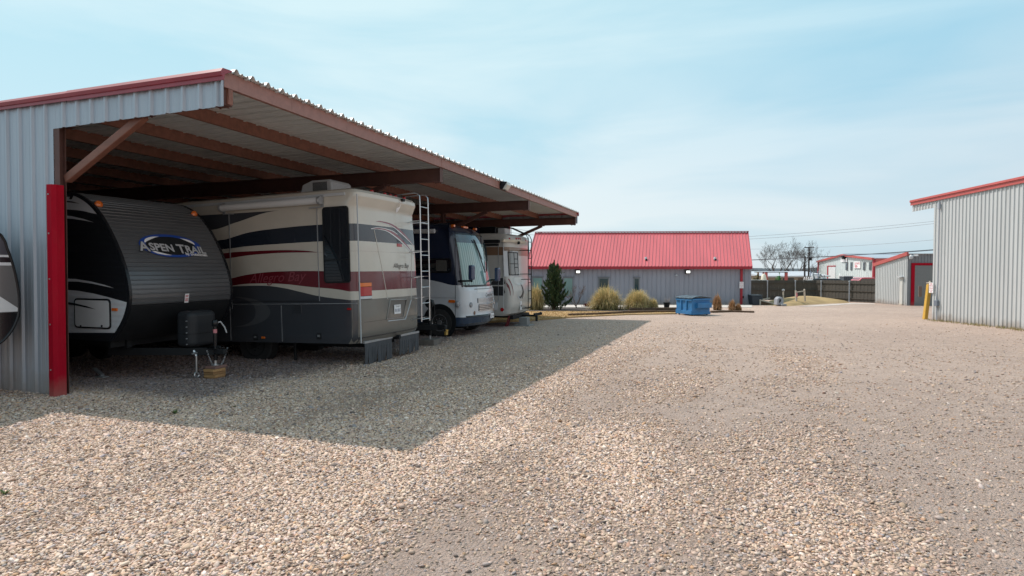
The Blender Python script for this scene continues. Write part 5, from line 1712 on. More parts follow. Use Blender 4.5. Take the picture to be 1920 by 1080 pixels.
# roof air conditioner
x0, x1 = loc(884, 432, mr3, 'y', -0.4).x, loc(930, 432, mr3, 'y', -0.4).x
mb = MB(); mb.prism([(x0, 3.18 + dz3), (x1, 3.18 + dz3), (x1, 3.44 + dz3), (x1 - 0.05, 3.5 + dz3), (x0 + 0.4, 3.5 + dz3), (x0 + 0.12, 3.42 + dz3)], 'y', -0.4, 0.4)
ac = mb.build('air_conditioner', M['blackg'], ct, bevel=0.03)
mb = MB(); mb.box(x1 + 0.03, x1 + 0.33, -0.3, 0.3, 3.18 + dz3, 3.44 + dz3); mb.build('roof_vent', M['ltgrey'], ct, bevel=0.03)
mb = MB(); mb.tube([(-0.9, 0.9, 3.18), (-0.9, 0.88, 3.9)], 0.012, 6); mb.build('aerial', M['black'], ct)
# hitch, stand, chassis
mb = MB()
mb.box(-8.5, -0.25, -0.55, -0.45, 0.30, 0.44); mb.box(-8.5, -0.25, 0.45, 0.55, 0.30, 0.44); mb.box(-0.3, -0.15, -0.95, 0.95, 0.28, 0.42)
mb.build('chassis', M['black'], ct)
mb = MB(); mb.bar((-0.2, 0.1, 0.36), (0.45, 0.1, 0.36), 0.07, 0.07); mb.bar((0.38, -0.1, 0.42), (0.5, 0.35, 0.42), 0.06, 0.1); mb.lathe([(0.06, -0.05), (0.06, 0.05)], (0.5, 0.36, 0.43), 'y', 12); mb.tube([(0.42, 0.1, 0.36), (0.42, 0.1, 0.15)], 0.05, 10)
mb.build('bike_rack_hitch', M['black'], ct, bevel=0.008)
mb = MB(); mb.box(-0.1, 0.22, -0.45, -0.1, 0.05, 0.32); mb.box(-0.25, 0.35, -0.6, 0.05, 0.0, 0.05); mb.build('support_stand', pm('dull_grey_steel', (0.22, 0.22, 0.22), rough=0.6), ct, bevel=0.01)
for y in (-0.95, -0.75):
    mb = MB(); mb.tube([(-0.45, y, 0.0), (-0.3, y, 0.42)], 0.03, 8); mb.build('stabiliser', M['maroon_stripe'], ct)
for x in (-4.0, -4.9):
    for sgn in (-1, 1): wheel(ct, x, sgn * (hw - 0.15), 0.36, 0.36, 0.2, sgn, 'steel')

# ------------------------------------------------------------------ flat trailer hidden behind the striped motorhome: only its tongue shows
pa = uv(-7.75, 14.75)
ft = thing('cargo_trailer', 'black cargo trailer tongue with jack and brass lock between the two motorhomes', 'cargo trailer',
           (pa.x, pa.y, gz(pa.y)), (0, 0, -TH))
mb = MB()
for sgn in (-1, 1):
    mb.bar((-1.6, sgn * 0.62, 0.48), (0.25, sgn * 0.05, 0.48), 0.07, 0.14)
mb.box(-5.6, -1.5, -0.9, 0.9, 0.42, 0.5)
mb.build('chassis', M['black'], ft)
mb = MB(); mb.box(-5.5, -1.6, -0.88, 0.88, 0.5, 2.1); mb.build('body', M['blackg'], ft, bevel=0.04)
mb = MB(); mb.box(0.1, 0.5, -0.06, 0.06, 0.42, 0.55); mb.box(-0.75, -0.25, -0.36, -0.30, 0.54, 0.58)
mb.build('coupler', M['black'], ft, bevel=0.02)
mb = MB(); mb.tube([(0.0, 0.0, 0.25), (0.0, 0.0, 1.08)], 0.045, 10); mb.lathe([(0.11, -0.06), (0.13, 0.0), (0.11, 0.06)], (0.0, -0.02, 1.12), 'y', 16); mb.tube([(0.0, 0.0, 1.15), (0.0, 0.2, 1.19), (0.0, 0.26, 1.06), (0.0, 0.27, 0.75)], 0.018, 6)
jk_ = mb.build('tongue_jack', M['black'], ft, smooth=50)
mb = MB(); mb.tube([(0.0, 0, 0.15), (0.0, 0, 0.45)], 0.03, 10); mb.build('jack_foot', M['steel'], jk_, smooth=50)
mb = MB()
for k in range(6):
    mb.tube([(0.42, 0.10 + 0.02 * k, 0.42 - 0.01 * k), (0.44, 0.14 + 0.02 * k, 0.36 + 0.03 * (k % 2))], 0.012, 6)
mb.box(0.40, 0.45, 0.08, 0.2, 0.26, 0.36)
mb.build('coupler_lock', pm('brass', (0.55, 0.36, 0.10), rough=0.35, metal=0.6), ft)
for sgn in (-1, 1): wheel(ft, -3.4, sgn * 0.98, 0.34, 0.34, 0.18, sgn, 'steel')
c = root_matrix(ft) @ Vector((0.0, 0.0, 0))
o = MB().box(-0.22, 0.22, -0.26, 0.26, 0, 0.15).build('timber_block', pm('grey_weathered_block', (0.16, 0.14, 0.125), rough=0.8, var=0.25, vscale=8), None, bevel=0.008)
o.location = (c.x, c.y, gz(c.y)); o.rotation_euler = (0, 0, -TH + 0.1)
tag(o, 'grey weathered block under the black trailer tongue', 'block')
# ------------------------------------------------------------------ red-roofed building across the yard
pr = G(1407, 571)
ROTB = R(-3)
bld = thing('office_building', 'long grey metal office with steep red standing-seam roof across the yard', 'building', (pr.x, pr.y, gz(pr.y)), (0, 0, ROTB))
mb_ = root_matrix(bld)
LB = -loc(989, 520, mb_, 'y', 0.0).x            # runs on behind the far camper
EAVE = loc(1400, 500, mb_, 'y', -0.32).z
DEP = 6.4
RIDGE = loc(1300, 436, mb_, 'y', DEP / 2).z
xL = loc(986, 500, mb_, 'y', -0.32).x; xRidL = loc(1004, 436, mb_, 'y', DEP / 2).x
xR = loc(1410, 500, mb_, 'y', -0.32).x; xRidR = loc(1402.5, 436, mb_, 'y', DEP / 2).x
mb = MB()
corr(mb, (0, 0, -0.1), (-1, 0, 0), (0, 0, 1), (0, -1, 0), LB, 0, EAVE + 0.15, pitch=0.30, depth=0.03, minor=False, wtop=0.02, wbase=0.06)
mb.build('wall', M['grey_wall'], bld, fixn=False, solid=0.003)
for x in (0, -LB):
    mb = MB(); mb.prism([(0, -0.1), (DEP, -0.1), (DEP, EAVE), (DEP / 2, RIDGE - 0.1), (0, EAVE + 0.1)], 'x', x - 0.0, x + (0.03 if x == 0 else -0.03)); mb.build('gable_wall', M['grey_wall'], bld)
mb = MB(); mb.box(-LB, 0, DEP - 0.03, DEP, -0.1, EAVE); mb.build('back_wall', M['grey_wall'], bld)
def slope_sheet(ye, side):
    mb = MB()
    n = 66
    rows_e, rows_r = [], []
    h = 0.05
    for k in range(n):
        for ds, hh in ((0.0, 0), (0.90, 0), (0.92, h), (0.98, h), (1.0, 0)):
            f = (k + ds) / n
            rows_e.append((xL + (xR - xL) * f, ye, EAVE + hh)); rows_r.append((xRidL + (xRidR - xRidL) * f, DEP / 2, RIDGE + hh * 0.8))
    mb.grid([rows_e, rows_r])
    return mb.build('roof', M['red_roof'], bld, fixn=False, solid=-0.02)
rf = slope_sheet(-0.32, 0)
slope_sheet(DEP + 0.32, 1)
mb = MB(); mb.box(xRidL - 0.02, xRidR + 0.02, DEP / 2 - 0.16, DEP / 2 + 0.16, RIDGE + 0.045, RIDGE + 0.09); mb.build('ridge_cap', M['red_trim'], bld, bevel=0.02)
mb = MB(); mb.box(xL, xR, -0.37, -0.325, EAVE - 0.16, EAVE + 0.02); mb.box(xL, xR, -0.325, -0.002, EAVE - 0.15, EAVE - 0.13); mb.build('fascia', M['red_dark'], bld)
for xe, xr, s in ((xL, xRidL, -1), (xR, xRidR, 1)):
    mb = MB()
    mb.bar((xe, -0.34, EAVE - 0.06), (xr, DEP / 2, RIDGE - 0.03), 0.05, 0.18); mb.bar((xr, DEP / 2, RIDGE - 0.03), (xe, DEP + 0.34, EAVE - 0.06), 0.05, 0.18)
    mb.build('rake_trim', M['red_trim'], bld)
green_glass = pm('pale_green_glass', (0.16, 0.26, 0.245), rough=0.08, var=0.15, vscale=2)
frame_m = pm('grey_window_frame', (0.16, 0.165, 0.18), rough=0.5)
dk = pm('dark_green_glass', (0.025, 0.05, 0.055), rough=0.05, var=0.2)
for a, b, t_, bt, gm in ((998, 1018, 519.5, 560, green_glass), (1056, 1075, 520, 556, green_glass), (1122, 1142, 520.5, 556, dk), (1188, 1199.5, 521, 556, dk)):
    x0, x1 = loc(a, t_, mb_, 'y', -0.05).x, loc(b, t_, mb_, 'y', -0.05).x
    z1, z0 = loc(a, t_, mb_, 'y', -0.05).z, loc(a, bt, mb_, 'y', -0.05).z
    mb = MB(); mb.box(x0, x1, -0.06, 0.02, z0, z1); wf = mb.build('window', frame_m, bld, bevel=0.01)
    mb = MB(); mb.box(x0 + 0.07, x1 - 0.07, -0.066, -0.02, z0 + 0.07, z1 - 0.07); mb.build('pane', gm, wf)
    mb = MB(); mb.box(x0 - 0.05, x1 + 0.05, -0.10, -0.05, z1, z1 + 0.05); mb.build('head_flashing', frame_m, wf)
for a, b in ((1084, 501.5), (1290.5, 503.5)):
    p = loc(a, b, mb_, 'y', -0.3)
    p.z = min(p.z, EAVE - 0.34)
    mb = MB(); mb.box(p.x - 0.17, p.x + 0.17, -0.30, -0.03, p.z - 0.13, p.z + 0.12); wl_ = mb.build('wall_light', pm('dark_bronze', (0.06, 0.055, 0.05), rough=0.5), bld, bevel=0.02)
    mb = MB(); mb.box(p.x - 0.12, p.x + 0.12, -0.33, -0.301, p.z - 0.075, p.z + 0.075); mb.build('lamp', pm('lit_lamp_lens', (0.8, 0.8, 0.78), emit=(1, 0.98, 0.93), estr=1.3), wl_, bevel=0.01)
p0 = loc(1390.5, 503, mb_, 'y', -0.1)
mb = MB(); mb.box(p0.x - 0.075, p0.x + 0.075, -0.14, -0.04, -0.05, EAVE - 0.16); ds_ = mb.build('downspout', M['red_dark'], bld, bevel=0.015)
def parking_sign(parent, fn, wd, ht, name='sign'):
    """white sheet sign with a red head and lines of lettering; fn(a, b, d) -> local point, a right, b up, centre origin"""
    mb = MB()
    c = [(-wd / 2, -ht / 2), (wd / 2, -ht / 2), (wd / 2, ht / 2), (-wd / 2, ht / 2)]
    mb.add([fn(a, b, 0) for a, b in c] + [fn(a, b, 0.012) for a, b in c], [(0, 3, 2, 1), (4, 5, 6, 7), (0, 1, 5, 4), (1, 2, 6, 5), (2, 3, 7, 6), (3, 0, 4, 7)])
    s = mb.build(name, M['white_sign'], parent)
    def line(body, b, size, m, wfrac):
        w0 = width_of(body, size); k = wd * wfrac / w0
        text_on('sign_text', body, size, m, s, lambda u_, v_: fn(-wd * wfrac / 2 + u_ * k, b + v_, 0.016))
    line('NO', 0.30 * ht, ht * 0.20, M['redtext'], 0.5)
    line('PARKING', 0.13 * ht, ht * 0.15, M['redtext'], 0.84)
    line('FIRE LANE', -0.09 * ht, ht * 0.14, M['redtext'], 0.84)
    line('TOW AWAY', -0.28 * ht, ht * 0.12, M['redtext'], 0.8)
    line('ZONE', -0.43 * ht, ht * 0.12, M['redtext'], 0.45)
    return s
ps = loc(1390.5, 534.5, mb_, 'y', -0.17)
parking_sign(bld, lambda a, b, d: (ps.x + a, -0.15 - d, ps.z + b), 0.27, 0.42)
for a, b in ((1211, 488), (1340.5, 488)):
    f = (b - 436) / (500 - 436)
    ypos = DEP / 2 * (1 - f) - 0.32 * f
    p = loc(a, b, mb_, 'y', ypos)
    mb = MB(); mb.lathe([(0.09, -0.1), (0.09, 0.16), (0.06, 0.22)], (p.x, ypos, p.z), 'z', 12); v_ = mb.build('roof_vent', M['ltgrey'], bld, smooth=40)
    mb = MB(); mb.lathe([(0.07, 0.0), (0.07, -0.10)], (p.x + 0.01, ypos - 0.02, p.z + 0.03), 'y', 10); mb.build('vent_hood', M['black'], v_)
p = loc(1268, 516, mb_, 'y', -0.05)
mb = MB(); mb.lathe([(0.09, 0.0), (0.085, 0.06), (0.0, 0.14)], (p.x, -0.10, p.z - 0.05), 'z', 12); mb.build('dome_camera', M['ltgrey'], bld, smooth=50)
p = loc(1393, 557, mb_, 'y', -0.05)
mb = MB(); mb.box(p.x - 0.05, p.x + 0.05, -0.09, -0.03, p.z - 0.07, p.z + 0.07); mb.build('outlet_box', M['black'], bld)

# pale path along its foot, dry lawn, mulch bed
def sheet(name, pts, m, label, cat, dz=0.03, kind='structure', up=0.0):
    P = [G(a, b, dz) for a, b in pts]
    mb = MB()
    n = len(P)
    mb.add([(p.x, p.y, gz(p.y) + dz) for p in P] + [(p.x, p.y, gz(p.y) - 0.12) for p in P], [tuple(range(n))] + [(i, (i + 1) % n, n + (i + 1) % n, n + i) for i in range(n)])
    o = mb.build(name, m, None)
    return tag(o, label, cat, kind=kind)
lawn_m = pm('dry_winter_grass', (0.42, 0.27, 0.125), rough=0.95, var=0.3, vscale=2.5, bump=0.8, bscale=50)
path_m = pm('pale_concrete', (0.52, 0.47, 0.43), rough=0.9, var=0.12)
mulch_m = pm('dark_mulch', (0.06, 0.045, 0.038), rough=1.0, var=0.5, vscale=12, bump=0.8, bscale=30)
sheet('path', [(930, 576), (1410, 576), (1410, 571.6), (930, 571.6)], path_m, 'pale concrete path along the foot of the red-roofed office', 'path', 0.02)
sheet('mulch_bed', [(930, 583.2), (1268, 583.2), (1268, 576.5), (930, 576.5)], mulch_m, 'dark mulch bed with shrubs in front of the office', 'bed', 0.04)
sheet('lawn', [(900, 603), (985, 600), (1066, 593.6), (1180, 588.4), (1268, 587.0), (1268, 583.6), (930, 583.6)], lawn_m, 'strip of dry golden grass in front of the office', 'lawn', 0.06)
# dry grass blades on it
bl = []
bc = []
def blades(n, px0, px1, py0, py1, hmax, dz, cols, poly=None):
    V, Cc, F = [], [], []
    for _ in range(n):
        a, b = random.uniform(px0, px1), random.uniform(py0, py1)
        if poly and not poly(a, b): continue
        p = G(a, b, dz)
        z = gz(p.y) + dz
        h = hmax * random.uniform(0.4, 1); an = random.uniform(0, 6.28); w_ = 0.012
        dx, dy = math.cos(an), math.sin(an)
        lx, ly = random.gauss(0, 0.5) * h, random.gauss(0, 0.5) * h
        c = cols[random.randrange(len(cols))]; k = random.uniform(0.75, 1.2)
        i = len(V)
        V += [(p.x - dx * w_, p.y - dy * w_, z - 0.01), (p.x + dx * w_, p.y + dy * w_, z - 0.01), (p.x + lx, p.y + ly, z + h)]
        Cc += [(c[0] * k, c[1] * k, c[2] * k, 1)] * 3
        F.append((i, i + 1, i + 2))
    return V, F, Cc
grass_m = attr_mat('grass_blade', 0.85, trans=0.25)
def lawn_edge(a, b):
    lim = 600 - (a - 985) * 6.6 / 81 if a < 1066 else (593.4 - (a - 1066) * 5 / 114 if a < 1180 else 588.2 - (a - 1180) * 1.2 / 88)
    return b < lim + (2.0 if a < 1066 else -0.3)
V, F, Cc = blades(9000, 930, 1268, 583.8, 602, 0.07, 0.06, [(0.46, 0.30, 0.13), (0.40, 0.25, 0.10), (0.52, 0.37, 0.19), (0.33, 0.25, 0.10)], lawn_edge)
mb = MB(); mb.add(V, F); o = mb.build('dry_grass', grass_m, None, fixn=False, colors=Cc); tag(o, 'short dry golden grass of the lawn strip', 'grass', kind='stuff')
# landscape timbers
def timber(a, b, h, label, dz=0.0, wdt=0.16):
    p, q = G(*a), G(*b)
    p.z, q.z = gz(p.y) + dz + h / 2, gz(q.y) + dz + h / 2
    c = (p + q) / 2
    L = (q - p).length
    mb = MB(); mb.bar((-L / 2, 0, 0), (L / 2, 0, 0), wdt, h)
    o = mb.build('landscape_timber', M['timber'], None, bevel=0.015)
    d = (q - p).normalized()
    o.location = c
    o.rotation_euler = (0, math.asin(-d.z), math.atan2(d.y, d.x))
    tag(o, label, 'timber', 'landscape timbers edging the lawn and beds')
timber((1066, 594.0), (1120, 592.2), 0.15, 'dark landscape timber at the left end of the lawn edge')
timber((1120.5, 592.2), (1166, 589.8), 0.16, 'dark landscape timber in the middle of the lawn edge')
timber((1166.5, 589.6), (1230, 587.6), 0.17, 'dark landscape timber of the lawn edge left of the blue dumpster')
timber((1230.5, 587.6), (1290, 587.0), 0.15, 'dark landscape timber running behind the blue dumpster')
timber((1180, 583.2), (1268, 582.8), 0.12, 'thin timber along the mulch bed behind the lawn', dz=0.05)
timber((1333, 586.5), (1372, 585.2), 0.10, 'timber edging right of the blue dumpster')
timber((1372.5, 585.2), (1414, 586.4), 0.09, 'timber end lying past the orange grass tufts')

# ------------------------------------------------------------------ plants
def grass_clump(name, px0, px1, pybase, pytop, n, label, cols, group, lean=0.0, fluff=0.0, wide=1.0):
    b = G((px0 + px1) / 2, pybase)
    b.z = gz(b.y)
    Wd = (px1 - px0) / FPX * b.y
    H_ = (pybase - pytop) / FPX * b.y
    V, F, Cc = [], [], []
    for k in range(n):
        an = random.uniform(0, 2 * math.pi)
        r0 = abs(random.gauss(0, 0.16)) * Wd * min(1, wide)
        out_ = math.sqrt(random.random()) * Wd * 0.5 * wide
        q_ = min(1.0, out_ / (Wd * 0.5 * wide))
        lob = 1 + 0.13 * math.sin(3 * an + px0) + 0.09 * math.sin(7 * an + 1.3 * px0) + (random.uniform(0.05, 0.30) if random.random() < 0.12 else 0)
        dome = H_ * math.sqrt(max(0.0, 1 - q_ * q_)) * (0.90 + 0.55 * (lob - 1))
        out_ *= (0.93 + 0.9 * (lob - 1))
        tipz = max(0.04, dome * random.uniform(0.72, 1.02) - (0.12 * H_ if random.random() < 0.3 else 0))
        hh = max(tipz * 1.06, H_ * random.uniform(0.30, 0.85) * (1 - 0.45 * q_ * q_))
        r0 = min(r0, out_ * 0.8)
        w_ = random.uniform(0.006, 0.012) * 1.3
        c0, c1 = cols[0], cols[1 + random.randrange(len(cols) - 1)]
        kk = random.uniform(0.7, 1.25)
        px_, py_ = math.cos(an), math.sin(an)
        tw = random.uniform(0, math.pi); sx, sy = math.cos(tw) * w_, math.sin(tw) * w_
        i = len(V)
        m = 5
        for s_ in range(m + 1):
            f = s_ / m
            rr = r0 + (out_ - r0) * f ** 1.5 + lean * f
            zz = hh * (1 - (1 - f) ** 1.8) * (1 if f < 0.7 else 1) - (hh - tipz) * max(0, (f - 0.45) / 0.55) ** 1.6
            cx_, cy_ = px_ * rr, py_ * rr
            ww = 1 - 0.8 * f
            V += [(cx_ - sx * ww, cy_ - sy * ww, zz), (cx_ + sx * ww, cy_ + sy * ww, zz)]
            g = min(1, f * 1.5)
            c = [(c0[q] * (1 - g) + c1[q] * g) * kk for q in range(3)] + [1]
            Cc += [c, c]
        F += [(i + 2 * s_, i + 2 * s_ + 1, i + 2 * s_ + 3, i + 2 * s_ + 2) for s_ in range(m)]
    mb = MB(); mb.add(V, F)
    o = mb.build(name, grass_m, None, fixn=False, colors=Cc)
    o.location = b
    return tag(o, label, 'grass clump', group)
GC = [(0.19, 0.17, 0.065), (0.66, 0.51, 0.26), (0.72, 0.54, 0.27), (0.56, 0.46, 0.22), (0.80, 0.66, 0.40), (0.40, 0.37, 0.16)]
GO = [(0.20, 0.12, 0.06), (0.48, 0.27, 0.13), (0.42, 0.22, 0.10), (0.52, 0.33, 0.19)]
gl = 'ornamental grasses in front of the office'
grass_clump('ornamental_grass', 985, 1026, 582, 531, 2600, 'tall tan grass clump between the far camper and the evergreen', GC, gl)
grass_clump('ornamental_grass', 1096, 1175, 581.5, 533, 4200, 'big rounded grass clump with an upright spike in front of the dark window', GC, gl)
grass_clump('ornamental_grass', 1120, 1160, 581.2, 526, 260, 'plume of pale stalks rising from the spiked grass clump', GC, gl, wide=0.25)
grass_clump('ornamental_grass', 1163, 1228, 581.5, 539, 3800, 'big golden grass clump midway along the office wall', GC, gl)
grass_clump('ornamental_grass', 1212, 1238, 581.5, 556, 1200, 'small pale grass clump leaning on the big golden one', GC, gl)
grass_clump('ornamental_grass', 1331, 1359, 581.5, 549, 1500, 'upright orange-brown grass tuft right of the blue dumpster', GO, gl, wide=0.75)
grass_clump('ornamental_grass', 1364, 1382, 583.0, 559, 800, 'low orange-brown grass tuft near the red downspout', GO, gl)
grass_clump('ornamental_grass', 1376, 1393, 583.0, 567, 500, 'smallest orange-brown grass tuft under the parking sign', GO, gl)

def evergreen(px, pybase, pytop, pxw):
    b = G(px, pybase); b.z = gz(b.y)
    H_ = (pybase - pytop) / FPX * b.y; Wd = pxw / FPX * b.y
    t = thing('evergreen_tree', 'dark green cone-shaped evergreen in front of the office', 'tree', b)
    mb = MB(); mb.tube([(0, 0, -0.1), (0.02, 0, H_ * 0.4), (0, 0.01, H_ * 0.88)], [0.09, 0.05, 0.012], 8); 
    V, F, Cc = [], [], []
    leaders = [(0.0, 0.0, 1.0)]
    for k in range(44):
        an = k * 2.4 + random.uniform(-0.3, 0.3)
        z0 = H_ * (0.03 + 0.80 * (k / 44) ** 1.15)
        reach = Wd * 0.5 * (1 - (z0 / H_) * 0.95) * random.uniform(0.8, 1.2)
        rise = H_ * random.uniform(0.14, 0.30) * (1.0 - 0.35 * z0 / H_)
        base = Vector((0, 0, z0)); tip = Vector((math.cos(an) * reach, math.sin(an) * reach, z0 + rise))
        mid = Vector((math.cos(an) * reach * 0.7, math.sin(an) * reach * 0.7, z0 + rise * 0.35))
        mb.tube([base, mid, tip], [0.018, 0.010, 0.003], 4)
        nsp = int(120 * (0.5 + 0.8 * reach / (Wd * 0.5)))
        for s_ in range(nsp):
            f = random.random() ** 0.7
            p = base * (1 - f) ** 2 + mid * 2 * f * (1 - f) + tip * f * f
            d = (tip - mid).normalized()
            spread = 0.15 * (1.05 - f)
            p = p + Vector((random.gauss(0, spread), random.gauss(0, spread), random.gauss(0, spread * 0.6)))
            dr = (d * 0.8 + Vector((random.gauss(0, .35), random.gauss(0, .35), 0.75))).normalized()
            ln = random.uniform(0.10, 0.21); w_ = random.uniform(0.018, 0.032)
            sd = dr.cross(Vector((random.gauss(0, 1), random.gauss(0, 1), random.gauss(0, 1)))).normalized() * w_
            i = len(V)
            V += [p - dr * ln * 0.4, p + sd, p + dr * ln * 0.6, p - sd]
            g = random.uniform(0.6, 1.5)
            c = (0.040 * g, 0.068 * g, 0.026 * g, 1) if random.random() < 0.85 else (0.085 * g, 0.10 * g, 0.035 * g, 1)
            Cc += [c] * 4
            F += [(i, i + 1, i + 2, i + 3)]
    for s_ in range(500):          # leading shoot
        f = random.uniform(0.55, 1.0)
        sp_ = 0.26 * (1.03 - f)
        p = Vector((random.gauss(0, sp_), random.gauss(0, sp_), H_ * f - 0.05))
        dr = Vector((random.gauss(0, .2) + p.x * 1.2, random.gauss(0, .2) + p.y * 1.2, 1)).normalized(); ln = random.uniform(0.10, 0.2)
        sd = dr.orthogonal().normalized() * 0.02
        i = len(V); V += [p - dr * ln * 0.4, p + sd, p + dr * ln * 0.6, p - sd]; g = random.uniform(0.6, 1.5); Cc += [(0.045 * g, 0.07 * g, 0.028 * g, 1)] * 4; F += [(i, i + 1, i + 2, i + 3)]
    mb.build('trunk', M['timber'], t)
    mc = MB(); mc.add(V, F)
    mc.build('crown', attr_mat('conifer_leaf', 0.7, trans=0.12), t, fixn=False, colors=Cc)
    return t
evergreen(1039, 581.5, 488, 60)

def branch_tree(name, b, H_, spread, label, cat, seed, levels=5, r0=0.16, col=None, nbase=4, group=None, bark=None, twig=1.0, trunk_h=0.22):
    rnd = random.Random(seed)
    t = thing(name, label, cat, b, group=group)
    tr, cr_ = MB(), MB()
    def grow(p, d, ln, r, lv):
        pts = [p]; rr = [r]
        q = p
        for k in range(3):
            d = (d + Vector((rnd.gauss(0, .13), rnd.gauss(0, .13), rnd.gauss(0.05, .08)))).normalized()
            q = q + d * ln / 3
            pts.append(q); rr.append(r * (1 - 0.14 * (k + 1)))
        cr_.tube(pts, rr, 5 if lv < 3 else 3)
        if lv >= levels: return
        for k in range(rnd.choice((2, 3, 3)) if lv < levels - 1 else 4):
            f = rnd.uniform(0.35, 1.0) if k else 1.0
            base = pts[0].lerp(pts[-1], f) if f < 1 else pts[-1]
            if f < 1:
                i = min(int(f * 3), 2); base = pts[i].lerp(pts[i + 1], f * 3 - i)
            ax = Vector((rnd.gauss(0, 1), rnd.gauss(0, 1), rnd.gauss(0, 0.4))).normalized()
            nd = (d + ax * rnd.uniform(0.45, 0.85) * spread + Vector((0, 0, 0.12))).normalized()
            grow(base, nd, ln * rnd.uniform(0.62, 0.82), max(rr[-1] * rnd.uniform(0.55, 0.75), 0.006 * twig), lv + 1)
    top = Vector((0, 0, H_ * trunk_h))
    tr.tube([(0, 0, -0.15), (0.02, 0, H_ * trunk_h * 0.5), top], [r0 * 1.2, r0, r0 * 0.9], 10)
    for k in range(nbase):
        an = 2 * math.pi * k / nbase + rnd.uniform(-.5, .5)
        d = Vector((math.cos(an) * 0.75 * spread, math.sin(an) * 0.75 * spread, rnd.uniform(0.55, 1.1))).normalized()
        grow(top - Vector((0, 0, r0 * 0.4)), d, H_ * rnd.uniform(0.26, 0.33), r0 * 0.62, 1)
    bk = bark
    tr.build('trunk', bk, t, fixn=False, smooth=60); cr_.build('crown', bk, t, fixn=False)
    return t
bark = pm('grey_bark', (0.085, 0.072, 0.066), rough=0.9, var=0.3)
bark2 = pm('brown_twigs', (0.15, 0.11, 0.10), rough=0.9, var=0.3)
b = G(1080, 579); b.z = gz(b.y)
branch_tree('bare_shrub', b, 1.75, 0.75, 'bare leafless shrub between the evergreen and the big grass clump', 'shrub', 3, 4, 0.035, nbase=6, bark=bark2, trunk_h=0.08)
b = G(1276, 577); b.z = gz(b.y)
branch_tree('bare_shrub', b, 1.1, 0.5, 'thin bare twigs standing behind the blue dumpster', 'shrub', 9, 3, 0.02, nbase=4, bark=bark2, trunk_h=0.1)
b = G(1250, 580); b.z = gz(b.y) + 0.05
pot = thing('plant_pot', 'black plastic pot with a dead grey plant left of the dumpster', 'plant pot', b)
mb = MB(); mb.lathe([(0.13, 0.0), (0.18, 0.30), (0.195, 0.30), (0.195, 0.34), (0.165, 0.34), (0.15, 0.26)], (0, 0, 0), 'z', 18); mb.build('pot', M['black'], pot, smooth=40)
rnd = random.Random(4); mb = MB()
for k in range(34):
    an = rnd.uniform(0, 6.28); o_ = rnd.uniform(0.1, 0.38); h_ = rnd.uniform(0.5, 0.78)
    mb.tube([(0.05 * math.cos(an), 0.05 * math.sin(an), 0.25), (o_ * 0.5 * math.cos(an), o_ * 0.5 * math.sin(an), 0.25 + h_ * 0.35), (o_ * math.cos(an), o_ * math.sin(an), h_)], [0.008, 0.006, 0.003], 3)
mb.build('dead_plant', pm('dead_grey_twig', (0.30, 0.27, 0.27), rough=0.9, var=0.2), pot, fixn=False)
b = G(1102, 575.5); b.z = gz(b.y)
mb = MB()
V, F, Cc = [], [], []
for k in range(260):
    p = Vector((random.gauss(0, .12), random.gauss(0, .12), abs(random.gauss(0.08, .07)))); d = Vector((random.gauss(0, 1), random.gauss(0, 1), random.gauss(0, 1))).normalized() * 0.05; s_ = d.orthogonal() * 0.5
    i = len(V); V += [p - d, p + s_, p + d, p - s_]; F.append((i, i + 1, i + 2, i + 3)); Cc += [(0.10, 0.02, 0.02, 1)] * 4
mb.add(V, F); o = mb.build('low_shrub', grass_m, None, fixn=False, colors=Cc); o.location = b; tag(o, 'tiny dark red shrub in the mulch bed beside the path', 'shrub')

# ------------------------------------------------------------------ blue dumpster
pc = G(1297.5, 592.3)
ang = math.atan2(0.42, 0.906)
dm = thing('dumpster', 'blue steel dumpster with black lids and side pocket standing on the gravel', 'dumpster', (pc.x, pc.y, gz(pc.y)), (0, 0, ang))
md = root_matrix(dm)
b1 = pm('blue_painted_steel', (0.028, 0.175, 0.40), rough=0.5, var=0.22, vscale=3.0, coat=0.1, grime=0.3)
wd_ = loc(1331, 585, md, 'y', 0.0).x; ld_ = loc(1268, 585, md, 'x', 0.0).y; ht = loc(1298, 558, md, 'y', 0.0).z
mb = MB()
mb.box(0, wd_, 0, ld_, 0.05, ht - 0.06)
mb.build('bin', b1, dm, bevel=0.012)
mb = MB()
for k in range(2):
    y = ld_ * (k + 1) / 3
    mb.box(-0.05, -0.001, y - 0.035, y + 0.035, 0.22, ht - 0.14)
mb.box(-0.045, -0.001, 0, ld_, 0.06, 0.24)
mb.box(-0.05, -0.001, -0.0, ld_, ht - 0.16, ht - 0.07)
mb.build('rib', b1, dm, bevel=0.008)
mb = MB()
mb.box(wd_ * 0.20, wd_ * 0.98, -0.16, -0.001, ht * 0.42, ht * 0.70)
pk = mb.build('fork_pocket', b1, dm, bevel=0.012)
mb = MB(); mb.box(0.0, wd_, -0.05, -0.001, ht - 0.14, ht - 0.06); mb.box(0, wd_, -0.04, -0.001, 0.05, 0.16); mb.box(wd_ * 0.16, wd_ * 0.90, -0.03, -0.001, ht * 0.34, ht * 0.405); mb.build('rim', b1, dm, bevel=0.008)
mb = MB()
for y0, y1 in ((-0.04, ld_ * 0.49), (ld_ * 0.51, ld_ + 0.04)):
    rows = []
    for f in np.linspace(0, 1, 9):
        rows.append([(-0.07 + (wd_ + 0.14) * f, y, ht - 0.055 + 0.09 * math.sin(math.pi * f) + 0.012 * math.sin(q * 2.2 + 7 * f)) for q, y in enumerate(np.linspace(y0, y1, 7))])
    mb.grid(rows)
mb.build('lid', pm('faded_black_lid', (0.06, 0.085, 0.11), rough=0.55, var=0.2), dm, solid=0.025, fixn=False)
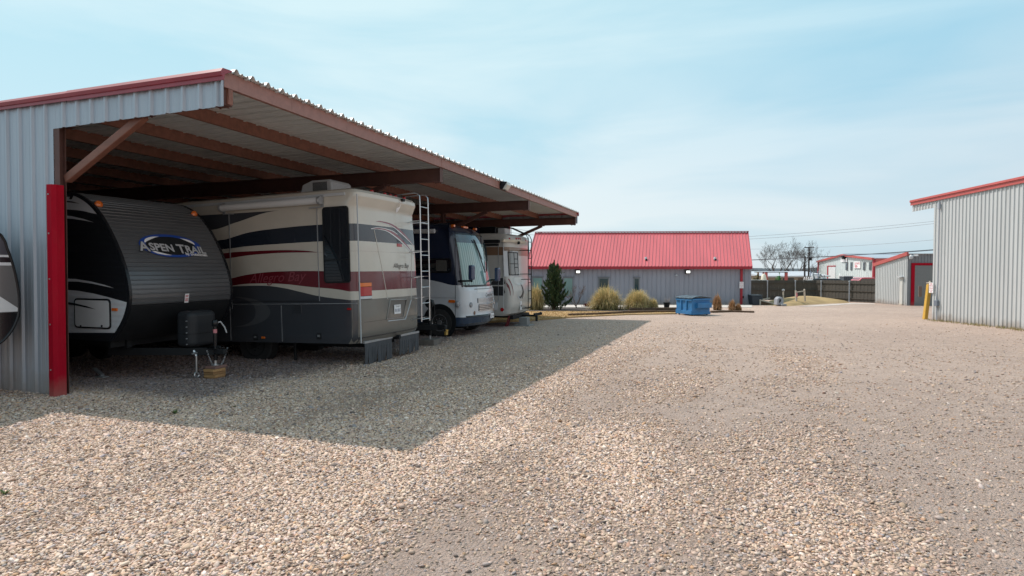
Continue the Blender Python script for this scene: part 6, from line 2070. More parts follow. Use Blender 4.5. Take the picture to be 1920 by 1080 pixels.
for x, y in ((0.1, 0.1), (wd_ - 0.1, 0.1), (0.1, ld_ - 0.1), (wd_ - 0.1, ld_ - 0.1)):
    mb = MB(); mb.lathe([(0.05, -0.02), (0.05, 0.02)], (x, y, 0.05), 'y', 12); mb.build('caster', M['rubber'], dm)

# ------------------------------------------------------------------ big ribbed shed on the right
pa = G(1747, 600); pb = G(1918, 618)
d = (pb - pa); d.z = 0
ROTR = math.atan2(d.y, d.x)
shed = thing('storage_shed', 'tall pale ribbed-metal storage building with red roof edge at the right of the yard', 'building', (pa.x, pa.y, gz(pa.y)), (0, 0, ROTR))
ms = root_matrix(shed)
zt0, zt1 = loc(1748, 366, ms, 'y', -0.1).z, loc(1918, 329, ms, 'y', -0.1).z
x1_ = loc(1918, 600, ms, 'y', 0).x
kz = (zt1 - zt0) / x1_
xo = loc(1706, 378, ms, 'y', -0.1).x
LS = 9.5
TR = 0.25
top_ = lambda x: zt0 + kz * x
mb = MB()
corr(mb, (0, 0, -0.3), (1, 0, 0), (0, 0, 1), (0, -1, 0), LS, 0, lambda a: top_(a) + 0.3 - 0.12, pitch=0.19, depth=0.034, minor=False, wtop=0.026, wbase=0.052, start=0.12)
mb.build('wall', M['panel_b'], shed, fixn=False, solid=0.003)
mb = MB()
corr(mb, (xo + 0.03, 0, 0), (1, 0, 0), (0, 0, 1), (0, -1, 0), -xo - 0.03, lambda a: top_(xo) - 0.53 + kz * a, lambda a: top_(xo + a) - 0.12, pitch=0.19, depth=0.034, minor=False, wtop=0.026, wbase=0.052, start=0.12)
mb.build('canopy_panel', M['panel_b'], shed, fixn=False, solid=0.003)
mb = MB()
q = [(-0.02, top_(0)), (-0.11, top_(0) - 0.02), (-0.12, top_(0) - 0.10), (-0.075, top_(0) - 0.12), (-0.075, top_(0) - TR), (-0.05, top_(0) - TR), (-0.05, top_(0) - 0.14), (-0.02, top_(0) - 0.05)]
n = len(q)
mb.add([(xo, y, z + kz * xo) for y, z in q] + [(LS, y, z + kz * LS) for y, z in q], [tuple(range(n)), tuple(range(n, 2 * n))] + [(i, (i + 1) % n, n + (i + 1) % n, n + i) for i in range(n)])
mb.build('rake_trim', M['coral'], shed)
mb = MB(); mb.add([(xo, -0.05, top_(xo) - 0.02), (LS, -0.05, top_(LS) - 0.02), (LS, 14, top_(LS) - 0.02), (xo, 14, top_(xo) - 0.02)], [(0, 1, 2, 3)]); mb.build('roof', M['soffit'], shed, solid=0.03)
mb = MB(); mb.box(0.0, 0.03, 0.01, 14, -0.3, top_(0) - 0.1); mb.build('side_wall', M['grey_wall'], shed)
mb = MB(); mb.box(LS - 0.03, LS, 0.01, 14, -0.3, top_(LS) - 0.1); mb.box(0.03, LS - 0.03, 13.97, 14, -0.3, top_(0) - 0.1); mb.build('side_wall', M['grey_wall'], shed)
xc_ = loc(1759.5, 500, ms, 'y', -0.06).x
zc1 = loc(1759.5, 392, ms, 'y', -0.06).z
mb = MB(); mb.tube([(xc_, -0.07, zc1), (xc_, -0.07, 1.6), (xc_ - 0.06, -0.07, 0.95), (xc_ - 0.02, -0.07, -0.1)], 0.026, 8); mb.box(xc_ - 0.05, xc_ + 0.05, -0.12, -0.04, zc1, zc1 + 0.26)
cdm = pm('grey_conduit', (0.33, 0.35, 0.39), rough=0.5)
cdt = mb.build('conduit', cdm, shed, smooth=40)
mb = MB(); mb.box(xc_ - 0.13, xc_ + 0.07, -0.14, -0.04, 0.62, 0.86); mb.build('junction_box', pm('dark_grey_box', (0.16, 0.18, 0.22), rough=0.5), shed, bevel=0.01)
p = loc(1746.5, 539.5, ms, 'y', -0.06)
parking_sign(shed, lambda a, b, dd: (p.x - 0.0 + a, -0.065 - dd, p.z + b), 0.26, 0.44)
# leaning yellow bollard and its neighbour
pb_ = G(1734, 598.5)
bo = thing('bollard', 'leaning yellow-painted steel post with rusty stub top at the corner of the tall shed', 'bollard', (pb_.x, pb_.y, gz(pb_.y)))
hb = (598.5 - 533) / FPX * pb_.y; lean_ = (1741.5 - 1734) / FPX * pb_.y
mb = MB()
mb.bar((0, 0, -0.1), (lean_, 0.02, hb), 0.155, 0.155, up=(0, 1, 0)); mb.build('post', M['yellow'], bo, bevel=0.02)
mb = MB(); mb.bar((lean_ - 0.0, 0.02, hb), (lean_ + 0.02, 0.02, hb + 0.03), 0.18, 0.18, up=(0, 1, 0)); mb.lathe([(0.05, 0.0), (0.06, 0.06), (0.0, 0.13)], (lean_ + 0.03, 0.02, hb + 0.03), 'z', 10); mb.build('cap', pm('bleached_wood_cap', (0.42, 0.36, 0.28), rough=0.8), bo)
mb = MB(); mb.box(lean_ - 0.32, lean_ - 0.17, 0.22, 0.25, hb - 0.55, hb - 0.08); mb.build('hanging_strap', pm('faded_brown_strap', (0.20, 0.16, 0.15), rough=0.9), bo, bevel=0.01)
# dry weeds along the shed foot
V, F, Cc = [], [], []
for k in range(1400):
    x = random.uniform(0.0, 7); y = -abs(random.gauss(0, 0.25)) - 0.03
    if random.random() > 0.35 + 0.5 * math.sin(x * 1.7) ** 2: continue
    pw = ms @ Vector((x, y, 0)); z = gz(pw.y); h_ = random.uniform(0.02, 0.12); an = random.uniform(0, 6.28)
    i = len(V); V += [(pw.x - 0.012 * math.cos(an), pw.y - 0.012 * math.sin(an), z - 0.01), (pw.x + 0.012 * math.cos(an), pw.y + 0.012 * math.sin(an), z - 0.01), (pw.x + random.gauss(0, .6) * h_, pw.y + random.gauss(0, .6) * h_, z + h_)]
    F.append((i, i + 1, i + 2)); g = random.uniform(.7, 1.2); c = random.choice([(0.40, 0.31, 0.16), (0.34, 0.26, 0.12), (0.22, 0.22, 0.09)]); Cc += [(c[0] * g, c[1] * g, c[2] * g, 1)] * 3
mb = MB(); mb.add(V, F); o = mb.build('dry_weeds', grass_m, None, fixn=False, colors=Cc); tag(o, 'thin dry weeds along the foot of the tall shed', 'weeds', kind='stuff')

# ------------------------------------------------------------------ small shed behind it
pk_ = G(1700, 573); pf = G(1640.5, 568.2)
d = pk_ - pf; d.z = 0
sh2 = thing('garage_building', 'small pale metal garage with sloping red roof edge and roller door', 'building', (pf.x, pf.y, gz(pf.y)), (0, 0, math.atan2(d.y, d.x)))
m2 = root_matrix(sh2)
L2 = d.length; zf = loc(1640.5, 496, m2, 'y', 0).z; zk = loc(1700, 475, m2, 'y', 0).z
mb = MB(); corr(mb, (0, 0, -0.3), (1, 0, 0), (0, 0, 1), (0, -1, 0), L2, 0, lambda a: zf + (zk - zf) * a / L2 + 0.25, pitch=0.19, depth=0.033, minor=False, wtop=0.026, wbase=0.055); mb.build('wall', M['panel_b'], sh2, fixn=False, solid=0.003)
mb = MB(); corr(mb, (L2, 0.0, -0.3), (0, 1, 0), (0, 0, 1), (1, 0, 0), 9, 0, zk + 0.3 - 0.02, pitch=0.19, depth=0.033, minor=False, wtop=0.026, wbase=0.055); mb.build('front_wall', pm('shaded_ribbed_wall', (0.22, 0.225, 0.24), rough=0.5, var=0.06), sh2, fixn=False, solid=0.003)  # wall turned from the sun: its shade painted in as darker metal
mb = MB(); mb.bar((-0.1, -0.06, zf - 0.02), (L2 + 0.1, -0.06, zk - 0.02), 0.12, 0.22); mb.build('rake_trim', M['coral'], sh2)
mb = MB(); mb.add([(-0.1, 0, zf), (L2 + 0.12, 0, zk), (L2 + 0.12, 9, zk), (-0.1, 9, zf)], [(0, 1, 2, 3)]); mb.build('roof', M['soffit'], sh2, solid=0.04)
mb = MB(); mb.box(0, 0.03, 0.01, 9, -0.3, zf - 0.05); mb.box(0.03, L2 - 0.02, 8.97, 9, -0.3, zf - 0.05); mb.build('back_wall', M['grey_wall'], sh2)
y0 = loc(1708.5, 530, m2, 'x', L2 + 0.04).y; zd = loc(1712, 493, m2, 'x', L2 + 0.04).z
fw = 0.20
mb = MB(); mb.box(L2 + 0.003, L2 + 0.06, y0, y0 + fw, -0.1, zd); mb.box(L2 + 0.003, L2 + 0.06, y0 + 4.2, y0 + 4.4, -0.1, zd); mb.box(L2 + 0.003, L2 + 0.06, y0 + fw, y0 + 4.2, zd - 0.15, zd)
df = mb.build('door_frame', M['red_post'], sh2)
mb = MB()
nsl = 18
for k in range(nsl):
    z = -0.05 + (zd - 0.1) * k / nsl
    mb.box(L2 + 0.003, L2 + 0.035, y0 + fw, y0 + 4.2, z, z + (zd - 0.1) / nsl - 0.012)
mb.build('roller_door', pm('grey_roller_door', (0.20, 0.205, 0.205), rough=0.5, var=0.05), df)
xd0, xd1 = loc(1687.5, 540, m2, 'y', -0.04).x, loc(1699, 540, m2, 'y', -0.04).x
zdt = loc(1693, 520, m2, 'y', -0.04).z
mb = MB(); mb.box(xd0, xd1 - 0.35, -0.07, 0.0, 0.0, zdt); dr_ = mb.build('door', pm('pale_door', (0.55, 0.54, 0.51), rough=0.5), sh2, bevel=0.01)
mb = MB(); mb.box(xd0 - 0.08, xd1 - 0.25, -0.22, 0.0, zdt, zdt + 0.05); mb.build('door_hood', M['ltgrey'], dr_)
mb = MB(); mb.box(xd0, xd1 - 0.3, -0.12, -0.0, 0.0, 0.14); mb.build('door_step', M['palewood'], dr_)
p = loc(1708, 482, m2, 'x', L2 + 0.2)
mb = MB(); mb.box(L2 + 0.04, L2 + 0.25, p.y - 0.04, p.y + 0.04, p.z + 0.08, p.z + 0.16); mb.lathe([(0.05, 0.12), (0.12, 0.05), (0.12, -0.02), (0.09, -0.12), (0.0, -0.14)], (L2 + 0.22, p.y, p.z), 'z', 14); mb.build('wall_light', M['ltgrey'], sh2, smooth=40)
p = loc(1717, 479, m2, 'x', L2 + 0.2)
mb = MB(); mb.bar((L2 + 0.04, p.y - 0.15, p.z), (L2 + 0.3, p.y + 0.1, p.z), 0.10, 0.10); mb.build('camera_housing', M['white'], sh2, bevel=0.02)

# ------------------------------------------------------------------ board fence
fence = thing('fence', 'dark brown board fence on steel posts at the back of the yard', 'fence', (0, 0, 0))
fence_m = pm('dark_fence_boards', (0.080, 0.070, 0.060), rough=0.85, var=0.15, vscale=1.2, stretch=(5, 5, 0.4))
FY0 = 45.5
a = atY(1380, 540, 48.0); b = atY(1530, 540, 46.8); c_ = G(1641, 568)
c = Vector((c_.x, c_.y, 0)); 
FH = 1.55
ftop = lambda p: gz(p.y) + FH
for p, q in ((Vector((a.x, a.y, 0)), Vector((b.x, b.y, 0))), (Vector((b.x, b.y, 0)), c)):
    L = (q - p).length; dd = (q - p) / L
    nb = int(L / 0.15)
    mb = MB()
    nn = Vector((dd.y, -dd.x, 0))
    for k in range(nb):
        u0, u1 = p + dd * (L * k / nb), p + dd * (L * (k + 1) / nb - 0.003)
        t_ = ftop(u0) + random.uniform(-0.012, 0.012)
        g = 0.02
        bot = gz(u0.y) - 0.05
        o_ = nn * 0.012 * (k % 2)
        mb.add([u0 + o_ + Vector((0, 0, bot)), u1 + o_ + Vector((0, 0, bot)), u1 + o_ + Vector((0, 0, t_)), u0 + o_ + Vector((0, 0, t_)), u0 + o_ - nn * g + Vector((0, 0, bot)), u1 + o_ - nn * g + Vector((0, 0, bot)), u1 + o_ - nn * g + Vector((0, 0, t_)), u0 + o_ - nn * g + Vector((0, 0, t_))],
               [(0, 1, 2, 3), (7, 6, 5, 4), (0, 4, 5, 1), (1, 5, 6, 2), (2, 6, 7, 3), (3, 7, 4, 0)])
    mb.build('board_panel', fence_m, fence)
    for hh in (0.25, 0.80, 1.35):
        mb = MB(); mb.bar(p + nn * 0.05 + Vector((0, 0, gz(p.y) + hh)), q + nn * 0.05 + Vector((0, 0, gz(q.y) + hh)), 0.03, 0.06); mb.build('rail', fence_m, fence)
for px in (1391, 1438.5, 1490.5, 1542, 1595):
    dirn = ray(px, 540)
    best = None
    for p, q in ((a, b), (b, c)):
        # intersect the vertical plane of the stretch
        nrm = Vector((q.y - p.y, -(q.x - p.x), 0)); t_ = nrm.dot(Vector((p.x, p.y, 0))) / nrm.dot(Vector((dirn.x, dirn.y, 0)))
        pt = Vector((dirn.x * t_, dirn.y * t_, 0))
        if min(p.x, q.x) - 0.05 <= pt.x <= max(p.x, q.x) + 0.05: best = (pt, nrm.normalized())
    if best is None: continue
    pt, nrm = best
    if nrm.y > 0: nrm = -nrm
    pt = pt + nrm * 0.12
    mb = MB(); mb.tube([(pt.x, pt.y, gz(pt.y) - 0.1), (pt.x, pt.y, gz(pt.y) + FH - 0.08)], 0.04, 10); mb.lathe([(0.07, 0), (0.06, 0.05), (0.0, 0.07)], (pt.x, pt.y, gz(pt.y) + FH - 0.09), 'z', 10); mb.build('post', cdm, fence, smooth=50)

# grass mound in front of the fence
def mound():
    pts = [(1424, 572), (1470, 574.5), (1512, 572.0), (1560, 569.2), (1598, 567.2), (1570, 563), (1530, 559.5), (1480, 560.5), (1440, 565)]
    P = [G(a, b) for a, b in pts]
    cx = sum(p.x for p in P) / len(P); cy = sum(p.y for p in P) / len(P)
    mb = MB(); rows = []
    for f in (1.0, 0.85, 0.7, 0.5, 0.3, 0.1):
        row = []
        for p in catmull([(p.x, p.y) for p in P] + [(P[0].x, P[0].y)], 49):
            x = cx + (p[0] - cx) * f; y = cy + (p[1] - cy) * f
            row.append((x, y, gz(y) + 0.005 + 0.40 * (1 - f ** 2) - (0.08 if f == 1.0 else 0) + 0.03 * math.sin(x * 2.1) * (1 - f)))
        rows.append(row)
    mb.grid(rows)
    mb.f.append([5 * 49 + k for k in range(48)])
    o = mb.build('grass_mound', pm('dry_olive_grass', (0.34, 0.235, 0.11), rough=0.95, var=0.35, vscale=0.8, bump=0.7, bscale=40), None, smooth=60)
    tag(o, 'low mound of dry grass in front of the board fence', 'mound', kind='structure')
    return lambda x, y: 0
mound()
sheet('path', [(1500, 574.5), (1530, 572.2), (1600, 568.2), (1640, 569.0), (1640, 570.0), (1600, 569.6), (1530, 574.0)], path_m, 'pale strip of concrete edging in front of the grass mound', 'path', 0.015)
def G_obj(px, py, extra=0.0):
    p = G(px, py, extra); p.z = gz(p.y) + extra; return p
p = G_obj(1416, 571.5)
bn = thing('trash_bin', 'dark blue-black plastic tub beside the right end of the office', 'bin', p)
mb = MB(); mb.prism([(-0.30, 0), (0.30, 0), (0.36, 0.50), (0.28, 0.60), (-0.36, 0.62)], 'y', -0.35, 0.35); mb.build('tub', pm('navy_black_plastic', (0.022, 0.032, 0.045), rough=0.5, var=0.1), bn, bevel=0.05)
mb = MB(); mb.box(-0.38, 0.33, -0.38, 0.38, 0.605, 0.65); mb.build('lid', pm('grey_lid', (0.07, 0.08, 0.095), rough=0.5), bn, bevel=0.02)
p = G_obj(1432, 572)
fr_ = thing('wooden_frame', 'low pale wooden frame on the ground beside the dark tub', 'frame', p)
mb = MB(); mb.box(-0.28, -0.20, -0.05, 0.05, 0, 0.36); mb.bar((-0.24, 0, 0.33), (0.75, -0.3, 0.05), 0.06, 0.08); mb.bar((-0.24, 0, 0.33), (0.8, 1.0, 0.40), 0.06, 0.06); mb.build('boards', M['palewood'], fr_)
mb = MB(); mb.add([(-0.2, 0.02, 0.0), (0.72, -0.28, 0.0), (0.72, -0.28, 0.03), (-0.2, 0.02, 0.29)], [(0, 1, 2, 3)]); mb.build('panel', M['timber'], fr_, solid=0.02)
p = G_obj(1460, 569, 0.15)
gx = thing('concrete_box', 'grey domed concrete utility box on the grass mound', 'utility box', p)
mb = MB(); mb.prism([(-0.22, -0.1), (0.22, -0.1), (0.20, 0.26), (0.11, 0.42), (-0.09, 0.42), (-0.20, 0.27)], 'y', -0.25, 0.25); mb.build('shell', pm('grey_concrete', (0.30, 0.31, 0.34), rough=0.8, var=0.15), gx, bevel=0.06)
mb = MB(); mb.prism([(-0.10, 0.05), (0.0, 0.10), (0.05, 0.25), (-0.05, 0.30)], 'y', -0.262, -0.24); mb.build('opening', M['black'], gx)
mb = MB(); mb.box(0.0, 0.32, -0.42, -0.25, -0.12, 0.0); mb.build('foot', pm('grey_concrete_foot', (0.33, 0.33, 0.34), rough=0.8), gx, bevel=0.03)
p = G_obj(1468.5, 567, 0.15)
po = thing('marker_post', 'short grey post with a round head beside the concrete box', 'post', p)
mb = MB(); mb.bar((0, 0, -0.1), (0, 0, 0.75), 0.07, 0.07, up=(0, 1, 0)); mb.build('shaft', M['palewood'], po)
mb = MB(); mb.lathe([(0.0, -0.02), (0.09, 0), (0.09, 0.1), (0, 0.13)], (0, 0, 0.75), 'z', 12); mb.build('head', M['steel'], po, smooth=40)
p = G_obj(1493, 570, 0.05)
sr = thing('saw_horse', 'pale wooden A-frame trestle with a cross rail on the grass mound', 'trestle', p)
k_ = p.y / FPX
mb = MB()
for a, b in (((0, 0.03), (1.2, 25.5)), ((5.8, 5), (2.2, 24)), ((22, 4.5), (17.5, 27.5))):
    mb.bar((a[0] * k_, 0.0 if a[0] < 1 else 0.4, a[1] * k_), (b[0] * k_, 0.2, b[1] * k_), 0.07, 0.10, up=(0, 1, 0))
mb.bar((22 * k_ - 4.5 * k_, 0.22, 24 * k_), (2.4 * k_, 0.22, 22 * k_), 0.05, 0.07)
mb.build('legs', M['palewood'], sr)
mb = MB(); mb.bar((0.6 * k_, -0.05, 13 * k_), (1.0 * k_, 0.03, 21 * k_), 0.06, 0.09, up=(0, 1, 0)); mb.build('red_marker', pm('faded_red_marker', (0.45, 0.16, 0.16), rough=0.7), sr)
# ------------------------------------------------------------------ beyond the fence
wa = atY(1535, 500, 97); wb = atY(1638, 500, 75)
d = wb - wa; d.z = 0
wh = thing('warehouse', 'pale gabled metal warehouse with red trim and signs beyond the fence', 'building', (wa.x, wa.y, gz(wa.y)), (0, 0, math.atan2(d.y, d.x)))
mw = root_matrix(wh)
LW = d.length
ze = loc(1536, 490.5, mw, 'y', 0).z; xp = loc(1580.5, 480, mw, 'y', 0).x; zp = loc(1580.5, 478.5, mw, 'y', 0).z; ze2 = loc(1637, 485.5, mw, 'y', 0).z
wall_w = pm('white_green_metal_wall', (0.55, 0.60, 0.60), rough=0.5, var=0.05, vscale=0.3, stretch=(1, 1, 0.1))
mb = MB(); corr(mb, (0, 0, -0.2), (1, 0, 0), (0, 0, 1), (0, -1, 0), LW, 0, lambda a: 0.2 + np.interp(a, [0, xp, LW], [ze, zp, ze2]), pitch=0.8, depth=0.05, minor=False, wtop=0.08, wbase=0.2); mb.build('wall', wall_w, wh, fixn=False, solid=0.01)
mb = MB()
for x0, z0, x1, z1 in ((-0.2, ze, xp, zp), (xp, zp, LW + 0.2, ze2)):
    mb.bar((x0, -0.15, z0), (x1, -0.15, z1), 0.3, 0.26)
mb.build('rake_trim', M['coral'], wh)
mb = MB(); mb.box(-0.25, 0.1, -0.12, 0.1, -0.1, ze - 0.1); mb.box(LW - 0.1, LW + 0.3, -0.12, 0.1, -0.1, ze2 - 0.1); mb.build('corner_trim', M['red_dark'], wh)
for x0, z0, x1, z1 in ((-0.2, ze, xp, zp), (xp, zp, LW + 0.2, ze2)):
    mb = MB(); mb.add([(x0, 0, z0 + 0.1), (x1, 0, z1 + 0.1), (x1, 40, z1 + 0.1), (x0, 40, z0 + 0.1)], [(0, 1, 2, 3)]); mb.build('roof', M['panel'], wh, solid=0.1)
mb = MB(); mb.box(LW - 0.1, LW, 0.1, 40, -0.2, ze2 - 0.05); mb.build('side_wall', pm('grey_side_wall', (0.25, 0.26, 0.28), rough=0.5), wh)
mb = MB(); mb.box(0, 0.1, 0.1, 40, -0.2, ze - 0.05); mb.build('side_wall', wall_w, wh)
mb = MB(); mb.box(LW + 0.0, LW + 0.25, 0.12, 40, ze2 - 0.35, ze2 + 0.05); mb.build('eave_trim', M['coral'], wh)
for a in (1587, 1596, 1619.5, 1631):
    x0 = loc(a - 1.9, 500, mw, 'y', -0.1).x; x1 = loc(a + 1.9, 500, mw, 'y', -0.1).x
    z1, z0 = loc(a, 491.5, mw, 'y', -0.1).z, loc(a, 506.5, mw, 'y', -0.1).z
    mb = MB(); mb.box(x0, x1, -0.10, 0, z0, z1); wf = mb.build('window', pm('bronze_frame', (0.14, 0.14, 0.15), rough=0.5), wh)
    mb = MB(); zm = (z0 + z1) / 2; mb.box(x0 + 0.1, x1 - 0.1, -0.12, -0.05, z0 + 0.08, zm - 0.04); mb.box(x0 + 0.1, x1 - 0.1, -0.12, -0.05, zm + 0.04, z1 - 0.08); mb.build('pane', pm('grey_glass', (0.10, 0.12, 0.14), rough=0.1), wf)
def wsign(a, b, c_, d_, nm):
    x0 = loc(a, 500, mw, 'y', -0.12).x; x1 = loc(b, 500, mw, 'y', -0.12).x; z1 = loc(a, c_, mw, 'y', -0.12).z; z0 = loc(a, d_, mw, 'y', -0.12).z
    mb = MB(); mb.box(x0, x1, -0.14, -0.06, z0, z1)
    return mb.build(nm, M['white_sign'], wh), x0, x1, z0, z1
s1_, x0, x1, z0, z1 = wsign(1601.5, 1613, 490.5, 503, 'sign')
def ln(s, body, x0, x1, z, size, m):
    k = (x1 - x0) / width_of(body, size)
    text_on('sign_text', body, size, m, s, lambda u_, v_: (x0 + u_ * k, -0.15, z + v_))
hh = z1 - z0; ww = x1 - x0
ln(s1_, 'LEWIS', x0 + ww * 0.1, x1 - ww * 0.08, z0 + hh * 0.55, hh * 0.45, M['redtext'])
for k, (f0, f1) in enumerate(((0.15, 0.5), (0.15, 0.6), (0.15, 0.55))):
    zz = z0 + hh * (0.42 - 0.13 * k)
    mb = MB(); mb.box(x0 + ww * f0, x0 + ww * f1, -0.152, -0.141, zz - hh * 0.035, zz + hh * 0.035); mb.build('sign_bar', M['redtext'], s1_)
s2_, x0, x1, z0, z1 = wsign(1576.5, 1587.5, 484.5, 491.3, 'sign')
hh = z1 - z0; ww = x1 - x0
ln(s2_, 'SUITE 5', x0 + ww * 0.14, x1 - ww * 0.1, z0 + hh * 0.5, hh * 0.36, M['darktext'])
mb = MB(); mb.box(x0 + ww * 0.4, x0 + ww * 0.6, -0.152, -0.141, z0 + hh * 0.2, z0 + hh * 0.32); mb.build('sign_bar', M['darktext'], s2_)
x0 = loc(1551, 500, mw, 'y', -0.1).x; x1 = loc(1566, 500, mw, 'y', -0.1).x; z1 = loc(1552, 500, mw, 'y', -0.1).z
mb = MB(); mb.box(x0, x0 + (x1 - x0) * 0.14, -0.12, 0, 0, z1); mb.box(x0, x1, -0.12, 0, z1, z1 + 0.15); df = mb.build('door_frame', M['red_dark'], wh)
mb = MB(); mb.box(x0 + (x1 - x0) * 0.14, x1, -0.08, 0, 0, z1 - 0.0); mb.build('roller_door', M['white'], df)
x0 = loc(1571.5, 520, mw, 'y', -0.1).x; x1 = loc(1575.5, 520, mw, 'y', -0.1).x; z1 = loc(1573, 519.5, mw, 'y', -0.1).z
mb = MB(); mb.box(x0, x1, -0.1, 0, 0, z1); mb.prism([(x0 - .1, z1), (x1 + .1, z1), ((x0 + x1) / 2, z1 + 0.5)], 'y', -0.1, 0); d_ = mb.build('door', M['white'], wh)
p = loc(1582, 481, mw, 'y', -0.3)
mb = MB(); mb.box(p.x - 0.3, p.x + 0.3, -0.5, -0.02, p.z - 0.35, p.z + 0.15); mb.build('wall_light', M['black'], wh)

def far_at(px, py, Y):
    p = atY(px, py, Y); return p
# long low storage building
Y = 82
p0, p1 = atY(1425, 515, Y), atY(1548, 515, Y + 4)
lb = thing('storage_building', 'long low tan building with a white metal roof beyond the fence', 'building', (p0.x, p0.y, gz(Y)), (0, 0, math.atan2(p1.y - p0.y, p1.x - p0.x)))
ml = root_matrix(lb); LL = (p1 - p0).length
zr1 = loc(1500, 508.5, ml, 'y', 4).z; zr0 = loc(1500, 517, ml, 'y', -0.4).z
mb = MB(); mb.box(0, LL, 0, 8, -0.3, zr0); mb.build('wall', pm('tan_wall', (0.33, 0.27, 0.21), rough=0.8, var=0.1), lb)
mb = MB(); mb.prism([(-0.5, zr0), (8.5, zr0), (4, zr1)], 'x', -0.3, LL + 0.3); mb.build('roof', pm('white_roof_metal', (0.46, 0.48, 0.52), rough=0.6, var=0.05, vscale=0.4), lb)
mb = MB(); mb.box(-0.3, LL + 0.3, -0.56, -0.505, zr0 - 0.18, zr0 - 0.0); mb.build('fascia', M['ltgrey'], lb)
for a, b in ((1468, 1488), (1497, 1509)):
    x0, x1 = loc(a, 524, ml, 'y', 0).x, loc(b, 524, ml, 'y', 0).x
    mb = MB(); mb.box(x0, x1, -0.05, 0.0, 0, loc(a, 521.5, ml, 'y', 0).z); mb.build('door', pm('dark_doorway', (0.03, 0.035, 0.035), rough=0.4) if a < 1490 else pm('brown_doorway', (0.12, 0.09, 0.07), rough=0.6), lb)
# red steel canopy
Y = 70
p0 = atY(1440, 515, Y)
cn = thing('canopy', 'canopy frame on red posts standing before the low tan building', 'canopy', (p0.x, p0.y, gz(Y)))
k_ = Y / FPX
zt = CAM_H - (511 - 505) * k_ - gz(Y)
for a, w_, y_ in ((-3.5, 2.2, 0), (1.2, 1.0, 3), (11.5, 1.0, 3), (34, 2.4, 0)):
    mb = MB(); mb.box(a * k_ - w_ * k_, a * k_ + w_ * k_, y_ - 0.1, y_ + 0.1, 0, zt); mb.build('post', M['coral'], cn)
mb = MB(); mb.box(-5 * k_, 36 * k_, -0.15, 3.2, zt, zt + 0.08); mb.build('roof', M['darktext'], cn)
def bush(px, py, Y, w_, h_, cols, label, name='bush', n=900):
    p = atY(px, py, Y); V, F, Cc = [], [], []
    for k in range(n):
        an = random.uniform(0, 6.28); ph_ = math.acos(random.uniform(-0.2, 1)); rr = random.uniform(0.6, 1.05) * (1 + 0.18 * math.sin(3 * an) + 0.15 * math.sin(5 * ph_ + an))
        q = Vector((math.cos(an) * math.sin(ph_) * rr * w_ / 2, math.sin(an) * math.sin(ph_) * rr * w_ / 2, max(0, math.cos(ph_)) * rr * h_))
        d = Vector((random.gauss(0, 1), random.gauss(0, 1), random.gauss(0, 1))).normalized() * 0.11; s_ = d.orthogonal() * 0.6
        i = len(V); V += [q - d, q + s_, q + d, q - s_]; F.append((i, i + 1, i + 2, i + 3)); c = random.choice(cols); g = random.uniform(.6, 1.3); Cc += [(c[0] * g, c[1] * g, c[2] * g, 1)] * 4
    mb = MB(); mb.add(V, F); o = mb.build(name, grass_m, None, fixn=False, colors=Cc); o.location = (p.x, p.y, gz(p.y)); return tag(o, label, 'bush')
bush(1459.5, 520, 74, 0.8, 1.75, [(0.05, 0.17, 0.05), (0.08, 0.22, 0.07)], 'bright green bush under the red canopy frame')
bush(1419, 515, 72, 0.9, 1.9, [(0.14, 0.13, 0.07), (0.20, 0.17, 0.09)], 'olive bush behind the fence beside the office end')

# trees, one bare crown each
for k, (px, Y, H_, sp_, lab, lv, r0) in enumerate((
        (1457, 96, 7.0, 1.05, 'wide bare tree, left of the pair beyond the fence', 7, 0.24),
        (1490, 98, 7.2, 1.0, 'tall bare tree, right of the pair beyond the fence', 7, 0.24),
        (1420, 110, 3.3, 1.05, 'small bare tree beside the office roof end', 6, 0.10),
        (1532, 112, 3.9, 0.9, 'bare tree behind the utility poles near the warehouse', 6, 0.14))):
    p = atY(px, 510, Y)
    branch_tree('bare_tree', Vector((p.x, p.y, gz(p.y))), H_, sp_, lab, 'tree', 40 + k, lv, r0, nbase=5, group='bare trees beyond the fence', bark=bark, twig=1.2, trunk_h=0.22)

# utility poles and lines
wood_pole = pm('dark_creosote_pole', (0.035, 0.03, 0.03), rough=0.9)
p = atY(1516.5, 500, 78)
pt_ = CAM_H + (505 - 463) * 78 / FPX
up = thing('utility_pole', 'tall dark utility pole with a crossarm beyond the fence', 'utility pole', (p.x, p.y, gz(78)), group='utility poles')
mb = MB(); mb.tube([(0, 0, -0.2), (0, 0, pt_ - gz(78))], [0.12, 0.09], 10); mb.build('pole', wood_pole, up, smooth=50)
hz = pt_ - gz(78)
mb = MB(); mb.box(-0.6, 0.65, -0.06, 0.06, hz - 0.15, hz - 0.03); mb.box(-0.55, 0.05, -0.04, 0.04, hz - 0.12, hz - 0.09); ca_ = mb.build('crossarm', wood_pole, up)
for x in (-0.5, 0.25, 0.55):
    mb = MB(); mb.lathe([(0.05, 0), (0.06, 0.05), (0.03, 0.13)], (x, 0, hz - 0.03), 'z', 8); mb.build('insulator', M['steel'], ca_)
mb = MB(); mb.lathe([(0.14, -0.18), (0.14, 0.18)], (0.22, -0.05, hz - 1.55), 'z', 12); mb.build('transformer', M['black'], up)
mb = MB(); mb.bar((0, 0, hz - 0.6), (0.5, 0.0, hz - 0.35), 0.03, 0.03); mb.lathe([(0.05, 0), (0.09, 0.05), (0.04, 0.16)], (0.52, 0, hz - 0.45), 'z', 8); mb.build('lamp_bracket', M['steel'], up)
p = atY(1509, 500, 74); pt2 = CAM_H + (505 - 481) * 74 / FPX
u2 = thing('utility_pole', 'shorter plain dark pole left of the one with a crossarm', 'utility pole', (p.x, p.y, gz(74)), group='utility poles')
